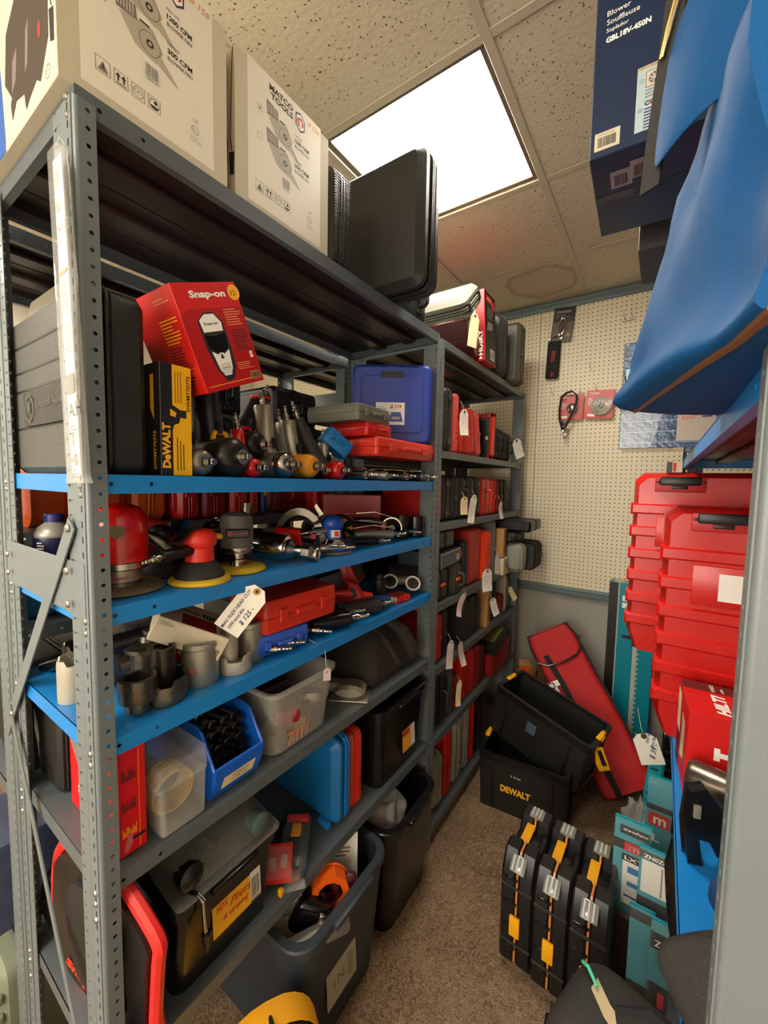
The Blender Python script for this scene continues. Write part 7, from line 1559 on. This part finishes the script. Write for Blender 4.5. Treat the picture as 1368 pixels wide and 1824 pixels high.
o = thing('grinder_guard', 'dull metal round tool body poking out from behind the near right post', 'tool', (.955, .93, .905), (0, 0, -14), GR); q = MB(); q.lathe([(.036, -.11), (.042, -.10), (.042, .0), (.047, .06), (.045, .065)], gun, 28, R(0, 90, 0)); q.build('housing', o); MB().box((.04, 0, -.068), (.04, .03, .068), blk, .01).build('stand', o)
o = thing('staple_gun', 'glossy black air stapler with a long pointed trigger frame on the right blue shelf', 'air tool', (.935, .84, zr+.004), (0, 0, 20), GR)
q = MB(); q.prism([(-.10, .155), (-.075, .165), (-.04, .12), (.0, .085), (.07, .075), (.09, .04), (.05, .0), (-.03, .005), (-.055, .055), (-.085, .06), (-.075, .0), (-.095, .0), (-.105, .08)], -.014, .014, blkg, None, .004); q.build('frame', o)
q = MB(); q.box((.03, 0, .06), (.11, .07, .035), blk, .012); q.box((-.09, -.018, .12), (.014, .006, .03), gink, .002); q.build('body', o); MB().cyl((.0, -.03, .05), (.08, -.03, .05), .010, steel).build('rod', o)
o = thing('wire_pouch', 'dark blue pouch with a black wire rim beside the near right post', 'pouch', (.955, .685, zr+.007), (0, 0, 20), GR)
q = MB(); q.slab(.16, .085, .11, mat('navy_nylon', (22, 54, 100), .6, bump=.4, bs=300), .035, .03); q.build('pouch', o); q = MB(); q.tube([(-.075, -.04, .0), (-.085, -.04, .05), (-.06, -.04, .098), (.02, -.04, .10), (.08, -.04, .095)], .006, rub, 8); q.build('rim', o)
o = thing('mesh_bag', 'shaggy black mesh bag slumped over the front edge of the right blue shelf', 'bag', (.935, .50, zr+.004), (0, 0, 28), GR)
q = MB(); rg = random.Random(9)
def blob(w_, d_, zz, dx=0, s_=.004): return [(p[0]+dx+rg.uniform(-s_, s_), p[1]-d_/2+rg.uniform(-s_, s_), zz+rg.uniform(-s_, s_)) for p in rrect(w_, d_, .04, 0, 5)]
q.loft([blob(.20, .17, .003, 0, 0), blob(.25, .2, .02, -.005), blob(.26, .2, .05, .01), blob(.2, .17, .085, .035), blob(.12, .11, .115, .055), blob(.06, .07, .13, .07)], mesh_); bo2 = q.build('bag_body', o, ang=60); md = bo2.modifiers.new('smooth', 'SUBSURF'); md.levels = md.render_levels = 2
q = MB()
for i in range(60):
    a = rg.uniform(0, 2*PI); x_, y_ = .03+.07*math.cos(a), .06*math.sin(a); z_ = .085+rg.uniform(0, .035); q.tube([(x_, y_, z_), (x_+rg.uniform(-.01, .01), y_+rg.uniform(-.01, .01), z_+rg.uniform(.008, .018))], .0007, blk, 4)
q.build('frayed_threads', o); o.children[-1]['kind'] = 'stuff'
q = MB(); q.tube([(-.115, -.09, .03), (.0, -.112, .015), (.12, -.1, .012)], .008, blkg, 8); q.build('edge_binding', o)
# black zipped bag hanging low at the bottom right
o = thing('zip_bag', 'black mesh zipped bag with tan and mint trims at the bottom right', 'bag', (.745, .66, .30), (0, 0, -18))
q = MB(); q.loft([[(p[0], p[1]-.5*d_, zz) for p in rrect(w_, d_, .06, 0, 6)] for w_, d_, zz in ((.17, .17, 0), (.23, .23, .03), (.245, .245, .10), (.235, .235, .155), (.18, .19, .19), (.10, .12, .20))], mesh_); bo2 = q.build('bag_body', o, ang=60); md = bo2.modifiers.new('smooth', 'SUBSURF'); md.levels = md.render_levels = 2
q = MB(); q.tube([(-.122, -.06, .12), (-.10, -.115, .128), (.0, -.126, .13), (.10, -.118, .128), (.123, -.06, .12)], .005, blkg, 8); q.tube([(-.12, -.05, .145), (-.09, -.108, .152), (.0, -.118, .154), (.09, -.11, .152)], .003, gun, 8); q.build('zip', o)
q = MB(); q.strip([(-.06, .02, .202), (-.02, -.01, .205), (.05, -.03, .2), (.11, -.04, .17)], (.0, .03, 0), .003, tan); q.build('tan_trim', o)
q = MB(); q.tube([(-.10, .05, .19), (-.08, .03, .215), (-.05, .01, .212)], .004, mint, 8); q.build('mint_cord', o)
q = MB(); q.tube([(.0, .0, .2), (.06, .02, .23), (.13, .0, .25), (.2, -.03, .22), (.24, -.07, .15)], [.02, .03, .032, .03, .02], fabk, 10); q.build('carry_handle', o)
stn = thing('crate', 'dark crate on the carpet under the zipped black bag', 'crate', (.70, .66, 0), (0, 0, -18)); q = MB(); q.slab(.19, .30, .19, blk, .015, .008); 
for k in range(3): q.box((0, -.097, .06+.08*k), (.15, .006, .03), blk2, .002)
q.build('crate', stn)
o = thing('long_black_tool', 'long slim black tool hanging along the inside edge of the right unit', 'tool', (.846, 1.00, .55), (0, 0, 0), GR); q = MB(); q.tube([(0, .06, .10), (-.002, .04, .04), (0, .02, -.04), (.002, .0, -.12)], [.014, .026, .02, .010], blkg, 10); q.build('body', o); q = MB(); q.tube([(.002, .0, -.12), (.004, -.01, -.20)], [.008, .012], blk, 8); q.build('tip', o); MB().tube([(0, .06, .10), (0, .062, .19), (0, .064, .214)], .003, strg, 6).build('cord', o)

# upper right: blower carton, blue bag, wrapped carton
zt = 2.1945
def gbl(p, w, d, h):
    p.X = face('front', w, d, h)
    p.text('Blower', .017, .229, .0085, wink, 1); p.text('Souffleuse', .017, .215, .0085, wink, 1); p.text('Soplador', .017, .201, .0085, wink, 1); p.text('GBL18V-450N', .017, .186, .0095, wink, 1, .066, .04)
    p.X = p.X @ Matrix.Diagonal((.63, 1, .62, 1))
    p.rect(.108, .028, .16, .165, mat('pale_blue_panel', (168, 186, 190), .5), 1); p.rect(.108, .182, .16, .011, card, 1.5); p.text('FEATURES / CARACTERISTIQUES', .112, .184, .007, bink, 2, .13)
    p.rect(.128, .136, .040, .040, card, 1.6); p.frame(.128, .136, .040, .040, .0012, bluink, 2); p.ring(.148, .156, .0135, .0015, bluink, 2)
    for i in range(8):
        a = i*PI/4; p.poly([(.148+.003*math.cos(a), .156+.003*math.sin(a)), (.148+.012*math.cos(a+.25), .156+.012*math.sin(a+.25)), (.148+.012*math.cos(a-.12), .156+.012*math.sin(a-.12))], bluink, 2.4)
    for z_ in (.156, .083): p.ring(.119, z_, .0055, .0007, bluink, 2)
    p.text('1', .1178, .1535, .005, bluink, 2); p.text('2', .1174, .0805, .005, bluink, 2)
    p.lines(.174, .172, .07, 5, .0085, gink, 2, .003); p.lines(.128, .127, .10, 3, .008, gink, 2, .003)
    p.text('CORE', .128, .090, .0125, bink, 2, .040, .04); p.text('18V', .170, .090, .0125, rink, 2, .032, .04); p.disc(.141, .096, .003, rink, 2.4); p.lines(.128, .080, .10, 7, .0078, bluink, 2, .003)
    p.rect(.012, .018, .062, .048, card, 1); p.bars(.020, .026, .046, .026, bink, 2, n=22); p.text('0346601258', .02, .057, .004, gink, 2, .04)
    p.X = face('bottom', w, d, h)
    p.rect(.03, d*.62, .035, .05, mat('label_lilac', (160, 140, 140), .6), 1); p.bars(.036, d*.62+.008, .022, .03, bink, 2, n=12); p.rect(.062, d*.62+.014, .03, .05, mat('label_lilac', (160, 140, 140), .6), 1.5); p.bars(.068, d*.62+.02, .02, .03, bink, 2.5, n=12)
    p.rect(0, d*.48, w, .022, mat('tape_sheen', (44, 50, 64), .12), .8)
carton('blower_carton', 'big navy blower carton with white lettering overhanging high on the right', .42, .262, .52, navyc, (.818, .715, zt+.003), (0, 0, 2), deco=gbl)
carton('dark_carton', 'small dark carton on the top right shelf behind the navy blower carton', .30, .20, .085, mat('dark_grey_card', (56, 54, 50), .5), (.822, 1.05, 2.196), deco=lambda p, w, d, h: (setattr(p, 'X', face('front', w, d, h)), p.text('TOOL', .06, .04, .014, gink, 1, .09)))
def wrapd(p, w, d, h):
    p.X = face('front', w, d, h)
    p.rect(w*.03, h*.60, w*.16, h*.15, mat('pale_blue_label', (150, 196, 200), .4), 1); p.rect(w*.16, h*.42, w*.14, h*.03, oink, 1)
    p.rect(w*.56, h*.06, w*.34, h*.46, mat('beige_label', (168, 150, 130), .4), 1); p.rect(w*.62, h*.34, w*.14, h*.13, bluink, 2); p.ring(w*.69, h*.405, h*.04, .002, wink, 3); p.text('tool', w*.60, h*.25, h*.04, rink, 2); p.lines(w*.78, h*.44, w*.1, 7, h*.03, bluink, 2)
    for k in range(9): p.rect(.002, h*(.05+.1*k), w-.004, .0015, mat('foil_glint', (176, 190, 196), .1), .8)
carton('wrapped_carton', 'bubble wrapped navy carton beside the blue bag on the right upper shelf', .27, .18, .335, tinfoil, (.765, 1.36, 1.7375), (0, 0, 0), deco=wrapd)
# the big blue bag, slumped on the upper blue shelf
bbag = thing('blue_bag', 'big bright blue nylon bag with a brown zip slumping off the upper right shelf', 'bag', (0, 0, 0))
def bpt(px, py, y): return (px, y, py)
# cross sections from the near end to the far end: (y, [(x, z) outline])
secs = [(.13, [(.816, 1.738), (.806, 1.79), (.80, 1.95), (.81, 2.05), (.86, 2.08), (.95, 2.05), (1.0, 1.9), (.98, 1.738)]),
        (.205, [(.803, 1.738), (.812, 1.79), (.83, 1.95), (.86, 2.08), (.93, 2.12), (1.05, 2.10), (1.10, 1.9), (1.08, 1.738)]),
        (.26, [(.786, 1.738), (.778, 1.80), (.790, 1.97), (.825, 2.13), (.92, 2.19), (1.08, 2.14), (1.16, 1.9), (1.13, 1.738)]),
        (.36, [(.758, 1.737), (.742, 1.80), (.768, 1.97), (.805, 2.13), (.93, 2.19), (1.10, 2.12), (1.18, 1.9), (1.16, 1.738)]),
        (.45, [(.735, 1.737), (.722, 1.80), (.742, 1.94), (.80, 2.09), (.93, 2.15), (1.10, 2.08), (1.19, 1.9), (1.17, 1.738)]),
        (.525, [(.716, 1.738), (.706, 1.80), (.722, 1.90), (.79, 2.02), (.93, 2.07), (1.10, 2.02), (1.18, 1.88), (1.16, 1.738)]),
        (.60, [(.765, 1.74), (.745, 1.79), (.76, 1.87), (.82, 1.95), (.93, 1.98), (1.08, 1.94), (1.14, 1.85), (1.12, 1.74)])]
rings = []; seam = []
for y, pl in secs:
    s2 = smooth(pl, 6); out = []
    for a, b_ in s2:
        k = min(1, max(0, (b_-1.755)/.06)); f = Vector((a*5, y*7, b_*4))
        crease = .020*k*mn.noise(Vector((y*11-b_*6, b_*3.2, 1.7)))+.010*k*mn.noise(f*2.1)
        out.append((a+crease, y+.5*crease, b_+.3*crease))
    rings.append(out); seam.append(Vector((pl[0][0], y, 1.7375)))
# refine between the sections
fine = []
for i in range(len(rings)-1):
    for t in (0, .25, .5, .75):
        p0 = rings[max(0, i-1)]; p1 = rings[i]; p2 = rings[i+1]; p3 = rings[min(len(rings)-1, i+2)]
        row = []
        for a, b_, c, d in zip(p0, p1, p2, p3):
            a, b_, c, d = map(Vector, (a, b_, c, d)); v = .5*((2*b_)+(-a+c)*t+(2*a-5*b_+4*c-d)*t*t+(-a+3*b_-3*c+d)*t**3)
            k = min(1, max(0, (v.z-1.76)/.05)); nn_ = mn.noise(Vector((v.y*14-v.z*9, v.z*5, v.x*5)))
            row.append(v+Vector((-.010*k*nn_, 0, 0)))
        fine.append(row)
fine.append([Vector(p) for p in rings[-1]])
q = MB(); q.loft(fine, fabbl); bo = q.build('bag_body', bbag, ang=80)
# upper flap that hangs over with a mesh edge
q = MB()
fl = [[(.748, .395, 2.20), (.738, .41, 2.10), (.733, .42, 2.01)], [(.80, .34, 2.22), (.775, .35, 2.12), (.752, .37, 2.03)], [(.88, .30, 2.24), (.86, .30, 2.13), (.84, .31, 2.04)], [(1.0, .28, 2.25), (.98, .27, 2.13), (.96, .27, 2.03)]]
fl = [[Vector(p)+Vector((-.012, -.012, 0)) for p in c] for c in fl]
vs_ = [p for c in fl for p in c]; q.raw(vs_, [(c*3+r_, (c+1)*3+r_, (c+1)*3+r_+1, c*3+r_+1) for c in range(3) for r_ in range(2)], fabbl)
fo = q.build('top_flap', bbag, ang=80); md = fo.modifiers.new('thick', 'SOLIDIFY'); md.thickness = .006; md = fo.modifiers.new('smooth', 'SUBSURF'); md.levels = md.render_levels = 2
q = MB(); q.strip([(.738, .385, 2.26), (.730, .395, 2.16), (.722, .405, 2.07), (.718, .412, 2.015)], (.022, -.014, 0), .004, mesh_); q.build('mesh_edge', bbag)
q = MB(); q.tube([(.742, .375, 2.245), (.728, .385, 2.19), (.722, .392, 2.16)], .0022, brs, 6); q.tube([(.746, .37, 2.245), (.731, .383, 2.19), (.724, .390, 2.16)], .0018, chrome, 6); q.build('drawcord', bbag)
q = MB(); q.tube([v+Vector((-.003, -.001, .004)) for v in seam[:6]], .0055, mat('brown_zip', (112, 72, 40), .4), 8); q.tube([v+Vector((-.004, -.001, .012)) for v in seam[:6]], .003, blkg, 7); q.build('zip', bbag)
q = MB(); q.tube([(.700, .535, 1.76), (.696, .54, 1.80), (.70, .54, 1.745), (.712, .53, 1.74)], .004, chrome, 7); q.build('zip_ring', bbag)
price_tag('pinkish tag poking out on the far side of the big blue bag', (.765, .585, 1.925), (0, 52, 0), (.03, .06), papp, 2, rink, string=[(.0, .0, .01), (.01, -.01, .0)])
